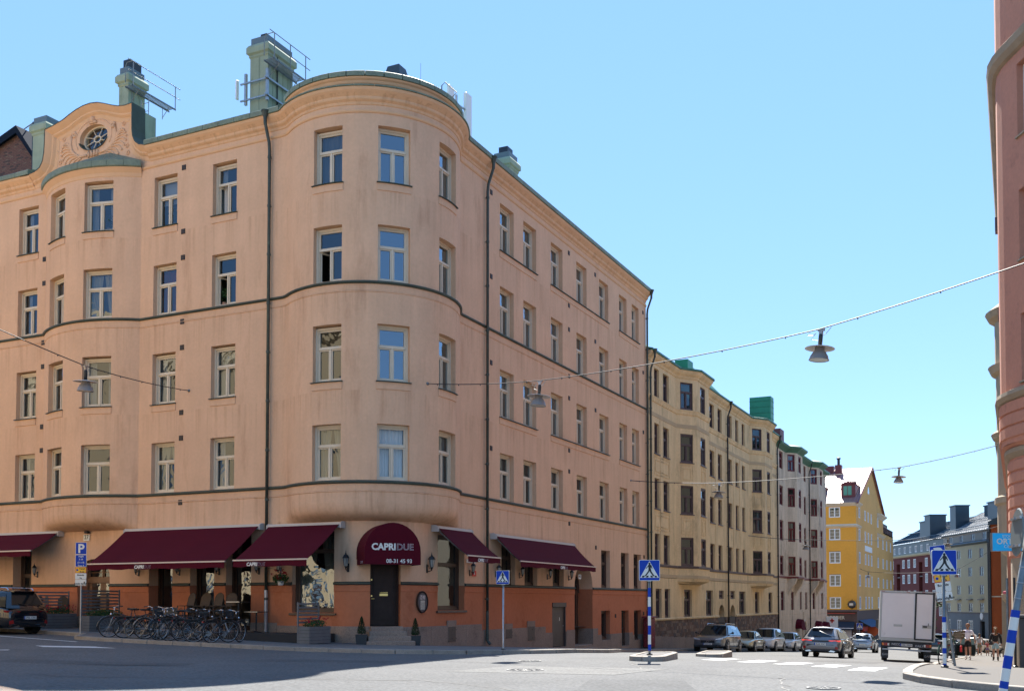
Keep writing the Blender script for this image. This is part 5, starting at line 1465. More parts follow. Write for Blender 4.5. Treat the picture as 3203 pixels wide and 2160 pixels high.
# ---------------------------------------------------------------- yellow house with gable
YEL = mat('yellow_plaster', (.76, .36, .055), .9, noise=(.3, .06), fine=(4, .04), spec=.2)
YELG = mat('ochre_yellow_plaster', (.66, .365, .12), .9, noise=(.3, .08), fine=(4, .05), spec=.2)
CRE = mat('cream_cornice', (.66, .58, .44), .8, noise=(1, .05))
REDR = mat('red_roof_sheet', (.35, .17, .15), .32, noise=(.6, .1), spec=.6, metal=.15)  # red sheet paled in its base colour to imitate sun glare
RREDD = mat('dark_red_roof_sheet', (.13, .018, .02), .5)
BRWN = mat('brown_shop_plaster', (.10, .06, .045), .8)
B4 = thing('yellow_house', 'bright yellow house with white pointed gable and shining red roof behind the beige building', 'building')
YA, YB = 115.5, 146.5
FY = Path([(-22, YA), (0, YA)]); FX = Path([(0, YA), (0, 161)])
oy = []
for x in (-3.53, -7.2, -10.9):
    for z0, z1 in ((.56, 2.12), (3.57, 5.19), (6.67, 8.3), (9.82, 11.4), (12.88, 14.27)): oy.append((x+22, x+1.47+22, z0, z1, .12))
wall(FY, 0, 22, .3, 14.75, oy, YEL, 'front_wall', B4, .12); 
for o in oy: loc, rot, wd, ht = opening_frame(FY, o); place_window(('yl', round(ht, 1)), loc, rot, B4, wd, ht, WHITEP, 'C', None, fw=.06)
ox = []
for a, b in ((117.5, 119.9), (123.7, 125.8), (127.1, 129.1), (130.6, 132.6), (138.3, 140.7)):
    for z0, z1 in ((.5, 2.2), (3.6, 5.2), (6.7, 8.35), (9.85, 11.45), (12.95, 14.4)): ox.append((a-YA+.3, b-YA-.3, z0, z1, .1))
for a in (145, 150.2, 156):
    for z0, z1 in ((.5, 2.1), (3.6, 5.1), (6.7, 8.3), (9.8, 11.4)): ox.append((a-YA+.2, a+1.9-YA, z0, z1, .1))
wall(FX, 0, 31, .3, 15.2, ox, YELG, 'side_wall', B4, .1); wall(FX, 31, FX.L, .3, 12.6, ox, YELG, 'side_wall', B4, .1)
for o in ox: loc, rot, wd, ht = opening_frame(FX, o); place_window(('yx', round(wd, 1), round(ht, 1)), loc, rot, B4, wd, ht, WHITEP, 'C', None, fw=.06)
m = MB(); m.poly([(.006, YA+1.1, 15.15), (.006, YB, 15.15), (.006, (YA+YB)/2+.5, 21.1)]); m.build('gable', YELG, B4)
APX = (YA+YB)/2+.5
m = MB(); m.quad((.25, YA-.5, 14.75), (-22, YA-.5, 14.75), (-22, APX, 21.3), (.25, APX, 21.3)); m.quad((.25, APX, 21.3), (-22, APX, 21.3), (-22, YB+.4, 15.0), (.25, YB+.4, 15.0))
m.build('roof', REDR, B4); rf = bpy.data.objects[m and [o.name for o in bpy.data.objects if o.name.startswith('roof') and o.parent == B4][0]]
m = MB(); m.tube([(.28, YA-.5, 14.7), (.28, APX, 21.25), (.28, YB+.4, 14.95)], .12, 4); m.build('verge_board', RREDD, B4)
for k in range(26):
    x = -21.5+.85*k; m = MB(); m.tube([(x, YA-.45, 14.80), (x, APX, 21.34)], .035, 4); m.build('standing_seam', REDR, rf)
for x0, nm in ((-2.2, 'dormer'), (-6.6, 'dormer')):
    m = MB(); m.box(x0, x0+1.9, YA+1.9, YA+6, 15.6, 17.55); m.prism([(x0-.15, 17.5), (x0+2.05, 17.5), (x0+.95, 17.9)], YA+1.7, YA+7); d_ = m.build(nm, RREDD, B4)
    m = MB(); m.box(x0+.35, x0+1.4, YA+1.86, YA+1.9, 16.0, 17.25); m.build('pane', mat('green_window', (.10, .30, .20), .2), d_); m = MB(); m.box(x0+.84, x0+.90, YA+1.83, YA+1.86, 16.0, 17.25); m.build('mullion', RREDD, d_)
m = MB(); m.box(-2.1, -1.0, YA+7.5, YA+8.8, 18.0, 18.45); m.build('skylight', BLACK, B4)
for x, yy, zt, w_ in ((-4.2, APX-3, 21.6, .9), (-5.8, APX-2, 21.6, 1.6)):
    m = MB(); m.box(x-w_/2, x+w_/2, yy, yy+1.2, 18, zt); m.build('chimney', RREDD, B4)
m = MB(); m.lathe([(.2, 21.5), (.2, 22.5), (.3, 22.5), (.3, 22.7), (0, 22.8)], 8, (-4.2, APX-2.4, 0)); m.build('flue', BLACK, B4)
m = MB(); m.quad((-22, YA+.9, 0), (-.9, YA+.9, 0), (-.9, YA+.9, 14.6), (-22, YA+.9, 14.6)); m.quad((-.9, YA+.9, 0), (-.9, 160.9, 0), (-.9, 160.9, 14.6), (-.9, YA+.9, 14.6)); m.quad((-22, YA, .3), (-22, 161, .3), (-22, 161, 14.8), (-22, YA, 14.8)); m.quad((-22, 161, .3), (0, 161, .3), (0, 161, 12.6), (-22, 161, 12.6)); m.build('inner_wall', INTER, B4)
strip(FY, 0, 22.0, [(0, 14.35), (.15, 14.45), (.45, 14.7), (.5, 14.8), (0, 14.85)], CRE, 'cornice', B4)
strip(FX, 0, 3.2, [(0, 14.35), (.15, 14.45), (.45, 14.7), (.5, 14.8), (0, 14.85)], CRE, 'cornice', B4); strip(FX, 23, 31.3, [(0, 14.35), (.15, 14.5), (.6, 14.85), (.65, 15.0), (0, 15.1)], CRE, 'cornice', B4)
strip(FY, 0, 22.0, [(0, 11.5), (.12, 11.6), (.25, 11.75), (0, 11.95)], CRE, 'string_course', B4); strip(FX, 0, 4.2, [(0, 11.5), (.12, 11.6), (.25, 11.75), (0, 11.95)], CRE, 'string_course', B4); strip(FX, 23, 31.3, [(0, 11.5), (.12, 11.6), (.4, 11.9), (0, 12.1)], CRE, 'string_course', B4)
m = MB(); m.poly([(.012, 128.6+1.0*math.cos(R(a)), 17.1+1.1*math.sin(R(a))) for a in range(0, 181, 20)]); m.build('gable_window', WHITEP, B4)
m = MB(); m.poly([(.02, 128.6+.75*math.cos(R(a)), 17.2+.75*math.sin(R(a))) for a in range(0, 181, 20)]); m.build('pane', mat('far_glass', (.06, .08, .10), .1), B4)
m = MB(); m.box(.0, .03, 124, 132, 9.15-.5, 9.75-.3); o = m.build('wall_sign', WHITEP, B4); 
m = MB(); m.box(-12, 0.0, YB, 161, 12.4, 12.65); m.tube([(0, YB, 13.5), (0, 161, 13.5)], .05, 4)
for k in range(24): m.box(-.03, .03, YB+.6*k, YB+.6*k+.08, 12.6, 13.5)
m.build('terrace', REVW, B4)
# brown ground storey with the pub
gs = [(-4.5, -.6)]
m = MB(); m.box(-22, -.02, YA+.05, YA+6, -5.5, .35); m.box(-6, -.05, YA+.1, 161, -6.5, .35); m.build('ground_storey_wall', BRWN, B4)
m = MB(); m.box(-22, .25, YA-.35, YA+.0, .18, .42); m.build('shop_cornice', REVW, B4)
m = MB(); m.box(-9, -.2, YA-.38, YA-.36, -.10, -.04); m.build('red_stripe', mat('red_neon_strip', (.6, .05, .03), .5), B4)
T = thing('pub_sign', 'pale lettering of the pub over a navy awning on the yellow house', 'sign', (-3.4, YA-.02, -.95)); 
m = MB(); m.box(-3, 2.6, -.05, 0, -.1, .75); m.build('sign_board', BRWN, T); text('THE BORDER', .62, mat('cream_letters', (.62, .52, .36), .6), T, (-.05, -.06, .1), bold=.012, extrude=.02)
T = thing('awning', 'navy blue pub awning with white edge on the yellow house', 'awning', (-3.3, YA, 0)); NAVY = mat('navy_canvas', (.012, .02, .035), .8)
m = MB(); m.quad((-3.5, -.1, -1.15), (3.0, -.1, -1.15), (3.0, -1.3, -2.0), (-3.5, -1.3, -2.0)); m.build('canvas', NAVY, T); m = MB(); m.box(-3.5, 3.0, -1.34, -1.3, -2.05, -1.98); m.build('front_bar', WHITEP, T); m = MB(); m.box(-3.5, 3, -1.33, -1.31, -2.25, -2.05); m.build('valance', NAVY, T)
T = thing('barrel_sign', 'dark barrel-shaped hanging sign high on the corner of the yellow house', 'sign', (-.6, YA-.6, 1.15))
m = MB(); m.lathe([(0, -.4), (.42, -.4), (.55, 0), (.42, .4), (0, .4)], 14, (0, 0, 0), 'y'); m.build('barrel', BLACK, T); m = MB(); m.box(-.25, .25, -.43, -.41, -.15, .15); m.build('badge', STEEL, T); m = MB(); m.tube([(0, 0, .5), (0, .5, .7)], .03, 4); m.build('bracket', BLACK, T)
T = thing('cross_sign', 'white projecting sign with red cross at the end of the beige building', 'sign', (1.0, 90.6, -1.35)); m = MB(); m.box(-1.0, .25, -.04, .04, 0, 1.2); m.build('plate', WHITEP, T)
m = MB(); m.box(-.45, -.3, -.06, -.04, .5, 1.0); m.box(-.62, -.13, -.06, -.04, .67, .83); m.build('cross', WRED, T)
T = thing('shop_front', 'dark shop front with blue awning and orange sign on the side of the yellow house', 'shop front', (.05, 122, 0))
m = MB(); m.quad((0, -5, -1.0), (0, 9, -1.0), (1.6, 9, -1.9), (1.6, -5, -1.9)); m.build('awning', mat('blue_canvas', (.01, .06, .14), .8), T)
m = MB(); m.box(0, .1, -4.5, 8.5, -4.6, -2.0); m.build('shop_window', mat('dark_shop_glass', (.02, .02, .022), .1), T); m = MB(); m.lathe([(0, 0), (.75, 0), (.75, .1), (0, .1)], 14, (1.0, 1.0, -2.6), 'y'); m.build('orange_disc', mat('orange_sign', (.75, .16, .04), .6), T); m = MB(); m.box(.3, .5, -4, 0, -2.5, -1.9); m.build('red_panel', WRED, T)
m = MB(); m.box(-2.2, -.7, YA-.4, YA-.3, -4.2, -2.1); o = m.build('notice_board', mat('pale_board', (.5, .46, .42), .7), None); setp(o, None, 'pale notice board on the brown corner of the yellow house', 'board')

# ---------------------------------------------------------------- far block set at an angle: beige part and red part
FP = Vector((14.05, 156.8)); fd = Vector((-.404, .915)); fd.normalize(); fn = Vector((fd.y, -fd.x))*-1
def FQ(s, o=0.0): q = FP+fd*s+Vector((-.915, -.404)).normalized()*o; return q
FB = Path([tuple(FQ(46)), tuple(FQ(-3.2))])     # walking back towards the viewer, outward on the right
fs = lambda s: 46-s
BG = mat('pale_yellow_plaster', (.50, .425, .27), .9, noise=(.2, .06)); GREYB = mat('grey_ground_plaster', (.16, .175, .19), .9, noise=(.4, .08))
RDB = mat('oxblood_plaster', (.13, .025, .02), .9, noise=(.3, .1)); ATT = mat('attic_grey_plaster', (.30, .28, .24), .9)
DKR = mat('blue_black_sheet', (.012, .035, .055), .4, noise=(.6, .2)); SHR = mat('pale_shining_sheet', (.46, .48, .50), .35, metal=.2, noise=(.5, .1))  # far roof sheet: sun glare put into a pale base colour
B5 = thing('apartment_building', 'far pale yellow building with grey ground storey and dark metal roof, seen over the truck', 'building')
ob = []; att = []
for sa in (-.8, 3.85, 8.75, 13.4):
    for z0, z1 in ((-.2, 1.25), (2.7, 4.25), (5.7, 7.25), (8.73, 10.3)): ob.append((fs(sa+1.6), fs(sa), z0, z1, .12))
    att.append((fs(sa-1.2+1.5), fs(sa-1.2), 11.6, 12.85, .1))
gb = [(fs(sa+1.9), fs(sa), -3.6, -1.65, .12) for sa in (3.8, 8.7, 13.6)]
dbr = [(fs(1.0), fs(-1.0), -5.2, -1.7, .3)]
wall(FB, fs(16.4), fs(-3.1), -.4, 11.2, ob, BG, 'wall', B5, .12); wall(FB, fs(16.4), fs(-3.1), -6.5, -.4, gb+dbr, GREYB, 'ground_storey_wall', B5, .12); wall(FB, fs(16.4), fs(-3.1), 11.2, 13.1, att, ATT, 'attic_wall', B5, .1)
for o in ob+att+gb: loc, rot, wd, ht = opening_frame(FB, o); place_window(('fb', round(ht, 1)), loc, rot, B5, wd, ht, WHITEP if o in gb else mat('grey_window_paint', (.30, .29, .30), .5), 'C', None, fw=.08)
strip(FB, fs(16.4), fs(-3.1), [(0, 10.95), (.3, 11.1), (.5, 11.25), (.45, 11.4), (0, 11.6)], DKR, 'eaves', B5)
strip(FB, fs(16.4), fs(-3.1), [(0, 13.0), (.3, 13.05), (.3, 13.2), (0, 13.2)], DKR, 'attic_eaves', B5)
strip(FB, fs(16.4), fs(-3.1), [(0, -.46), (.08, -.42), (.08, -.34), (0, -.3)], REVW, 'string_course', B5)
for sa in (-.7, 3.9, 8.8, 13.5):
    m = MB(); A, t, n = FB.at(fs(sa+.8)); a_ = math.atan2(t.y, t.x); m.box(-1.0, 1.0, -.35, 0, 1.75, 1.9); m.build('window_hood', REVW, B5, (A.x, A.y, 0), a_)
def far_roof(s0, s1, z0, zr, depth, par, mt):
    m = MB(); A, B_ = FQ(s0, .4), FQ(s1, .4); C_, D_2 = FQ(s0, -depth), FQ(s1, -depth)
    m.quad((A.x, A.y, z0), (B_.x, B_.y, z0), (D_2.x, D_2.y, zr), (C_.x, C_.y, zr)); E_, F_ = FQ(s0, -2*depth), FQ(s1, -2*depth)
    m.quad((C_.x, C_.y, zr), (D_2.x, D_2.y, zr), (F_.x, F_.y, z0), (E_.x, E_.y, z0)); m.poly([(A.x, A.y, z0), (C_.x, C_.y, zr), (E_.x, E_.y, z0)]); o = m.build('roof', mt, par)
    n = int(abs(s1-s0)/.9)
    m = MB()
    for k in range(n+1):
        s = s0+(s1-s0)*k/n; a, b = FQ(s, .4), FQ(s, -depth); m.tube([(a.x, a.y, z0+.03), (b.x, b.y, zr+.03)], .06, 3)
    m.build('seams', DKR, o)
    for f in (.12, .5):
        m = MB(); a, b = FQ(s0, .4-(depth+.4)*f), FQ(s1, .4-(depth+.4)*f); z = z0+(zr-z0)*f+.35; m.tube([(a.x, a.y, z), (b.x, b.y, z)], .08, 4); m.build('snow_guard', DKR, o)
    # end and back walls
    m = MB(); 
    for s in (s0, s1): a, b = FQ(s, 0), FQ(s, -2*depth); m.quad((a.x, a.y, -6), (b.x, b.y, -6), (b.x, b.y, z0), (a.x, a.y, z0))
    m.build('end_wall', BG if par == B5 else RDB, par); return o
def far_chimney(s, o_, w_, d_, z0, z1, par, mt=DKR):
    A = FQ(s, -o_); m = MB(); m.box(-w_/2, w_/2, -d_/2, d_/2, z0, z1-.2); m.box(-w_/2-.15, w_/2+.15, -d_/2-.15, d_/2+.15, z1-.2, z1); m.build('chimney', mt, par, (A.x, A.y, 0), math.atan2(fd.y, fd.x))
far_roof(-3.1, 16.4, 13.2, 17.4, 7, B5, SHR)
far_chimney(-.5, 4.0, 3.0, 2.2, 13, 18.3, B5); far_chimney(3.0, 4.5, 4.0, 2.6, 14, 18.2, B5); far_chimney(8.5, 6, 3.6, 2.4, 15, 18.1, B5); far_chimney(15.5, 2.6, 2.6, 2.4, 13.5, 18.6, B5)
for z in (1,):
    m = MB(); A = FQ(-3.0, .15); m.tube([(A.x, A.y, -5.5), (A.x, A.y, 12.8)], .12, 6); m.build('downpipe', BLACK, B5)
m = MB(); A = FQ(.1, .12); m.lathe([(0, 0), (.55, 0), (.55, .15), (0, .15)], 14, (0, 0, 0), 'y'); o = m.build('wall_clock', WHITEP, None, (A.x, A.y, -.9), math.atan2(-fd.y, -fd.x)); setp(o, None, 'round pale wall clock over the dark door of the far grey ground storey', 'clock')
B6 = thing('apartment_building', 'far oxblood red building with dark blue mansard, left of the pale yellow one', 'building')
orr = []
for sa in (17.5, 20.6, 24.3, 30.6, 33.9, 37.0, 43.6):
    for z0, z1 in ((-1.1, .6), (1.95, 3.6), (5.0, 6.75), (8.05, 9.7)): orr.append((fs(sa+1.4), fs(sa), z0, z1, .1))
nic = [(fs(29.0), fs(27.1), -5, 9.0, 1.2), (fs(41.8), fs(39.7), -5, 9.0, 1.2)]
wall(FB, 0, fs(16.4), -6.5, 10.6, orr+nic, RDB, 'wall', B6, .1)
for o in orr: loc, rot, wd, ht = opening_frame(FB, o); place_window(('fr', round(ht, 1)), loc, rot, B6, wd, ht, WHITEP, 'C', None, fw=.09)
for o in nic: loc, rot, wd, ht = opening_frame(FB, o); m = MB(); m.box(-wd/2, wd/2, -.02, 0, 0, ht); [m.box(-wd/2, wd/2, -1.1, -.02, 2.2+3*k, 2.4+3*k) for k in range(4)]; m.build('loggia', REVW, B6, loc, rot)
dm = [(fs(sa+1.2), fs(sa), 11.0, 12.25, .12) for sa in (20.2, 23.7, 26.9, 30.0, 33.1, 36.2, 39.4, 42.4)]
wall(FB, 0, fs(16.4), 10.6, 12.9, dm, DKR, 'mansard', B6, .12)
for o in dm: loc, rot, wd, ht = opening_frame(FB, o); place_window(('fd',), loc, rot, B6, wd, ht, WHITEP, 'C', None, fw=.1)
strip(FB, 0, fs(16.4), [(0, 10.2), (.3, 10.4), (.35, 10.6), (0, 10.8)], BG, 'cornice', B6)
far_roof(16.4, 46, 12.9, 17.2, 8, B6, SHR)
far_chimney(26.2, 2.2, 2.8, 3, 13, 17.8, B6); far_chimney(31.8, 3.0, 2.8, 2.5, 13, 17.0, B6)
for nm_, s_0, s_1, par_ in (('inner_wall', -3, 16.3, B5), ('inner_wall', 16.5, 46, B6)):
    a, b = FQ(s_0, -1.6), FQ(s_1, -1.6); m = MB(); m.quad((a.x, a.y, -5), (b.x, b.y, -5), (b.x, b.y, 12.8), (a.x, a.y, 12.8)); m.build(nm_, INTER, par_)
# orange building in front of it
ORB = mat('burnt_orange_plaster', (.40, .10, .035), .9, noise=(.3, .08), fine=(5, .05), spec=.2)
B7 = thing('apartment_building', 'burnt orange end wall between the far yellow building and the cream oriel at right', 'building')
m = MB(); m.box(16.9, 30, 90, 104, -1.9, 9.6); m.build('wall', ORB, B7); m = MB(); m.box(16.85, 30, 89.95, 104, -5.5, -1.9); m.build('base', mat('beige_base_plaster', (.36, .29, .22), .9, noise=(.5, .1)), B7)
m = MB(); m.box(16.8, 30, 89.9, 104, 2.0+.0, 2.12); m.build('string_course', CRE, B7); m = MB(); m.box(16.7, 30, 89.7, 104.3, 9.6, 9.9); m.prism([(16.7, 9.9), (30.2, 9.9), (23, 13)], 89.7, 104.3); m.build('roof', DKR, B7)
m = MB(); m.tube([(16.85, 89.85, -3.6), (16.85, 89.85, 9.5)], .1, 6); m.build('downpipe', BLACK, B7)
for x, z, w_, h_, lb in ((18.6, -1.0, 1.1, .35, 'small white street name plate on the orange wall'),):
    o = MB().box(x, x+w_, 89.9, 89.94, z, z+h_).build('street_plate', WWHITE, None); setp(o, None, lb, 'sign')

# ---------------------------------------------------------------- right-hand side
PK = mat('terracotta_pink_plaster', (.56, .25, .165), .9, noise=(.6, .06), fine=(9, .05), bump=.3, bscale=30, spec=.2, dirt=('#7a5348', 1.5, .58, .4))
PKT = mat('sandy_cap_stone', (.36, .27, .18), .9, noise=(1.2, .15))
B8 = thing('corner_building', 'terracotta pink building with rounded corner cut by the right picture edge', 'building')
pp = [(19.12, 19.5), (19.12, 5.4)]+[(22.12+3.0*math.cos(R(a)), 5.4-.2+3.0*math.sin(R(a))) for a in (180, 190, 200, 208)][1:]
dirv = Vector((.47, -.883)); last = Vector(pp[-1]); pp.append(tuple(last+dirv*11))
PP = Path(pp); PP8 = Path(pp[::-1]) if PP.at(2)[2].x > 0 else PP
def near8(x, y): return PP8.near(x, y)
op8 = []
cy_ = near8(19.55, 3.2)
for z0, z1 in ((8.0+.1, 10.9), (11.75-.05, 14.6), (15.4, 17.6)):
    pass
sW = near8(*tuple(last+dirv*.1)); sg8 = 1
for (z0, z1) in ((8.2, 11.6), (11.95+.1, 13.7+1.2), (15.45, 17.55)): pass
wz = [(7.95, 10.05-.1), (11.75-2.1+.0, 11.75)]
wins8 = [(15.42, 17.6), (11.72, 13.8), (8.1, 10.1)]
for z0, z1 in wins8:
    for d_ in (.55, 3.6, 6.6):
        q = last+dirv*d_; q2 = last+dirv*(d_+1.15); a, b = sorted((near8(*q), near8(*q2))); op8.append((a, b, z0, z1, .3))
wall(PP8, 0, PP8.L, 6.35, 22, op8, PK, 'oriel_wall', B8, .3)
for o in op8: loc, rot, wd, ht = opening_frame(PP8, o); place_window(('pk',), loc, rot, B8, wd, ht, WHITEP, 'T', 0)
for o in op8: strip(PP8, o[0]-.05, o[1]+.05, [(-.2, o[2]+.02), (.06, o[2]-.01), (.07, o[2]-.06), (0, o[2]-.07)], PKT, 'window_sill', B8)
strip(PP8, 0, PP8.L, [(0, 17.95), (.1, 18.0), (.22, 18.15), (.26, 18.35), (.12, 18.5), (0, 18.52)], PKT, 'cornice', B8)
strip(PP8, 0, PP8.L, [(0, 7.62), (.08, 7.66), (.16, 7.78), (.14, 7.9), (0, 7.96)], PKT, 'sill_course', B8)
for k in range(3): z = 6.5+.38*k; strip(PP8, 0, PP8.L, [(0, z), (.05, z+.03), (.05, z+.33), (0, z+.36)], PK, 'rusticated_course', B8)
ins = [tuple(Vector(p)+Vector((.22, .1))) for p in pp]; PI8 = Path(ins if PP8 is PP else ins[::-1])
m = MB(); n = 20
for i in range(n): a, b = PP8.at(PP8.L*i/n)[0], PP8.at(PP8.L*(i+1)/n)[0]; c, d = PI8.at(PI8.L*i/n)[0], PI8.at(PI8.L*(i+1)/n)[0]; m.quad((a.x, a.y, 6.35), (b.x, b.y, 6.35), (d.x, d.y, 6.15), (c.x, c.y, 6.15))
m.build('oriel_soffit', PK, B8)
wall(PI8, 0, PI8.L, 2.9, 6.2, [], PK, 'lower_wall', B8); strip(PI8, 0, PI8.L, [(0, 5.95), (.06, 6.0), (.14, 6.1), (.14, 6.22), (0, 6.3)], PKT, 'capital', B8)
for k in range(8): z = 2.95+.37*k; strip(PI8, 0, PI8.L, [(0, z), (.05, z+.04), (.05, z+.31), (0, z+.35)], PK, 'rusticated_course', B8)
wall(PI8, 0, PI8.L, -1, 2.9, [], PKT, 'base_wall', B8)
m = MB(); 
for a, b in zip(pp, pp[1:]): pass
m.poly([(x, y, 22) for x, y in pp]+[(34, pp[-1][1], 22), (34, 19.5, 22)]); m.quad((pp[-1][0], pp[-1][1], -1), (34, pp[-1][1], -1), (34, pp[-1][1], 22), (pp[-1][0], pp[-1][1], 22)); m.quad((19.12, 19.5, -1.5), (34, 19.5, -1.5), (34, 19.5, 22), (19.12, 19.5, 22)); m.build('roof', PK, B8)
m = MB(); m.box(18.86, 19.6, 11, 11.7, 19.5, 21.0); m.build('dormer', BLACK, B8); m = MB(); m.box(18.95, 19.3, 12, 12.5, 15.5, 16.0); m.box(18.98, 19.3, 14, 14.4, 12.6, 13.1); m.build('wall_hood', REVW, B8)
# cream building with rounded oriel further on
CR = mat('cream_render', (.47, .37, .26), .9, noise=(.6, .1), streak=.1, spec=.2)
B9 = thing('apartment_building', 'cream building with rounded oriel and moulded cornices, sliver between pink and orange walls', 'building')
m = MB(); m.smooth = False
cx9, cy9 = 20.75, 29.0
prof = [(1.6, -2), (1.6, 1.2), (2.0, 1.7), (2.05, 1.95), (1.75, 2.0), (1.75, 3.9), (2.0, 4.1), (2.15, 4.5), (2.15, 6.5), (2.28, 6.6), (2.28, 6.9), (2.12, 7), (2.12, 9.8), (2.30, 9.95), (2.4, 10.2), (2.12, 10.4), (2.12, 13.2), (2.35, 13.35), (2.5, 13.7), (2.15, 13.8), (2.15, 16), (2.45, 16.2), (2.6, 16.5), (1.2, 17.6), (.9, 18.5), (0, 19)]
m.lathe(prof, 28, (cx9, cy9, 0)); m.build('oriel', CR, B9)
m = MB(); m.box(19.25, 32, 19.6, 60, -4, 17); m.build('wall', CR, B9); m = MB(); m.box(19.0, 32, 19.6, 60, 17, 17.5); m.box(18.85, 20, 40, 42, 17.5, 19.2); m.build('eaves', DKR, B9)
for k, (yy, z, w_) in enumerate(((52, 15.0, 1.4), (46, 12.5, 1.2), (50, 9.0, 1.4), (56, 6.5, 1.0))):
    m = MB(); m.box(18.75, 19.3, yy, yy+w_, z, z+2.2); m.prism([(18.6, z-.15), (19.3, z-.4), (19.3, z)], yy-.1, yy+w_+.1); m.build('bay_window', CR, B9)
for za, zb in ((2.05, 3.75),):
    for a in (-112, -80):
        x, y = cx9+1.70*math.cos(R(a)), cy9+1.70*math.sin(R(a)); place_window(('cr',), (x, y, za), R(a+90), B9, .75, zb-za, REDW, 'S', None, fw=.08)
m = MB()
for k in range(26): a = R(200+k*5); m.ball((cx9+2.0*math.cos(a), cy9+2.0*math.sin(a), 2.02), .09, 5, 4)
m.build('flower_box', mat('pink_flowers', (.5, .12, .15), .8), B9)
m = MB(); m.box(18.3, 32, 60, 89, -5, 14); m.box(18.0, 32, 60, 89, 14, 14.5); m.build('wall', CR, B9)
# projecting turquoise clinic sign
T = thing('clinic_sign', 'turquoise projecting orthopaedic clinic sign at right, partly behind the round traffic sign', 'sign', (18.94, -1.05, 2.90), R(25))
OS = mat('turquoise_sign', (.005, .30, .62), .35, emit=((.005, .3, .62), .12)); m = MB(); m.box(0, 1.30, -.05, .05, 0, .455); m.build('panel', OS, T)
m = MB(); m.box(-.01, 1.31, -.06, .06, -.012, 0); m.box(-.01, 1.31, -.06, .06, .455, .467); m.box(-.012, 0, -.06, .06, 0, .455); m.box(1.30, 1.312, -.06, .06, 0, .455); m.build('frame', STEEL, T)
text('STOCKHOLMS', .095, WWHITE, T, (.25, -.056, .345), align='LEFT'); text('ORTOPEDI', .205, WWHITE, T, (.10, -.056, .175), bold=.005, align='LEFT'); text('CENTER', .10, WWHITE, T, (.29, -.056, .075), spacing=1.4, align='LEFT')
m = MB(); m.box(1.31, 3.3, -.02, .02, .38, .42); m.box(1.31, 3.3, -.02, .02, .05, .09); m.build('bracket', STEEL, T)
# houses across the street behind the viewer's left: their sunlit fronts are what the windows mirror
B10 = thing('apartment_building', 'sunlit cream building across the street, outside the picture at left', 'building')
CRS = mat('sunlit_cream_plaster', (.60, .44, .26), .9, noise=(.4, .06))
FO = Path([(-4, -24), (-4, -20.5)]+[(-60, -20.5)]); oo = []
for k in range(14):
    for z0, z1 in ((1, 3.2), (5.4, 7.3), (8.9, 10.8), (12.4, 14.3)): s = 3.5+2.2+4*k; oo.append((s, s+1.3, z0, z1, .2))
wall(FO, 0, FO.L, -1, 17, oo, CRS, 'wall', B10, .2)
for i, o in enumerate(oo): 
    loc, rot, wd, ht = opening_frame(FO, o); place_window(('opp', round(ht, 1)), loc, rot, B10, wd, ht, REVW, 'T', None)
strip(FO, 0, FO.L, [(0, 16.4), (.3, 16.8), (.4, 17), (-3, 19.5)], CRS, 'cornice', B10); m = MB(); m.box(-60, -4.1, -33, -20.8, 16.9, 17.1); m.quad((-4, -34, -1), (-4, -20.5, -1), (-4, -20.5, 17), (-4, -34, 17)); m.build('roof', RREDD, B10)
# ---------------------------------------------------------------- street furniture
def sp(x, y, dz=.105): return gh(x, y)+dz
# overhead lamps
def lamp_proto():
    T = thing('street_lamp', 'x', 'street lamp')
    m = MB(); m.smooth = True; m.lathe([(0, .42), (.05, .41), (.055, .39), (.055, .10), (0, .10)], 14); m.build('housing', BLACK, T)
    DSK = mat('lamp_enamel', (.62, .58, .54), .4); m = MB(); m.lathe([(0, .10), (.30, .055), (.38, .04), (.385, .03), (.375, .03), (.30, .045), (0, .085)], 28); m.build('disc', DSK, T)
    SH = mat('lamp_shade_grey', (.24, .22, .21), .4); m = MB(); m.smooth = True; m.lathe([(.12, .07), (.125, .0), (.13, -.03), (.17, -.07), (.225, -.16), (.25, -.25), (.265, -.27), (.255, -.275), (.24, -.26)], 24); m.build('shade', SH, T)
    m = MB(); m.lathe([(0, -.262), (.245, -.262)], 24); m.build('lens', mat('lamp_lens', (.50, .52, .48), .2), T)
    m = MB(); m.box(-.09, .09, -.03, .03, .50, .56); m.box(-.05, .05, -.025, .025, .42, .5); m.tube([(-.3, 0, .50), (-.38, 0, .42), (-.22, 0, .40), (-.14, 0, .46), (-.26, 0, .30), (-.06, 0, .25)], .008, 4); m.tube([(.28, 0, .58), (.14, 0, .42), (.05, 0, .38)], .01, 4); m.build('clamp', STEEL, T)
    return T
LMP = lamp_proto(); index_tree(LMP)
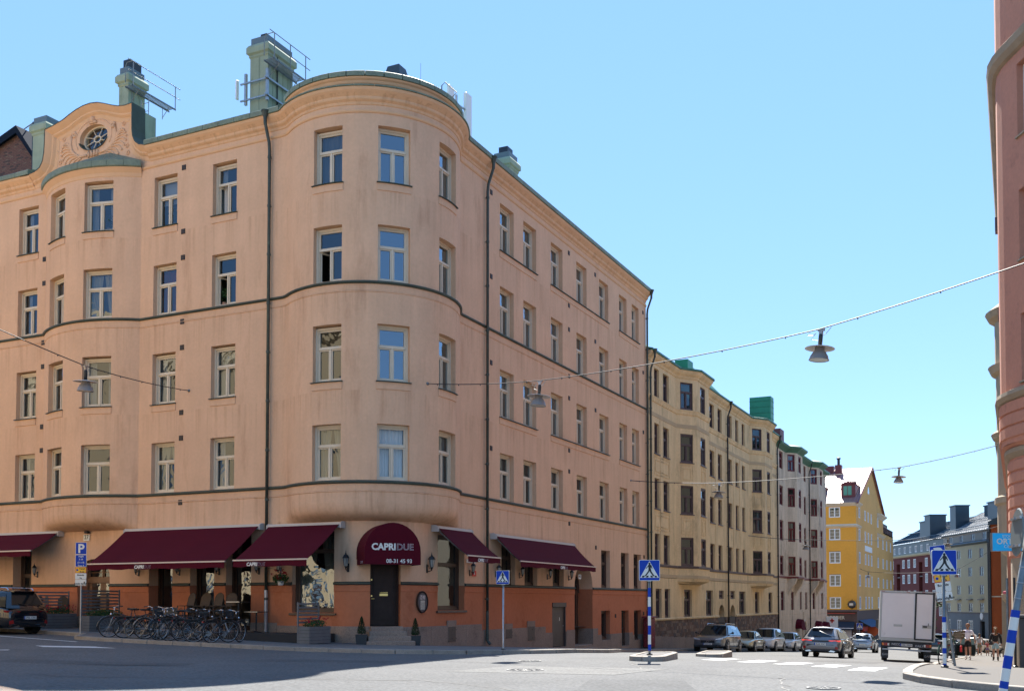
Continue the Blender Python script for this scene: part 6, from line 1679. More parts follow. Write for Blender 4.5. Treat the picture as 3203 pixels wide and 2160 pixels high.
wires = [([(.49, 1.48, 9.41), (5.6, -.10, 8.75), (14.95, -2.9, 8.72), (25, -5.95, 10.3)], {1: 'street lamp on the wire before the corner building, right of its right downpipe', 2: 'largest street lamp hanging alone against the sky at right'}),
         ([(-9.35, 0, 9.75), (-7.75, -6.45, 9.25), (-4.3, -20.5, 10.3)], {1: 'leftmost street lamp, hanging in front of the round bay at left'}),
         ([(0, 24.8, 8.35), (4.6, 26.4, 8.15), (13.75, 29.4, 8.85), (19.1, 31.2, 10.1)], {1: 'street lamp hanging before the left oriel of the ochre building', 2: 'street lamp hanging against the sky between the yellow house and the pink corner'}),
         ([(0, 53.3, 6.85), (3.6, 58.3, 6.7), (14.2, 64.5, 6.9), (18.3, 67, 8)], {1: 'small far street lamp before the red-windowed beige building', 2: 'small far street lamp just above the blue parking sign at right'}),
         ([(0, 119, 6.0), (1.4, 116.0, 5.5), (13.2, 97.5, 5.1), (16.9, 91.5, 7)], {1: 'small far street lamp before the side of the yellow house', 2: 'small far street lamp before the pale yellow far building'})]
used = False
for wi, (pts, lamps) in enumerate(wires):
    m = MB(); full = []
    for a, b in zip(pts, pts[1:]):
        L = (Vector(b)-Vector(a)).length
        for k in range(10): f = k/10; p = Vector(a).lerp(Vector(b), f); p.z -= .012*L*4*f*(1-f); full.append(tuple(p))
    full.append(pts[-1]); m.tube(full, .016 if wi < 2 else .022, 5)
    T = thing('overhead_wire', ['wire crossing the street from the oriel with two lamps', 'wire at far left from the salmon wall over the cars', 'second wire across the street, before the ochre building', 'third wire across the street, before the beige building', 'farthest wire across the street, by the yellow house'][wi], 'wire', (0, 0, 0), group='lamp wires across the street')
    m.build('cable', mat('black_cable', (.025, .025, .03), .6), T)
    m = MB(); p = Path([(q[0], q[1]) for q in full]); 
    for a in full[1::2]: m.box(a[0]-.012, a[0]+.012, a[1]-.012, a[1]+.012, a[2]-.05, a[2])
    m.build('cable_ties', MATS['black_cable'], T); m = MB(); q = pts[0]; m.ball(q, .06, 8, 6); m.build('wall_anchor', STEELD, T)
    for k, lb in lamps.items():
        o = LMP if not used else copy_tree(LMP); used = True; x, y, z = pts[k]; d = Vector(pts[k+1])-Vector(pts[k-1])
        o.location = (x, y, z-.55); o.rotation_euler = (R(-3), R(4), math.atan2(d.y, d.x)); o['label'] = lb; o['group'] = 'street lamps hung on wires'
# crossing signs
def rrect(w_, h_, r, n=4):
    pts = []
    for cx, cy, a0 in ((w_/2-r, h_/2-r, 0), (-w_/2+r, h_/2-r, 90), (-w_/2+r, -h_/2+r, 180), (w_/2-r, -h_/2+r, 270)):
        for i in range(n+1): a = R(a0+90*i/n); pts.append((cx+r*math.cos(a), cy+r*math.sin(a)))
    return pts
def crossing_face(T, s, z, y0=-.06, mirror=1):
    P = lambda a, b, d: (a, d, z+b)
    m = MB(); m.prism(rrect(s, s, s*.07), y0, y0+.03, P); pl = m.build('sign_plate', WWHITE, T)
    m = MB(); m.prism(rrect(s*.955, s*.955, s*.05), y0-.003, y0, P); m.build('blue_field', WBLUE, pl)
    m = MB(); m.prism([(-.45*s, -.355*s), (.45*s, -.355*s), (0, .45*s)], y0-.006, y0-.003, P); m.build('white_triangle', WWHITE, pl)
    f = MB(); k = lambda pts: [(a*s*mirror*1.25, (b*1.04+.0)*s) for a, b in pts]
    f.prism([(x*s, (.325+y)*s) for x, y in [(.05*math.cos(R(q)), .05*math.sin(R(q))) for q in range(0, 360, 30)]], y0-.009, y0-.006, P)
    for pts in ([(-.04, .27), (.03, .28), (.07, .22), (.045, .07), (-.035, .06), (-.05, .2)], [(-.03, .09), (.045, .09), (.03, .0), (-.12, -.25), (-.17, -.23), (-.05, -.03)], [(-.02, .04), (.05, .08), (.08, -.06), (.17, -.22), (.13, -.26), (.03, -.1)], [(-.04, .26), (-.04, .18), (-.13, .07), (-.15, .09), (-.07, .19)], [(.03, .27), (.08, .22), (.115, .08), (.09, .07), (.05, .18)], [(-.17, -.23), (-.12, -.25), (-.18, -.28), (-.22, -.255)], [(.13, -.26), (.17, -.22), (.2, -.235), (.15, -.285)]):
        f.prism(k(pts), y0-.009, y0-.006, P)
    f.build('walking_figure', WBLACK, pl)
    for c in (-.30, -.10, .10, .30):
        q = MB(); a = c*s; q.prism([(a-.075*s, -.34*s), (a+.04*s, -.34*s), (a+.065*s-.0*s, -.255*s), (a-.035*s, -.255*s)] if c < 0 else [(a-.04*s, -.34*s), (a+.075*s, -.34*s), (a+.035*s, -.255*s), (a-.065*s, -.255*s)], y0-.0085, y0-.006, P); q.build('stripe_mark', WBLACK, pl)
def banded(T, z0, z1, h, r, first=0, pattern=None):
    z = z1; k = first
    i = 0
    while z > z0+.01:
        hh = h if not pattern else pattern[i % len(pattern)]
        a = max(z0, z-hh); m = MB(); m.smooth = True; m.lathe([(r, a), (r, z)], 14); m.build('blue_band' if k % 2 == 0 else 'white_band', WBLUE if k % 2 == 0 else WWHITE, T); z = a; k += 1; i += 1
def crossing_sign(label, x, y, rz, size, zc, bands=None, tilt=0, z0=None, ring=.03):
    T = thing('crossing_sign', label, 'road sign', (x, y, z0 if z0 is not None else sp(x, y)), (0, R(tilt), rz), 'pedestrian crossing signs')
    crossing_face(T, size, zc)
    m = MB(); m.smooth = True; m.lathe([(ring, 0), (ring, zc-size*.35), (0, zc-size*.35)], 10); m.build('post', STEELD if bands else STEEL, T)
    m = MB(); m.lathe([(ring+.05, 0), (ring+.05, .03), (ring, .06)], 10); m.build('foot', BLACK, T)
    m = MB(); m.box(-.05, .05, -.035, .03, zc-size*.5-.02, zc-size*.5+.05); m.build('clamp', STEEL, T)
    if bands: banded(T, *bands)
    return T
crossing_sign('small blue crossing sign on a plain grey post at the corner pavement', 5.3, -2.1, R(8), .42, 2.23)
crossing_sign('blue crossing sign on a blue and white banded post standing on the traffic island', 10.6, -3.95, R(24), .56, 2.27, (.12, 1.80, .245, .042, 0, (.245, .26)), z0=gh(10.6, -3.95)+.15)
crossing_sign('largest blue crossing sign, at the right pavement corner before the truck', 18.05, -5.75, R(24), .555, 2.33, (.0, 1.12, .13, .042, 0, (.12, .225)), ring=.036)
crossing_sign('small far crossing sign on a banded post before the brown pub front', 5.3, 77.4, R(25), .62, 2.35, (0, 1.2, .2, .05, 0), z0=gh(5.3, 77.4))
# leaning parking sign behind the big crossing sign
def park_signs(T, z, w_, items, y0=-.05):
    for kind, h_, lines in items:
        z -= h_; P = lambda a, b, d: (a, d, z+h_/2+b)
        bc = {'b': WBLUE, 'w': WWHITE, 'y': WYEL}[kind]; m = MB(); m.prism(rrect(w_, h_-.012, .02, 2), y0, y0+.012, P); pl = m.build('sign_plate', WWHITE if kind == 'b' else (WRED if kind == 'y' else WWHITE), T)
        m = MB(); m.prism(rrect(w_-.022, h_-.034, .015, 2), y0-.003, y0, P); m.build('field', bc, pl)
        tm = WWHITE if kind == 'b' else (WBLUE if kind == 'y' else WBLACK)
        if lines == 'P': text('P', h_*1.0, WWHITE, pl, (0, y0-.006, z+h_*.15), bold=.012)
        else:
            n = len(lines)
            for i, t in enumerate(lines): text(t, min(.085, h_/n*.72), WBLACK if kind == 'y' else tm, pl, (0 if kind != 'y' else .04, y0-.006, z+h_-(i+.82)*h_/n), bold=.001)
            if kind == 'y': m = MB(); m.lathe([(0, 0), (.035, 0), (.035, .003)], 12, (-w_/2+.07, y0-.007, z+h_*.5), 'y'); m.build('no_parking_mark', WBLUE, pl)
            if lines and lines[0] == 'Betala digitalt': m = MB(); m.box(w_/2-.085, w_/2-.045, y0-.006, y0-.003, z+.07, z+.14); m.build('phone_mark', WBLACK, pl)
T = thing('parking_sign', 'parking sign stack on a grey post by the bicycles, left of the arched door', 'road sign', (-10.55, -4.0, sp(-10.55, -4)-.05), R(30), 'parking signs')
m = MB(); m.lathe([(.028, 0), (.028, 3.1), (0, 3.1)], 10); m.build('post', STEEL, T)
park_signs(T, 3.32, .385, [('b', .44, 'P'), ('b', .44, ['Avgift', '7-19', '(11-17)', 'Taxa 3']), ('y', .22, ['Torsd', '9-16']), ('w', .22, ['Boende', 'Va']), ('w', .22, ['Betala digitalt'])])
T = thing('parking_sign', 'leaning parking sign half hidden behind the largest crossing sign', 'road sign', (18.15, -3.6, sp(18.15, -3.6)), (0, R(-8), R(22)), 'parking signs')
m = MB(); m.lathe([(.032, 0), (.032, 2.8), (0, 2.8)], 10); m.build('post', STEELD, T)
park_signs(T, 2.93, .37, [('b', .42, 'P'), ('b', .28, ['Avgift', '7-19']), ('y', .2, ['Torsd', '9-16']), ('w', .24, ['Boende', 'Va']), ('w', .22, ['Betala digitalt'])])
# leaning post with round sign seen from behind
T = thing('traffic_sign_post', 'leaning thick post with blue and white bands and round sign back, at right edge', 'road sign', (19.31, -12.55, sp(19.3, -12.5)), (R(-2), R(9.0), 0))
m = MB(); m.smooth = True; m.lathe([(.052, 0), (.052, 3.6), (0, 3.6)], 14); m.build('post', STEELD, T)
banded(T, .0, 1.32, .21, .066, 0, (.115, .205, .205, .205, .205, .205))
m = MB(); 
for z in (1.5, 1.75, 2.0, 2.25, 2.8): m.lathe([(.053, z), (.058, z+.01), (.053, z+.02)], 12)
m.build('joint_rings', STEEL, T)
m = MB(); c = (-.17, .0, 2.55); m.lathe([(0, 0), (.37, 0), (.385, .012), (.385, .02), (.37, .03), (0, .03)], 30, (0, 0, 0), 'x'); o = m.build('round_plate', mat('sign_back_grey', (.17, .19, .18), .5, metal=.3), T, c, (0, R(-6), R(13)))
m = MB()
for z in (-.22, .22): m.box(-.03, .0, -.3, .3, z-.02, z+.02); m.box(-.05, .12, -.03, .03, z-.02, z+.02)
m.build('bracket', STEEL, T, c, (0, R(-6), R(13)))
m = MB(); m.lathe([(0, 0), (.3, 0), (.3, .02)], 24, (0, 0, 0), 'y'); m.build('blue_disc', WBLUE, T, (.24, -.08, 3.3), R(10))
# dark posts and cabinet at the far right
T = thing('utility_cabinet', 'tall dark brown utility cabinet at the right picture edge', 'cabinet', (19.72, -.95, sp(19.7, -1)))
BRC = mat('brown_cabinet_paint', (.055, .045, .04), .6, noise=(3, .15)); m = MB(); m.bevbox(-.17, .5, -.2, .25, 0, 1.28, .02); m.build('body', BRC, T); m = MB(); m.bevbox(-.21, .54, -.24, .29, 1.28, 1.36, .03); m.build('lid', BRC, T)
for x, y, h_, r, mt_, lb in ((19.25, 2.6, 2.6, .035, STEELD, 'thin grey post left of the brown cabinet'), (19.45, .2, 2.4, .03, BLACK, 'thin dark post nearest the brown cabinet')):
    T = thing('post', lb, 'post', (x, y, sp(x, y))); m = MB(); m.lathe([(r, 0), (r, h_), (0, h_)], 10); m.build('shaft', mt_, T); m = MB(); m.lathe([(r+.04, 0), (r+.04, .04), (r, .06)], 10); m.build('foot', BLACK, T)
# ---------------------------------------------------------------- terrace furniture of the restaurant
def leaves(mb, c, r, n, s, rr, flat=1.0):
    for i in range(n):
        while True:
            v = Vector((rr.uniform(-1, 1), rr.uniform(-1, 1), rr.uniform(-1, 1)))
            if v.length < 1: break
        p = Vector(c)+Vector((v.x*r[0], v.y*r[1], v.z*r[2])); a = Vector((rr.uniform(-1, 1), rr.uniform(-1, 1), rr.uniform(-.6, .6))).normalized()*s; b = a.cross(Vector((rr.uniform(-1, 1), rr.uniform(-1, 1), rr.uniform(-1, 1)))).normalized()*s*.7
        mb.quad(p-a, p-b*.6, p+a, p+b)
def planter(x, y, L, W_, H, label, trellis, rz=0, seed=1, fl=True):
    rr = random.Random(seed); z = sp(x, y); T = thing('planter_box', label, 'planter', (x, y, z), rz, 'grey plank planters with slatted screens')
    n = 5
    for i in range(n):
        z0 = .03+(H-.03)*i/n; z1 = .03+(H-.03)*(i+1)/n-.008
        for (a, b, c, d) in ((-W_/2, W_/2, -L/2, -L/2+.02), (-W_/2, W_/2, L/2-.02, L/2), (-W_/2, -W_/2+.02, -L/2+.02, L/2-.02), (W_/2-.02, W_/2, -L/2+.02, L/2-.02)):
            m = MB(); m.box(a, b, c, d, z0, z1); m.build('plank', GREYP, T)
    m = MB(); m.box(-W_/2+.03, W_/2-.03, -L/2+.03, L/2-.03, .03, H-.06); m.build('soil', DARK, T)
    xs = -W_/2-.03
    for yy in (-L/2, L/2-.05): m = MB(); m.box(xs-.02, xs+.02, yy, yy+.05, 0, trellis); m.build('screen_post', GREYP, T)
    k = int((trellis-H)/.125)
    for i in range(k): zz = trellis-.09-.125*i; m = MB(); m.box(xs-.035, xs-.02, -L/2, L/2, zz, zz+.06); m.build('slat', GREYP, T)
    m = MB(); leaves(m, (0, 0, H+.07), (W_*.5, L*.5, .16), int(420*L), .035, rr); m.build('foliage', LEAF, T)
    if fl:
        m = MB()
        for i in range(int(24*L)):
            cx, cy, cz = rr.uniform(-W_*.5, W_*.5), rr.uniform(-L/2, L/2), H+rr.uniform(.1, .34)
            leaves(m, (cx, cy, cz), (.035, .035, .03), 12, .022, rr)
        m.build('geranium_blooms', REDF, T)
    return T
planter(-1.95, -1.85, 1.2, .46, .60, 'grey plank planter with red geraniums and slatted screen, left of the corner door', 1.42, 0, 2)
planter(-12.25, -1.3, 1.9, .42, .62, 'grey plank planter with slatted screen before the arched door 27', 1.62, 0, 3, False)
planter(-15.1, -1.2, 1.8, .42, .60, 'grey plank planter with geraniums behind the dark car at left', 1.5, 0, 4)
def pot(x, y, label, seed):
    rr = random.Random(seed); z = sp(x, y); T = thing('potted_conifer', label, 'potted plant', (x, y, z), R(30), 'clipped conifers by the entrance')
    m = MB(); m.prism([(-.17, 0), (.17, 0), (.20, .36), (-.20, .36)], -.18, .18); m.build('pot', BLACK, T)
    m = MB(); m.box(-.17, .17, -.16, .16, .3, .34); m.build('soil', DARK, T)
    m = MB()
    for i in range(1100):
        h = rr.random()**1.3; r = .17*(1-h)**.75*(.8 if h < .06 else 1)*rr.uniform(.75, 1.06); a = rr.uniform(0, 2*PI); p = Vector((r*math.cos(a), r*math.sin(a), .38+h*.58))
        d = Vector((math.cos(a), math.sin(a), 1.3)).normalized()*.032; q = Vector((-math.sin(a), math.cos(a), rr.uniform(-.3, .3)))*.012; m.quad(p-q, p+q, p+d+q*.3, p+d-q*.3)
    m.build('crown', LEAF2, T); m = MB(); m.tube([(0, 0, .3), (0, 0, .8)], .015, 5); m.build('trunk', WICK, T)
pot(-.88, -.62, 'small clipped conifer in a black pot left of the entrance steps', 5); pot(.42, .80, 'small clipped conifer in a black pot right of the entrance steps', 6)
# hanging basket
T = thing('hanging_basket', 'white hanging pot of red geraniums by the left downpipe', 'hanging basket', (-4.5, -.45, 2.16)); rr = random.Random(8)
m = MB(); m.smooth = True; m.lathe([(0, 0), (.09, 0), (.13, .16), (.12, .16)], 14); m.build('pot', WHITEP, T)
m = MB(); leaves(m, (0, 0, .25), (.32, .25, .18), 500, .04, rr); m.build('foliage', LEAF, T); m = MB()
for i in range(20): a = rr.uniform(0, 6.3); leaves(m, (.33*math.cos(a)*rr.random(), .25*math.sin(a), .28+rr.uniform(-.05, .3)), (.05, .05, .045), 14, .025, rr)
m.build('geranium_blooms', REDF, T); m = MB()
for a in (0, 2.1, 4.2): m.tube([(.11*math.cos(a), .11*math.sin(a), .15), (0, 0, .65)], .004, 4)
m.tube([(0, 0, .65), (0, 0, .8)], .005, 4); m.build('hanger', STEEL, T)
# wooden decking
T = thing('terrace_deck', 'low black terrace decking along the wall below the awnings', 'deck', (0, 0, 0)); BLD_ = mat('blackened_deck', (.022, .02, .019), .8)
for i in range(14):
    y = -.12-.15*i; m = MB(); x0, x1 = -10.9, -2.35
    m.prism([(x0, sp(x0, y)+.02), (x1, sp(x1, y)-.06), (x1, sp(x0, y)+.09), (x0, sp(x0, y)+.09)], y-.14, y); m.build('deck_board', BLD_, T)
DZ = sp(-10.9, -1)+.09
# stacked chairs
def chair():
    T = thing('wicker_chair', 'x', 'chair'); S = WICK; w_, d_, hs, hb = .44, .44, .44, .88
    for sx in (-1, 1):
        m = MB(); m.tube([(sx*w_/2, -d_/2, 0), (sx*w_/2*.95, -d_/2, hs)], .016, 5); m.build('leg', S, T); m = MB(); m.tube([(sx*w_/2, d_/2+.05, 0), (sx*w_/2*.95, d_/2-.03, hs)], .016, 5); m.build('leg', S, T)
    m = MB(); m.bevbox(-w_/2, w_/2, -d_/2, d_/2, hs-.03, hs, .02); m.build('seat', S, T)
    m = MB(); pts = [(-.2, hs-.02)]+[(-.21*math.cos(R(a)), hs+.26+.2*math.sin(R(a))) for a in range(0, 181, 15)]+[(.2, hs-.02)]
    m.prism([(x, z) for x, z in pts], d_/2-.05, d_/2-.03, lambda a, b, d: (a, d+(b-hs)*.28, b)); m.build('backrest', mat('woven_cane', (.055, .032, .016), .7, fine=(70, .5)), T)
    m = MB(); m.tube([(x, d_/2-.04+(z-hs)*.28, z) for x, z in pts], .016, 5); m.build('back_frame', S, T)
    m = MB()
    for yy in (-d_/2,): m.tube([(-w_/2, yy, .2), (0, yy, hs-.08), (w_/2, yy, .2)], .01, 4); m.tube([(-w_/2, yy, hs-.18), (w_/2, yy, hs-.18)], .01, 4)
    for sx in (-1, 1): m.tube([(sx*w_/2, -d_/2, .22), (sx*w_/2, d_/2, .22)], .01, 4)
    m.build('stretcher', S, T); return T
CH = chair(); index_tree(CH); first = True; names = ['leftmost', 'second', 'third', 'rightmost']; lv = ['bottom', 'second-lowest', 'third', 'top']
for si, (x, y, a) in enumerate(((-8.15, -1.2, -12), (-7.45, -1.15, 4), (-6.78, -1.25, -6), (-6.15, -1.2, 14))):
    for k in range(4):
        o = CH if first else copy_tree(CH); first = False; o.location = (x+.01*k, y-.05*k, DZ+.175*k); o.rotation_euler = (0, 0, R(a)); o['group'] = 'stacked wicker chairs'
        o['label'] = '%s wicker chair of the %s stack on the terrace' % (lv[k], names[si])
for i, (x, y) in enumerate(((-15.9, -1.0), (-15.3, -.7), (-16.6, -.9))):
    o = copy_tree(CH); o.location = (x, y, sp(x, y)+.35); o.rotation_euler = (R(12), R(10*(i-1)), R(40*i-20)); o['group'] = 'stacked wicker chairs'; o['label'] = '%s wicker chair piled behind the dark car, with its round back showing' % ['middle', 'right', 'left'][i]
def table(x, y, label, h_=1.08):
    T = thing('bistro_table', label, 'table', (x, y, DZ), 0, 'tall terrace tables'); m = MB(); m.bevbox(-.3, .3, -.3, .3, h_, h_+.03, .01); m.build('tabletop', BLACK, T); m = MB(); m.lathe([(.2, 0), (.2, .02), (.03, .05), (.03, h_), (0, h_)], 10); m.build('pedestal', BLACK, T)
    m = MB(); m.box(-.3, .3, -.315, -.3, h_, h_+.035); m.build('metal_edge', STEEL, T)
table(-5.75, -1.25, 'tall black table right of the stacked chairs'); table(-5.35, -.75, 'lower black table behind the tall one, near the downpipe', .72); table(-9.1, -1.2, 'black table left of the stacked chairs', .74)

# ---------------------------------------------------------------- trees seen over the truck
def tree(x, y, h, r, label, seed):
    rr = random.Random(seed); z = gh(x, y); T = thing('street_tree', label, 'tree', (x, y, z), group='young trees down the street')
    m = MB(); m.tube([(0, 0, 0), (.05, 0, h*.35), (-.05, .05, h*.7)], .1, 6, rs=[.12, .09, .04])
    for k in range(6): a = k*1.1; m.tube([(0, 0, h*.4+.1*k), (r*.6*math.cos(a), r*.6*math.sin(a), h*.6+.15*k)], .03, 4)
    m.build('trunk', WICK, T)
    m = MB()
    for k in range(16): a = rr.uniform(0, 6.3); q = rr.uniform(.2, 1)*r; leaves(m, (q*math.cos(a), q*math.sin(a), h*.65+rr.uniform(-.25, .35)*h), (r*.38, r*.38, r*.3), 90, .11, rr)
    m.build('crown', LEAF, T)
tree(11.6, 78, 5.9, 1.3, 'young leafy tree top showing over the truck, right one', 3); tree(9.3, 84, 6.0, .9, 'small leafy tree top showing over the truck, left one', 4)

# plants standing inside windows
for (x, y, z, lb, sd_) in ((-10.65, .42, 16.5, 'large-leaved plant inside the top-floor window right of the left bay', 1), (-7.95, .40, 12.95, 'small red-tipped potted plant in the open window left of the left downpipe', 2), (-13.4, -.25, 16.5, 'potted plant in the top-floor window of the round bay', 3)):
    rr = random.Random(sd_); T = thing('potted_plant', lb, 'plant', (x, y, z)); m = MB(); m.lathe([(0, 0), (.09, 0), (.11, .17), (0, .17)], 10); m.build('pot', mat('clay_pot', (.35, .2, .13), .8), T)
    m = MB(); leaves(m, (0, 0, .45), (.28 if sd_ == 1 else .17, .12, .3), 90, .075 if sd_ == 1 else .05, rr); m.build('foliage', LEAF, T)
# ---------------------------------------------------------------- vehicles
CGL = glass_mat('car_glass', dark=(.012, .014, .016), ior=1.55, wav=.0)
CGLT = glass_mat('light_car_glass', dark=(.05, .06, .06), ior=1.6, wav=.0)
CHR = mat('chrome', (.7, .7, .72), .12, metal=1); BLKP = mat('black_trim', (.012, .012, .013), .4); RIM = mat('alloy_rim', (.45, .45, .46), .3, metal=.8)
TAIL = mat('red_tail_lens', (.25, .006, .006), .2, coat=.5); TAILON = mat('lit_tail_lens', (.7, .05, .03), .2, emit=((1, .08, .05), .25)); HEAD = mat('head_lamp_lens', (.6, .62, .65), .08, coat=1)
AMB = mat('amber_lens', (.7, .2, .02), .2)
def paint(name, c, metal=.35, rough=.32): return mat(name, c, rough, metal=metal, coat=1.0)
# each station: x, half width, z sill, z belt, z deck(bonnet or belt)
def car(label, loc, rz, col, L=4.6, W=1.86, H=1.6, kind='suv', rails=False, plate_='', rear=False, group=None, name='parked_car', glass=None, lamps_on=False, door_open=False):
    T = thing(name, label, 'car', loc, rz, group); G = glass or CGL; 
    h = W/2; f = L/2; wr = .34 if kind in ('suv',) else .31; wb = L*.305
    belt = {'suv': .98, 'hatch': .90, 'coupe': .84}[kind]; roofz = H; hood = belt-.03
    # lower body loft
    st = [(-f, .80, .42, belt-.28, belt-.22), (-f+.06, .90, .30, belt-.12, belt-.04), (-f+.30, .975, .24, belt, belt+.02), (-f*.55, 1.0, .20, belt+.01, belt+.03), (0, 1.0, .19, belt-.01, belt), (f*.42, 1.0, .20, belt-.03, belt-.0),
          (f*.62, .99, .20, belt-.06, hood), (f-.32, .95, .22, belt-.14, hood-.09), (f-.10, .87, .26, belt-.24, hood-.17), (f, .74, .36, belt-.34, hood-.28)]
    m = MB(); m.smooth = True; ringn = 10
    for x, k, zs, zb, zd in st:
        w_ = h*k; zm = (zs+zb)/2
        half = [(0, zs), (w_*.86, zs), (w_*.975, zs+.07), (w_, zm), (w_*.985, zb-.05), (w_*.93, zb), (w_*.72, zd), (0, zd+.035)]
        ring = half+[(-a, b) for a, b in half[-2:0:-1]]
        m.add([(x, a, b) for a, b in ring])
    nn = 14
    for i in range(len(st)-1):
        for q in range(nn): q2 = (q+1) % nn; m.face((i*nn+q, i*nn+q2, (i+1)*nn+q2, (i+1)*nn+q))
    m.face([q for q in range(nn)]); m.face([(len(st)-1)*nn+nn-1-q for q in range(nn)])
    body = m.build('body', col, T)
    sub = body.modifiers.new('s', 'SUBSURF'); sub.levels = 1; sub.render_levels = 2
    # cabin
    rb, rt = {'suv': (-f+.10, -f+.42), 'hatch': (-f+.12, -f+.62), 'coupe': (-f+.75, -f+1.35)}[kind]
    fb, ft = (f*.50, f*.50-.78) if kind != 'coupe' else (f*.42, f*.42-.85)
    wb_, wt = h*.91, h*.64; zb0 = belt-.03
    ns = 6
    def sec(t):   # t 0 rear .. 1 front : bottom x, top x
        return rb+(fb-rb)*t, rt+(ft-rt)*t
    cab = MB(); cab.smooth = True
    rows_ = []
    for i in range(ns+1):
        t = i/ns; xb, xt = sec(t); zt = roofz-.05*(abs(t-.45)*2)**2*(1 if kind != 'coupe' else 2); k = 1 if 0 < i < ns else .93
        rows_.append((xb, xt, zt, k))
        half = [(wb_*k, zb0, xb), (wt*k+.04, zt-.09, xt), (wt*k-.10, zt-.015, xt), (0, zt+.02, xt)]
        ring = half+[(-a, b, c) for a, b, c in half[-2::-1]]; cab.add([(c, a, b) for a, b, c in ring])
    for i in range(ns):
        for q in range(6): cab.face((i*7+q, (i+1)*7+q, (i+1)*7+q+1, i*7+q+1))
    cab.face(range(7)); cab.face([ns*7+6-q for q in range(7)]); cab.build('roof', col, T)
    lerp = lambda a, b, t: a+(b-a)*t
    def pane(P, nm='side_window', mt=None):   # quad pushed out a little
        a, b, c, d = [Vector(p) for p in P]; n = (b-a).cross(d-a).normalized(); cen = (a+b+c+d)/4
        if n.dot(cen-Vector((0, 0, .9))) < 0: n = -n
        m = MB(); m.quad(*[p+n*.014 for p in (a, b, c, d)]); return m.build(nm, mt or G, T)
    zt = roofz-.10
    for s in (-1, 1):
        cuts = [.03, .30, .62, .97] if kind != 'coupe' else [.08, .40, .96]
        for t0, t1 in zip(cuts, cuts[1:]):
            t0 += .008; t1 -= .008; a0, a1 = sec(t0), sec(t1)
            q0, q1 = .06, .96
            P = [(lerp(a0[0], a0[1], q0), s*lerp(wb_, wt+.02, q0), lerp(zb0, zt, q0)), (lerp(a1[0], a1[1], q0), s*lerp(wb_, wt+.02, q0), lerp(zb0, zt, q0)), (lerp(a1[0], a1[1], q1), s*lerp(wb_, wt+.02, q1), lerp(zb0, zt, q1)), (lerp(a0[0], a0[1], q1), s*lerp(wb_, wt+.02, q1), lerp(zb0, zt, q1))]
            pane(P)
        mm = MB(); mm.tube([(fb-.25, s*(h*.93), belt+.06), (fb-.28, s*(h+.10), belt+.10)], .025, 5); mm.ball((fb-.28, s*(h+.13), belt+.12), .085, 8, 6, .8); mm.build('wing_mirror', BLKP if kind == 'suv' else col, T)
        dm = MB(); 
        for xx in (-f*.30, f*.08, f*.44): dm.box(xx-.005, xx+.005, s*(h*.995) if s > 0 else -h*1.0-.004, s*(h*.995)+.004 if s > 0 else -h*.995, .3, belt-.08)
        dm.build('door_gap', BLKP, T)
        dh = MB()
        for xx in (-f*.22, f*.16): dh.box(xx-.10, xx+.08, min(s*h*.99, s*(h+.015)), max(s*h*.99, s*(h+.015)), belt-.16, belt-.13)
        dh.build('door_handle', col, T)
        sl = MB(); sl.box(-wb+.38, wb-.38, min(s*h*.94, s*(h+.004)), max(s*h*.94, s*(h+.004)), .19, .30); sl.build('sill_trim', BLKP, T)
    pane([(lerp(rb, rt, .22), -lerp(wb_, wt, .25)*.84, lerp(zb0, zt, .2)), (lerp(rb, rt, .22), lerp(wb_, wt, .25)*.84, lerp(zb0, zt, .2)), (lerp(rb, rt, .93), wt*.86, lerp(zb0, zt, .95)), (lerp(rb, rt, .93), -wt*.86, lerp(zb0, zt, .95))], 'rear_window')
    pane([(lerp(fb, ft, .03), -wb_*.91, lerp(zb0, zt, .04)), (lerp(fb, ft, .03), wb_*.91, lerp(zb0, zt, .04)), (lerp(fb, ft, .97), wt*.96, lerp(zb0, zt, .99)), (lerp(fb, ft, .97), -wt*.96, lerp(zb0, zt, .99))], 'windscreen')
    # wheels
    for sx in (-1, 1):
        for sy in (-1, 1):
            x = sx*wb; y = sy*(h-.115)
            a = MB(); a.lathe([(0, -.02), (wr+.055, -.02), (wr+.055, .02), (0, .02)], 24, (x, sy*(h-.012), wr+.01), 'y'); a.build('wheel_arch', BLKP, T)
            w_ = MB(); w_.smooth = True; w_.lathe([(wr*.66, -.11), (wr*.93, -.115), (wr, -.085), (wr, .085), (wr*.93, .115), (wr*.66, .11)], 22, (0, 0, 0), 'y'); wh = w_.build('wheel', RUBBER, T, (x, sy*(h-.095), wr))
            r_ = MB(); r_.lathe([(0, sy*.07), (wr*.6, sy*.06), (wr*.68, sy*.115), (wr*.68, sy*.09)], 20, (0, 0, 0), 'y'); r_.build('rim', mat('rim_shadow', (.03, .03, .03), .5), wh)
            s_ = MB()
            for k in range(5):
                q = R(72*k); M_ = Matrix.Rotation(q, 4, 'Y'); s_.box(-.028, .028, min(sy*.09, sy*.12), max(sy*.09, sy*.12), .0, wr*.68, M_)
            s_.lathe([(wr*.64, sy*.117), (wr*.70, sy*.12)], 20, (0, 0, 0), 'y'); s_.build('spokes', RIM, wh)
    # front
    F = f+.0
    g = MB(); g.box(F-.05, F+.015, -h*.42, h*.42, .50 if kind != 'coupe' else .44, belt-.33); g.build('grille', BLKP, T)
    if kind == 'suv' and not rear: b = MB(); b.lathe([(.055, 0), (.075, 0), (.075, .02), (.055, .02)], 16, (F+.02, 0, .58), 'x'); b.tube([(F+.03, -.3, .43), (F+.03, .3, .70)], .008, 4); b.build('badge', CHR, T)
    lo = MB(); lo.box(F-.10, F+.0, -h*.55, h*.55, .26, .38); lo.build('air_intake', BLKP, T)
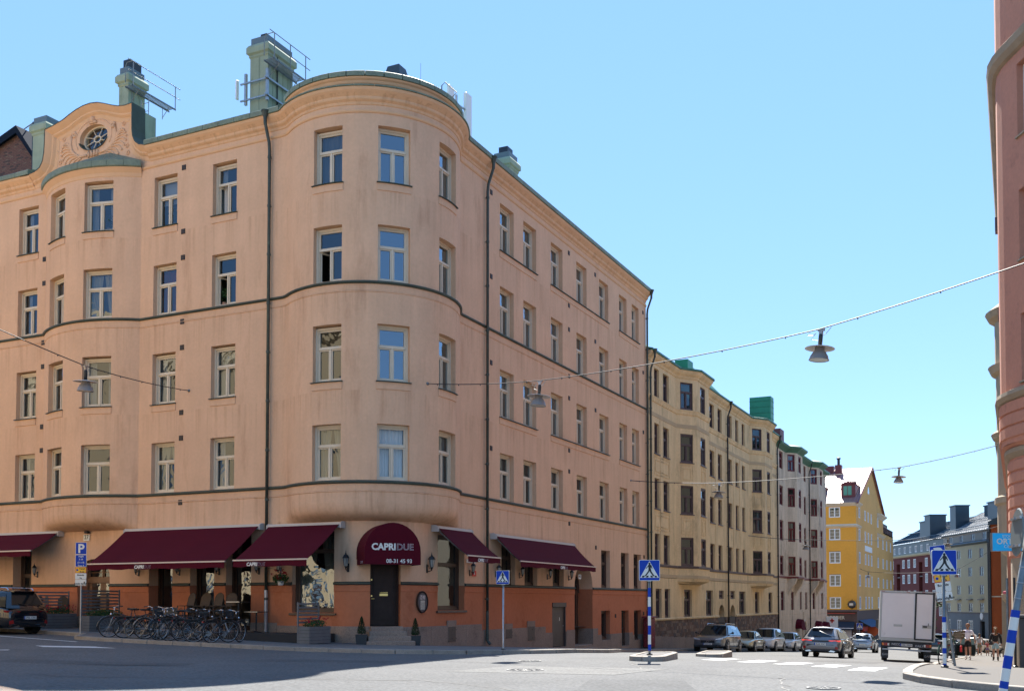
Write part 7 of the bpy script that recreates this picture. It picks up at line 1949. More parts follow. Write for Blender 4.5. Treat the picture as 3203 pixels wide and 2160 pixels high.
    for s in (-1, 1):
        hl = MB()
        if kind == 'coupe':
            for q in (.50, .74): hl.lathe([(0, .03), (.07, .02), (.085, 0)], 12, (f-.14-(.1 if q > .6 else 0), s*h*q, belt-.28), 'x')
        else: hl.prism([(s*h*.46, belt-.30), (s*h*.86, belt-.27), (s*h*.90, belt-.17), (s*h*.50, belt-.24)], f-.15, f-.0, lambda a, b, d: (d-(abs(a)/h-.46)*.22, a, b))
        hl.build('headlight', HEAD, T)
        fg = MB(); fg.prism([(s*h*.66, .30), (s*h*.86, .34), (s*h*.88, .52), (s*h*.72, .44)], f-.2, f-.10, lambda a, b, d: (d-(abs(a)/h-.6)*.25, a, b)); fg.build('side_intake', BLKP, T)
        tl = MB(); zt_ = belt-.13 if kind != 'hatch' else belt-.10
        tl.prism([(s*h*.40, zt_-.03), (s*h*.93, zt_-.05), (s*h*.96, zt_+.02), (s*h*.40, zt_+.0)], -f+.005, -f+.16, lambda a, b, d: (d+(abs(a)/h-.4)*.20, a, b)); tl.build('tail_light', TAILON if lamps_on else TAIL, T)
        rf_ = MB(); rf_.prism([(s*h*.70, .42), (s*h*.84, .38), (s*h*.86, .50), (s*h*.74, .54)], -f-.005, -f+.16, lambda a, b, d: (d+(abs(a)/h-.7)*.30, a, b)); rf_.build('reflector', TAIL, T)
    bb = MB(); bb.prism([(-h*.80, .30), (h*.80, .30), (h*.84, .52), (h*.62, .60), (-h*.62, .60), (-h*.84, .52)], -f-.012, -f+.2, lambda a, b, d: (d+max(0, abs(a)/h-.6)*.35, a, b)); bb.build('rear_bumper', BLKP, T)
    ts = MB(); ts.box(-f-.002, -f+.08, -h*.42, h*.42, belt-.17, belt-.11); ts.build('tail_strip', BLKP, T)
    for s in (-1, 1): ex = MB(); ex.prism([(s*h*.42, .28), (s*h*.68, .26), (s*h*.74, .31), (s*h*.52, .35)], -f-.02, -f+.02, lambda a, b, d: (d, a, b)); ex.build('exhaust_trim', CHR, T)
    wp = MB(); wp.tube([(lerp(rb, rt, .22)-.04, 0, lerp(zb0, zt, .2)+.01), (lerp(rb, rt, .3)-.04, .36, lerp(zb0, zt, .30))], .012, 4); wp.build('rear_wiper', BLKP, T)
    if kind != 'coupe': sp_ = MB(); sp_.box(rt-.16, rt+.05, -wt*.82, wt*.82, roofz-.085, roofz-.055); sp_.build('roof_spoiler', col, T)
    for end, x, zz in ((1, F+.02, .44), (-1, -f-.018, .62 if kind != 'coupe' else .5)):
        if rear is None: continue
        m = MB(); m.box(-.26, .26, -.008, 0, -.055, .055); rp = m.build('number_plate', WWHITE, T, (x, 0, zz), R(90) if end > 0 else R(-90))
        m = MB(); m.box(-.26, -.22, -.011, -.008, -.055, .055); m.build('blue_end', WBLUE, rp)
        if plate_: text(plate_, .105, WBLACK, rp, (.02, -.012, -.036), extrude=.001, bold=.001)
    if rails:
        for s in (-1, 1): m = MB(); m.tube([(rt+.1, s*wt*.88, roofz-.03), (rt+.2, s*wt*.88, roofz+.05), (ft-.1, s*wt*.88, roofz+.05), (ft, s*wt*.88, roofz-.05)], .018, 5); m.build('roof_rail', CHR, T)
        for xx in (rt+.6, ft-.35): m = MB(); m.box(xx-.03, xx+.03, -wt*.95, wt*.95, roofz+.07, roofz+.10); m.build('roof_bar', BLKP, T)
    if door_open:
        s = 1
        m = MB(); m.prism([(0, .25), (1.05, .27), (1.1, .6), (1.05, belt-.02), (0, belt)], -.04, .04); d_ = m.build('open_door', col, T, (f*.38, s*h, 0), R(180-62) if s > 0 else R(-120))
        m = MB(); m.tube([(0, 0, belt), (.45, 0, roofz-.16), (1.0, 0, roofz-.14), (1.08, 0, belt)], .03, 5); m.build('window_frame', BLKP, d_); m = MB(); m.quad((0.02, 0, belt), (1.06, 0, belt), (.98, 0, roofz-.15), (.46, 0, roofz-.17)); m.build('side_window', mat('pale_green_glass', (.25, .36, .32), .1), d_)
    return T
def slope_rot(x, y, yaw):
    e = 1.0; sx = (gh(x+e, y)-gh(x-e, y))/2/e; sy = (gh(x, y+e)-gh(x, y-e))/2/e
    fx, fy = math.cos(yaw), math.sin(yaw); return (math.atan(-sx*fy*1.0+sy*fx), -math.atan(sx*fx+sy*fy), yaw)
def put(x, y, yawdeg): return dict(loc=(x, y, gh(x, y)), rz=slope_rot(x, y, R(yawdeg)))
G1 = 'cars parked along the left kerb'
car('grey SUV with roof bars, first of the cars parked facing the viewer', **put(3.40, 30.6, -90), col=paint('graphite_paint', (.13, .135, .14)), L=4.7, W=1.92, H=1.62, kind='suv', rails=True, plate_='CXP 03L', group=G1)
car('champagne coupe with round headlights parked behind the grey SUV', **put(3.55, 37.0, -89), col=paint('champagne_paint', (.42, .39, .28), .5), L=4.55, W=1.78, H=1.36, kind='coupe', group=G1)
car('white SUV parked third in the row, behind the champagne coupe', **put(3.60, 43.0, -90), col=paint('white_car_paint', (.66, .66, .66), 0), L=4.55, W=1.88, H=1.64, kind='suv', group=G1)
car('white hatchback parked last and farthest in the row', **put(3.75, 49.2, -90), col=MATS['white_car_paint'], L=4.2, W=1.8, H=1.46, kind='hatch', group=G1)
car('dark grey hatchback driving away with lit red tail lights', **put(11.2, 21.5, 89), col=paint('steel_grey_paint', (.17, .17, .18), .5), L=4.35, W=1.85, H=1.44, kind='hatch', plate_='RAK 93C', name='driving_car', lamps_on=True)
car('silver car driving further down the street beyond the grey hatchback', **put(8.35, 57.0, 92), col=paint('silver_blue_paint', (.38, .42, .46), .5), L=4.5, W=1.8, H=1.5, kind='suv', name='driving_car')
car('black SUV parked at the left picture edge with its tail towards the bicycles', **put(-15.05, -4.35, 180), col=paint('black_blue_paint', (.010, .013, .020), .3, .2), L=4.65, W=1.88, H=1.62, kind='suv', rails=True, plate_='PTL 17N')
car('silver grey car of which only the front corner shows at bottom left', **put(10.75, -26.35, 28), col=paint('warm_silver_paint', (.40, .37, .36), .5), L=4.4, W=1.8, H=1.55, kind='suv', rear=None)
G2 = 'cars parked beyond the walkers at right'
car('white estate parked far down the right kerb behind the walking man', **put(14.9, 66, 90), col=MATS['white_car_paint'], L=4.6, H=1.5, kind='hatch', group=G2)
car('white van-like car far down the right side, second from the walkers', **put(15.2, 78, 90), col=MATS['white_car_paint'], L=4.6, H=1.9, kind='suv', group=G2)
car('white car farthest at right near the orange wall', **put(16.4, 84, 60), col=MATS['white_car_paint'], L=4.4, H=1.5, kind='hatch', group=G2)
car('dark car with its door standing open onto the right pavement', **put(15.35, 33.5, 90), col=paint('dark_teal_paint', (.015, .03, .03)), L=4.3, H=1.42, kind='hatch', door_open=False)
T = thing('open_car_door', 'x', 'door'); bpy.data.objects.remove(T)
# the open door belongs to the dark car
dc = [o for o in bpy.data.objects if o.get('label', '').startswith('dark car with its door')][0]
m = MB(); m.prism([(0, .25), (1.05, .27), (1.12, .6), (1.08, .88), (0, .9)], -.04, .04); d_ = m.build('open_door', MATS['dark_teal_paint'], dc, (.55, -.90, 0), R(-108))
m = MB(); m.tube([(.02, 0, .9), (.4, 0, 1.25), (.95, 0, 1.27), (1.08, 0, .88)], .025, 5); m.build('window_frame', STEEL, d_); m = MB(); m.quad((.03, 0, .9), (1.06, 0, .88), (.94, 0, 1.26), (.41, 0, 1.24)); m.build('side_window', mat('pale_green_glass', (.25, .36, .32), .1), d_)

# ---------------------------------------------------------------- box truck
def truck():
    x, y = 15.10, 17.4
    T = thing('box_truck', 'white box truck with closed rear doors parked leaning at the right kerb', 'truck', (x, y, gh(x, y)-.0), (R(0), R(2.6), R(7)))
    WB = mat('truck_box_white', (.78, .75, .72), .5, noise=(1.2, .04), dirt=('#8f8378', 1.6, .62, .4)); AL = mat('truck_aluminium', (.42, .40, .36), .4, metal=.5)
    W_ = 1.12; z0, z1 = .98, 3.05
    m = MB(); m.box(-W_, W_, .02, 4.3, z0, z1); m.build('box', WB, T)
    m = MB(); m.box(-W_-.02, -W_+.06, -.05, .03, z0-.06, z1+.02); m.box(W_-.06, W_+.02, -.05, .03, z0-.06, z1+.02); m.box(-W_+.06, W_-.06, -.05, .03, z1-.06, z1+.02); m.box(-W_+.06, W_-.06, -.05, .03, z0-.08, z0+.05); m.build('door_frame', AL, T)
    split = W_*.28
    for a, b in ((-W_+.07, split-.01), (split+.03, W_-.08)):
        m = MB(); m.box(a, b, -.045, -.0, z0+.06, z1-.08); d = m.build('rear_door', WB, T)
    m = MB(); m.box(split-.03, split+.045, -.062, -.03, z0+.03, z1-.05); m.box(W_-.12, W_-.04, -.062, -.02, z0-.03, z1-.0); m.box(split, W_-.05, -.060, -.02, z1-.09, z1-.03); m.box(split-.02, W_-.05, -.060, -.02, z0-.01, z0+.06); m.build('rubber_seal', BLKP, T)
    m = MB(); m.box(.60, .97, -.07, -.045, 1.50, 1.63); h_ = m.build('lock_recess', AL, T); m = MB(); m.box(.64, .80, -.085, -.07, 1.53, 1.60); m.box(.84, .86, -.09, -.06, 1.6, 1.72); m.build('handle', BLKP, h_)
    for xx in (-W_+.09, .0, W_-.5): m = MB(); m.box(xx-.07, xx+.07, -.055, -.05, z1-.03, z1+.0); m.build('marker_light', TAIL, T)
    m = MB(); m.box(-.55, -.2, -.05, -.046, 1.52, 1.62); m.build('label_rest', AL, T)
    m = MB(); m.box(-.95, -.35, .2, 4.2, .62, .80); m.box(.35, .95, .2, 4.2, .62, .80); m.box(-1.0, 1.0, .3, .5, .8, .95); m.build('chassis', BLKP, T)
    m = MB(); m.box(-1.02, 1.02, -.02, .12, .62, .88); bp_ = m.build('light_board', BLKP, T)
    text('IVECO', .13, mat('pale_letters', (.5, .5, .5), .5), bp_, (-.42, -.03, .71), bold=.002); text('DAILY', .12, MATS['pale_letters'], bp_, (.52, -.03, .68), bold=.002)
    m = MB(); m.box(-.24, .24, -.035, -.02, .68, .79); rp = m.build('number_plate', WWHITE, T); m = MB(); m.box(-.26, -.22, -.037, -.02, .68, .79); m.build('blue_end', WBLUE, rp); text('KBL 09W', .105, WBLACK, rp, (.01, -.04, .70), extrude=.001)
    for s in (-1, 1):
        m = MB(); m.box(min(s*.70, s*1.0), max(s*.70, s*1.0), -.05, -.02, .68, .80); t_ = m.build('tail_light', TAIL, T)
        m = MB(); m.box(min(s*.93, s*1.0), max(s*.93, s*1.0), -.055, -.05, .69, .79); m.build('amber_lens', AMB, t_); m = MB(); m.box(min(s*.70, s*.77), max(s*.70, s*.77), -.055, -.05, .69, .79); m.build('white_lens', WWHITE, t_)
        m = MB(); m.box(min(s*.72, s*1.0), max(s*.72, s*1.0), .25, .28, .12, .56); fl = m.build('mud_flap', BLKP, T); text('GAB', .13, MATS['pale_letters'], fl, (s*.86, .24, .24))
        for yy in (.62, 3.5):
            m = MB(); m.smooth = True; m.lathe([(.2, -.12), (.34, -.12), (.36, -.09), (.36, .09), (.34, .12), (.2, .12)], 20, (0, 0, 0), 'x'); w_ = m.build('wheel', RUBBER, T, (s*.88, yy, .36)); m = MB(); m.lathe([(0, s*.1), (.22, s*.09)], 16, (0, 0, 0), 'x'); m.build('rim', RIM, w_)
    m = MB(); m.box(-.98, 1.0, -.12, -.04, .50, .56); m.build('underrun_bar', STEEL, T)
    m = MB(); m.prism([(4.35, .5), (6.2, .5), (6.3, 1.1), (5.6, 1.35), (5.0, 2.2), (4.35, 2.25)], -.95, .95, lambda a, b, d: (d, a, b)); cb = m.build('cab', WB, T)
    for s in (-1, 1): m = MB(); m.box(s*.95-.004, s*.95+.004, 4.6, 5.4, 1.3, 2.0); m.build('side_window', CGL, cb); m = MB(); m.box(min(s*1.1, s*1.25), max(s*1.1, s*1.25), 5.3, 5.4, 1.3, 1.7); m.build('wing_mirror', BLKP, cb)
truck()
# ---------------------------------------------------------------- bicycles
def bike(framec, basket=None, crate=False, dark=True, tyre=None):
    T = thing('bicycle', 'x', 'bicycle'); r = .335; wb = .54; FR = framec
    for sx, st in ((-1, 0), (1, 1)):
        m = MB(); m.smooth = True; m.torus(r, .018, (0, 0, 0), 'y', 28, 6); w_ = m.build('wheel', tyre or RUBBER, T, (sx*wb, 0, r+.018), (0, 0, R(24) if st else 0))
        m = MB(); m.torus(r-.022, .009, (0, 0, 0), 'y', 28, 4); m.build('rim', STEEL, w_)
        m = MB()
        for k in range(14): a = R(360*k/14); m.tube([(.015*math.cos(a+1.4), 0, .015*math.sin(a+1.4)), ((r-.02)*math.cos(a), 0, (r-.02)*math.sin(a))], .0028, 3)
        m.tube([(0, -.05, 0), (0, .05, 0)], .02, 6); m.build('spokes', STEEL, w_)
        m = MB(); m.smooth = True
        pts = [((r+.05)*math.cos(R(a)), 0, (r+.05)*math.sin(R(a))) for a in (range(20, 190, 17) if sx < 0 else range(-10, 140, 17))]
        m.tube(pts, .022, 4); m.build('mudguard', FR, w_)
    z = r+.018; m = MB(); m.smooth = True
    bb = (-.08, 0, z-.06); seat = (-.20, 0, .84); hd = (.38, 0, .86); hd2 = (.41, 0, .72)
    for a, b in ((bb, seat), (hd2, bb), ((-.17, 0, .70), hd), ((-wb, .05, z), bb), ((-wb, -.05, z), bb), ((-wb, .05, z), (-.185, 0, .74)), ((-wb, -.05, z), (-.185, 0, .74)), (hd, hd2)): m.tube([a, b], .016, 6)
    m.build('frame', FR, T)
    m = MB(); m.tube([(.41, 0, .70), (.44, .05, .62), (wb, .05, z)], .012, 5); m.tube([(.41, 0, .70), (.44, -.05, .62), (wb, -.05, z)], .012, 5); m.build('fork', STEEL, T)
    m = MB(); m.smooth = True; m.tube([(.37, 0, .86), (.36, 0, 1.0)], .013, 6); m.tube([(.16, -.30, 1.03), (.30, -.27, 1.05), (.40, -.12, 1.02), (.38, 0, 1.0), (.40, .12, 1.02), (.30, .27, 1.05), (.16, .30, 1.03)], .011, 6); m.build('handlebar', CHR, T)
    for s in (-1, 1): m = MB(); m.tube([(.14, s*.305, 1.03), (.26, s*.285, 1.05)], .018, 6); m.build('grip', BLKP, T)
    m = MB(); m.tube([seat, (-.22, 0, .95)], .013, 6); m.prism([(-.36, .10), (-.34, .0), (-.36, -.10), (-.28, -.10), (-.06, -.03), (-.06, .03), (-.28, .10)], .95, 1.0, lambda a, b, d: (a, b, d)); m.build('saddle', BLKP, T)
    m = MB(); m.box(-.85, -.30, -.07, .07, .735, .75); m.tube([(-.8, .06, .74), (-wb, .06, z)], .007, 4); m.tube([(-.8, -.06, .74), (-wb, -.06, z)], .007, 4); m.build('carrier', BLKP, T)
    m = MB(); m.lathe([(.09, -.02), (.09, -.015), (0, -.015)], 14, (bb[0], 0, bb[2]), 'y'); m.tube([(bb[0], .04, bb[2]), (bb[0]+.12, .07, bb[2]-.12), (bb[0]+.12, .16, bb[2]-.12)], .01, 4); m.tube([(bb[0], -.04, bb[2]), (bb[0]-.12, -.07, bb[2]+.12), (bb[0]-.12, -.16, bb[2]+.12)], .01, 4); m.build('crank', STEELD, T)
    m = MB(); m.ball((.47, 0, .80), .035, 8, 6); m.build('headlight', CHR, T); m = MB(); m.box(-.88, -.85, -.035, .035, .66, .71); m.build('rear_light', TAIL, T)
    if basket:
        m = MB()
        for q in range(6):
            zz = .78+.045*q; k = .85+.03*q; m.tube([(.44, -.17*k, zz), (.70, -.17*k, zz), (.70, .17*k, zz), (.44, .17*k, zz), (.44, -.17*k, zz)], .006, 4)
        for q in range(8): yy = -.15+.3*q/7; m.tube([(.70, yy*.85, .78), (.70, yy, 1.0)], .004, 3)
        m.box(.45, .69, -.14, .14, .775, .785); m.build('basket', basket, T)
    if crate:
        WD = mat('crate_wood', (.20, .13, .07), .8, noise=(6, .2))
        for q in range(3): zz = .80+.085*q; m = MB(); m.box(.42, .80, -.22, -.205, zz, zz+.07); m.box(.42, .80, .205, .22, zz, zz+.07); m.box(.79, .805, -.205, .205, zz, zz+.07); m.box(.415, .43, -.205, .205, zz, zz+.07); m.build('crate_slat', WD, T)
        m = MB(); m.box(.43, .79, -.2, .2, .79, .80); m.build('crate_floor', WD, T)
    return T
BK = mat('black_bike_paint', (.012, .012, .014), .3, coat=.5); GB = mat('green_bike_paint', (.05, .11, .07), .35, coat=.4); SB = mat('silver_bike_paint', (.35, .35, .36), .3, metal=.6)
protos = [bike(BK, BLKP), bike(BK), bike(SB, None), bike(BK, None, True, tyre=mat('tan_tyre', (.22, .17, .12), .8))]
bp_l = [(-8.15, -4.55, 215, 1, 'leftmost bicycle, plain black, standing by the kerb'), (-7.55, -4.4, 55, 0, 'second bicycle from the left, with a black wire basket'), (-7.05, -4.35, 58, 3, 'third bicycle from the left, with tan tyres and a wooden crate'),
        (-6.55, -4.3, 42, 2, 'silver bicycle with turned handlebar, fourth from the left'), (-5.55, -4.55, 228, 0, 'fifth bicycle from the left, with red rear light'), (-5.15, -4.5, 65, 0, 'sixth bicycle from the left, in the thick of the row'), (-4.6, -4.4, 62, 1, 'seventh bicycle from the left, next to the rightmost pair'),
        (-3.75, -4.6, 38, 0, 'eighth bicycle, with pale tyres, second from the right end'), (-3.35, -4.3, 75, 1, 'rightmost bicycle of the row, black with silver mudguard'), (-6.05, -4.0, 240, 1, 'bicycle half hidden behind the silver one')]
usedp = set()
for p in protos: index_tree(p)
for x, y, a, k, lb in bp_l:
    x = -5.65+(x+5.65)*.86
    o = protos[k] if k not in usedp else copy_tree(protos[k]); usedp.add(k)
    o.location = (x, y, sp(x, y, .12)); o.rotation_euler = (R(random.Random(lb).uniform(-7, 7)), 0, R(a)); o['label'] = lb; o['group'] = 'bicycles parked in a row on the left pavement'
o = bike(GB, None, True); o.location = (17.6, 2.9, sp(17.6, 2.9)); o.rotation_euler = (R(4), 0, R(76)); o['label'] = 'green bicycle with wooden crate leaning at the post on the right pavement'
# ---------------------------------------------------------------- people (skin-modifier bodies, clothes as children)
SKIN = mat('skin', (.42, .23, .16), .6); 
def skin_mesh(name, J, E, mt, parent, lv=2, root=None):
    names = list(J); me = bpy.data.meshes.new(name); me.from_pydata([J[n][0] for n in names], [], []); 
    me = bpy.data.meshes.new(name); me.from_pydata([J[n][0] for n in names], [(names.index(a), names.index(b)) for a, b in E], [])
    ob = bpy.data.objects.new(name+'_tmp', me); _c.objects.link(ob)
    md = ob.modifiers.new('skin', 'SKIN'); md.use_smooth_shade = True; md.branch_smoothing = .4
    for i, n in enumerate(names):
        r = J[n][1]; me.skin_vertices[0].data[i].radius = (r, r) if isinstance(r, float) else r
        me.skin_vertices[0].data[i].use_root = (n == (root or names[0]))
    s = ob.modifiers.new('sub', 'SUBSURF'); s.levels = lv; s.render_levels = lv
    dg = bpy.context.evaluated_depsgraph_get(); m2 = bpy.data.meshes.new_from_object(ob.evaluated_get(dg)); bpy.data.objects.remove(ob)
    m2.materials.clear(); m2.materials.append(mt)
    for p in m2.polygons: p.use_smooth = True
    return link(name, m2, parent)
def person(label, loc, yaw, H=1.75, stride=.18, top=None, bottom=None, topc=None, hair=None, bc='shorts', hands=True, skin=None, longsleeve=False, hair_long=False, extra=None, arm=.05, shoec=None, swap=1, detail=True, cap=None):
    """faces local -Y"""
    k = H/1.75; T = thing('person', label, 'person', loc, yaw); s = stride; sk = skin or SKIN
    v = lambda x, y, z: (x*k, y*k, z*k)
    J = {}
    J['pel'] = (v(0, 0, .95), (.125*k, .095*k)); J['wai'] = (v(0, 0, 1.10), (.115*k, .085*k)); J['che'] = (v(0, .0, 1.30), (.135*k, .09*k)); J['nk0'] = (v(0, .01, 1.46), .06*k); J['nk1'] = (v(0, 0, 1.52), .05*k)
    J['hd0'] = (v(0, -.01, 1.60), (.068*k, .08*k)); J['hd1'] = (v(0, 0, 1.67), (.076*k, .095*k)); J['hd2'] = (v(0, .0, 1.735), (.045*k, .055*k))
    E = [('pel', 'wai'), ('wai', 'che'), ('che', 'nk0'), ('nk0', 'nk1'), ('nk1', 'hd0'), ('hd0', 'hd1'), ('hd1', 'hd2')]
    for side, sg in (('l', 1), ('r', -1)):
        f = sg*swap*s
        J[side+'hip'] = (v(sg*.09, 0, .90), .085*k); J[side+'kne'] = (v(sg*.10, -f*.55-.02, .49), .055*k); J[side+'cal'] = (v(sg*.10, -f*.75+.02, .33), .056*k); J[side+'ank'] = (v(sg*.10, -f+.05*(1 if f < 0 else 0), .09), .035*k)
        J[side+'toe'] = (v(sg*.12, -f-.15+.05*(1 if f < 0 else 0), .03), (.04*k, .028*k))
        J[side+'sho'] = (v(sg*.17, .01, 1.42), .058*k); J[side+'elb'] = (v(sg*(.22+arm), .03+f*.35, 1.15), .04*k); J[side+'wri'] = (v(sg*(.25+arm), -.05+f*.7, .91), .026*k); J[side+'pal'] = (v(sg*(.25+arm), -.07+f*.75, .85), (.018*k, .036*k))
        E += [('pel', side+'hip'), (side+'hip', side+'kne'), (side+'kne', side+'cal'), (side+'cal', side+'ank'), (side+'ank', side+'toe'), ('che', side+'sho'), (side+'sho', side+'elb'), (side+'elb', side+'wri'), (side+'wri', side+'pal')]
        if detail:
            px, py, pz = sg*(.25+arm), -.07+f*.75, .85
            for q, (dy, L) in enumerate(((-.030, .065), (-.010, .078), (.010, .072), (.029, .055))):
                J['%sf%d' % (side, q)] = (v(px, py+dy, pz-.035), .0085*k); J['%sg%d' % (side, q)] = (v(px-sg*.012, py+dy*1.1-.01, pz-.035-L), .007*k)
                E += [(side+'pal', '%sf%d' % (side, q)), ('%sf%d' % (side, q), '%sg%d' % (side, q))]
            J[side+'th'] = (v(px-sg*.01, py-.05, pz-.0), .0095*k); J[side+'tt'] = (v(px-sg*.02, py-.065, pz-.045), .008*k); E += [(side+'pal', side+'th'), (side+'th', side+'tt')]
    body = skin_mesh('body', J, E, sk, T, 2 if detail else 1, 'pel')
    def shell(name, keys, edges, mt, grow, repl={}):
        JJ = {}
        for n in keys:
            r = J[n][1]; r = (r, r) if isinstance(r, float) else r; JJ[n] = (J[n][0], (r[0]+grow, r[1]+grow))
        JJ.update(repl); return skin_mesh(name, JJ, edges, mt, T, 2 if detail else 1, keys[0])
    mid = lambda a, b, t: tuple(J[a][0][i]+(J[b][0][i]-J[a][0][i])*t for i in range(3))
    te = [('pel', 'wai'), ('wai', 'che'), ('che', 'nk0')]; tk = ['pel', 'wai', 'che', 'nk0']; rp = {}
    for side in 'lr':
        if longsleeve: tk += [side+'sho', side+'elb', side+'wri']; te += [('che', side+'sho'), (side+'sho', side+'elb'), (side+'elb', side+'wri')]
        else: rp[side+'slv'] = (mid(side+'sho', side+'elb', .75), (.062*k, .062*k)); tk += [side+'sho']; te += [('che', side+'sho'), (side+'sho', side+'slv')]
    shell('top', tk, te, topc, .022*k, rp)
    bk, be, rp = ['pel'], [], {}
    rp['waist'] = (v(0, 0, 1.03), (.128*k, .10*k)); be.append(('pel', 'waist'))
    for side in 'lr':
        bk.append(side+'hip')
        be.append(('pel', side+'hip'))
        if bc == 'shorts': rp[side+'hem'] = (mid(side+'hip', side+'kne', .70), (.092*k, .092*k)); be.append((side+'hip', side+'hem'))
        elif bc == 'skirt': rp[side+'hem'] = (mid(side+'hip', side+'kne', 1.1), (.12*k, .11*k)); be.append((side+'hip', side+'hem'))
        else: bk += [side+'kne', side+'ank']; be += [(side+'hip', side+'kne'), (side+'kne', side+'ank')]
    shell('trousers' if bc == 'trousers' else bc, bk, be, bottom, .018*k, rp)
    for side in 'lr':
        JJ = {'a': (J[side+'ank'][0], (.05*k, .05*k)), 'b': (mid(side+'ank', side+'toe', .5), (.048*k, .035*k)), 'c': (J[side+'toe'][0], (.05*k, .034*k))}
        skin_mesh('shoe', JJ, [('a', 'b'), ('b', 'c')], shoec or BLKP, T, 1, 'a')
        if detail and bc == 'shorts':
            m = MB(); m.smooth = True; p0, p1 = J[side+'ank'][0], mid(side+'ank', side+'cal', .55); m.tube([p0, p1], .045*k, 8, rs=[.045*k, .054*k]); m.build('sock', extra.get('sock', WHITEP) if extra else WHITEP, T)
    hm = hair or mat('brown_hair', (.06, .035, .02), .8); m = MB(); m.smooth = True
    m.lathe([(0, .10), (.055, .085), (.085, .045), (.093, .0), (.088, -.04), (.08, -.07 if not hair_long else -.16), (.04, -.06)], 14, (0, 0, 0), 'z', 20, 160+0)
    m = MB(); m.smooth = True; c = v(0, .012, 1.69)
    m.ball(c, .098*k, 12, 8, .95); 
    if hair_long: m.tube([v(0, .085, 1.70), v(0, .13, 1.62), v(0, .13, 1.50), v(0, .11, 1.36)], .05*k, 8, rs=[.05*k, .055*k, .045*k, .02*k])
    else:
        for sg in (-1, 1): m.ball(v(sg*.06, .02, 1.64), .05*k, 8, 6)
    hb = m.build('hair', hm, T)
    # face
    if detail:
        fy = -.088
        for sg in (-1, 1): m = MB(); m.ball(v(sg*.028, fy+.008, 1.655), .011*k, 8, 6); m.build('eye', BLKP, T); m = MB(); m.ball(v(sg*.077, .005, 1.645), .02*k, 8, 6, 1.5); m.build('ear', sk, T)
        m = MB(); m.prism([(-.012*k, 1.625*k), (.012*k, 1.625*k), (.005*k, 1.66*k), (-.005*k, 1.66*k)], (fy-.028)*k, (fy+.01)*k); m.build('nose', sk, T); m = MB(); m.box(-.022*k, .022*k, (fy-.004)*k, (fy+.015)*k, 1.595*k, 1.603*k); m.build('mouth', mat('lips', (.25, .08, .07), .6), T)
        # face stays free of hair: fringe ball pulled back
        hb.location = (0, .028*k, .012*k)
    if cap: m = MB(); m.smooth = True; m.lathe([(.15*k, 0), (.10*k, .012*k), (.098*k, .05*k), (.06*k, .10*k), (0, .11*k)], 14, v(0, 0, 1.70)); m.build('hat', cap, T)
    return T
def at_ground(x, y, dz): return (x, y, gh(x, y)+dz)
WT = mat('white_tshirt', (.72, .68, .76), .85); BS = mat('black_cloth', (.014, .013, .015), .9); DN = mat('pale_denim', (.30, .45, .52), .9); ORH = mat('auburn_hair', (.20, .075, .025), .8)
p = person('man in white printed T-shirt, black shorts and sunglasses walking towards the viewer', at_ground(17.2, 26.6, .105), R(-4), 1.80, .12, topc=WT, bottom=BS, hair=ORH, shoec=mat('grey_shoes', (.3, .3, .3), .7), arm=.06)
m = MB(); m.box(-.075, .075, -.115, -.09, 1.69, 1.73); m.build('sunglasses', BLKP, p); text('BUREAU CORSO', .045, mat('violet_print', (.12, .08, .25), .8), p, (0, -.135, 1.40), extrude=.02)
m = MB(); m.smooth = True; m.lathe([(0, -.07), (.05, -.06), (.055, -.02), (.03, .0)], 10, (0, -.035, 1.64)); m.build('beard', ORH, p)
bag = thing('shopping_bag', 'red bag hanging from the walking man right hand', 'bag', at_ground(16.88, 26.5, .50)); m = MB(); m.bevbox(-.05, .05, -.12, .12, 0, .32, .03); m.build('sack', mat('red_bag', (.55, .02, .03), .7), bag); m = MB(); m.tube([(0, -.06, .32), (0, 0, .42), (0, .06, .32)], .008, 4); m.build('strap', BLKP, bag)
p = person('woman in black sweater and pale denim shorts walking away on the right pavement', at_ground(18.45, 27.2, .105), R(184), 1.68, .07, topc=BS, bottom=DN, hair=mat('dark_blond_hair', (.14, .08, .035), .8), hair_long=True, longsleeve=True, arm=.04, extra={'sock': BLKP})
m = MB(); m.tube([(-.15, -.12, 1.42), (.0, .13, 1.2), (.2, .1, .95)], .012, 4); m.bevbox(.12, .30, .05, .14, .82, .96, .02); m.build('shoulder_bag', BLKP, p)
person('elderly woman in sage jacket, dark skirt and white hat crossing by the yellow house', at_ground(3.95, 91.5, .0), R(20), 1.60, .12, topc=mat('sage_jacket', (.28, .34, .22), .9), bottom=BS, bc='skirt', longsleeve=True, detail=False, cap=WHITEP)
person('dark-haired person in grey top and black trousers beside the far crossing sign', at_ground(2.9, 91.0, .0), R(200), 1.68, .12, topc=mat('grey_brown_top', (.10, .08, .07), .9), bottom=BS, bc='trousers', longsleeve=True, detail=False, hair=BLKP)
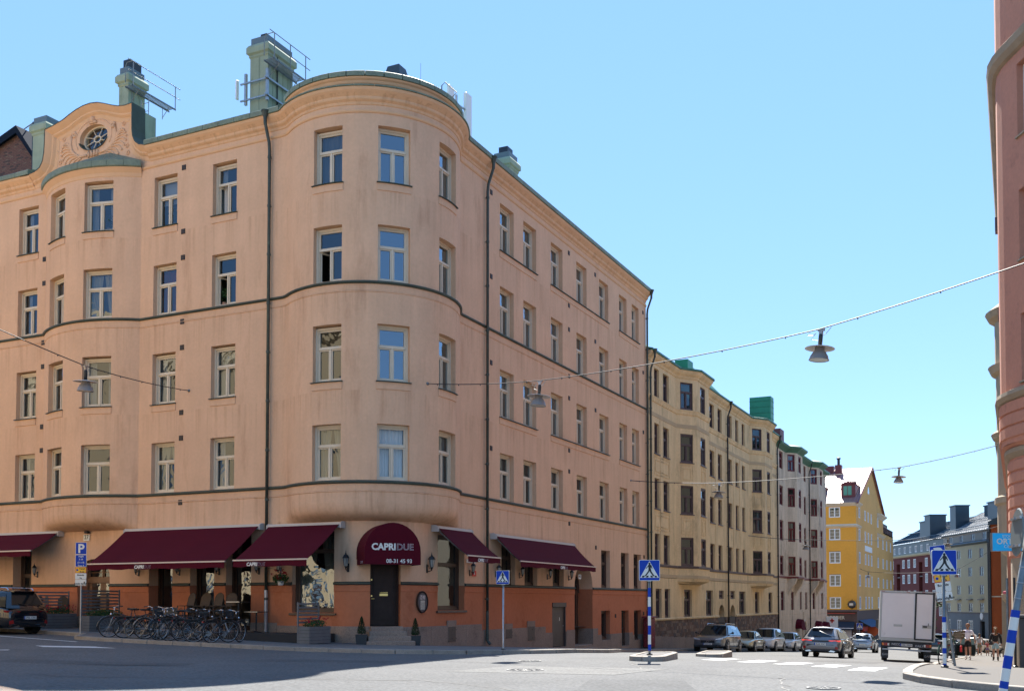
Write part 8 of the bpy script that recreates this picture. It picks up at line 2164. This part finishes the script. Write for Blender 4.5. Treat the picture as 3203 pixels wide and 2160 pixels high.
person('grey-haired person in pale blue shirt waiting near the pub notice board', at_ground(1.2, 90.0, .05), R(170), 1.76, .02, topc=mat('pale_blue_shirt', (.25, .38, .55), .9), bottom=BS, bc='trousers', longsleeve=True, detail=False, hair=mat('grey_hair', (.3, .3, .3), .8))
person('person in white cap beside the pale blue shirt near the pub', at_ground(1.9, 91.0, .05), R(150), 1.72, .04, topc=mat('light_grey_top', (.4, .38, .36), .9), bottom=BS, bc='trousers', detail=False, cap=WHITEP)
person('far walker in light grey T-shirt and khaki shorts near the orange wall', at_ground(16.6, 62, .105), R(185), 1.75, .12, topc=mat('pale_top', (.45, .45, .44), .9), bottom=mat('khaki_shorts', (.2, .18, .10), .9), detail=False)
person('child in red and violet clothes beside the far walker', at_ground(17.2, 61.5, .105), R(185), 1.25, .1, topc=mat('red_top', (.45, .08, .08), .9), bottom=mat('violet_shorts', (.25, .15, .3), .9), detail=False)
# black dog
T = thing('dog', 'black dog standing beyond the walking woman', 'dog', at_ground(18.0, 52, .105), R(10)); J = {'hip': ((-.25, 0, .42), .085), 'mid': ((0, 0, .43), .10), 'che': ((.24, 0, .42), .115), 'nec': ((.36, 0, .55), .065), 'hea': ((.44, 0, .62), .065), 'muz': ((.56, 0, .58), .033), 't1': ((-.38, 0, .46), .025), 't2': ((-.50, 0, .58), .015)}
E_ = [('mid', 'hip'), ('mid', 'che'), ('che', 'nec'), ('nec', 'hea'), ('hea', 'muz'), ('hip', 't1'), ('t1', 't2')]
for sg, n in ((1, 'a'), (-1, 'b')):
    J['k'+n] = ((-.22, sg*.07, .28), .05); J['h'+n] = ((-.32, sg*.07, .17), .028); J['p'+n] = ((-.29, sg*.07, .02), .026); E_ += [('hip', 'k'+n), ('k'+n, 'h'+n), ('h'+n, 'p'+n)]
    J['e'+n] = ((.24, sg*.075, .26), .04); J['w'+n] = ((.25, sg*.075, .12), .024); J['q'+n] = ((.27, sg*.075, .02), .026); E_ += [('che', 'e'+n), ('e'+n, 'w'+n), ('w'+n, 'q'+n)]
skin_mesh('body', J, E_, BS, T, 1, 'mid')
m = MB()
for sg in (-1, 1): m.prism([(.38, .66), (.44, .66), (.40, .73)], sg*.045-.01, sg*.045+.01)
m.build('ears', BS, T)
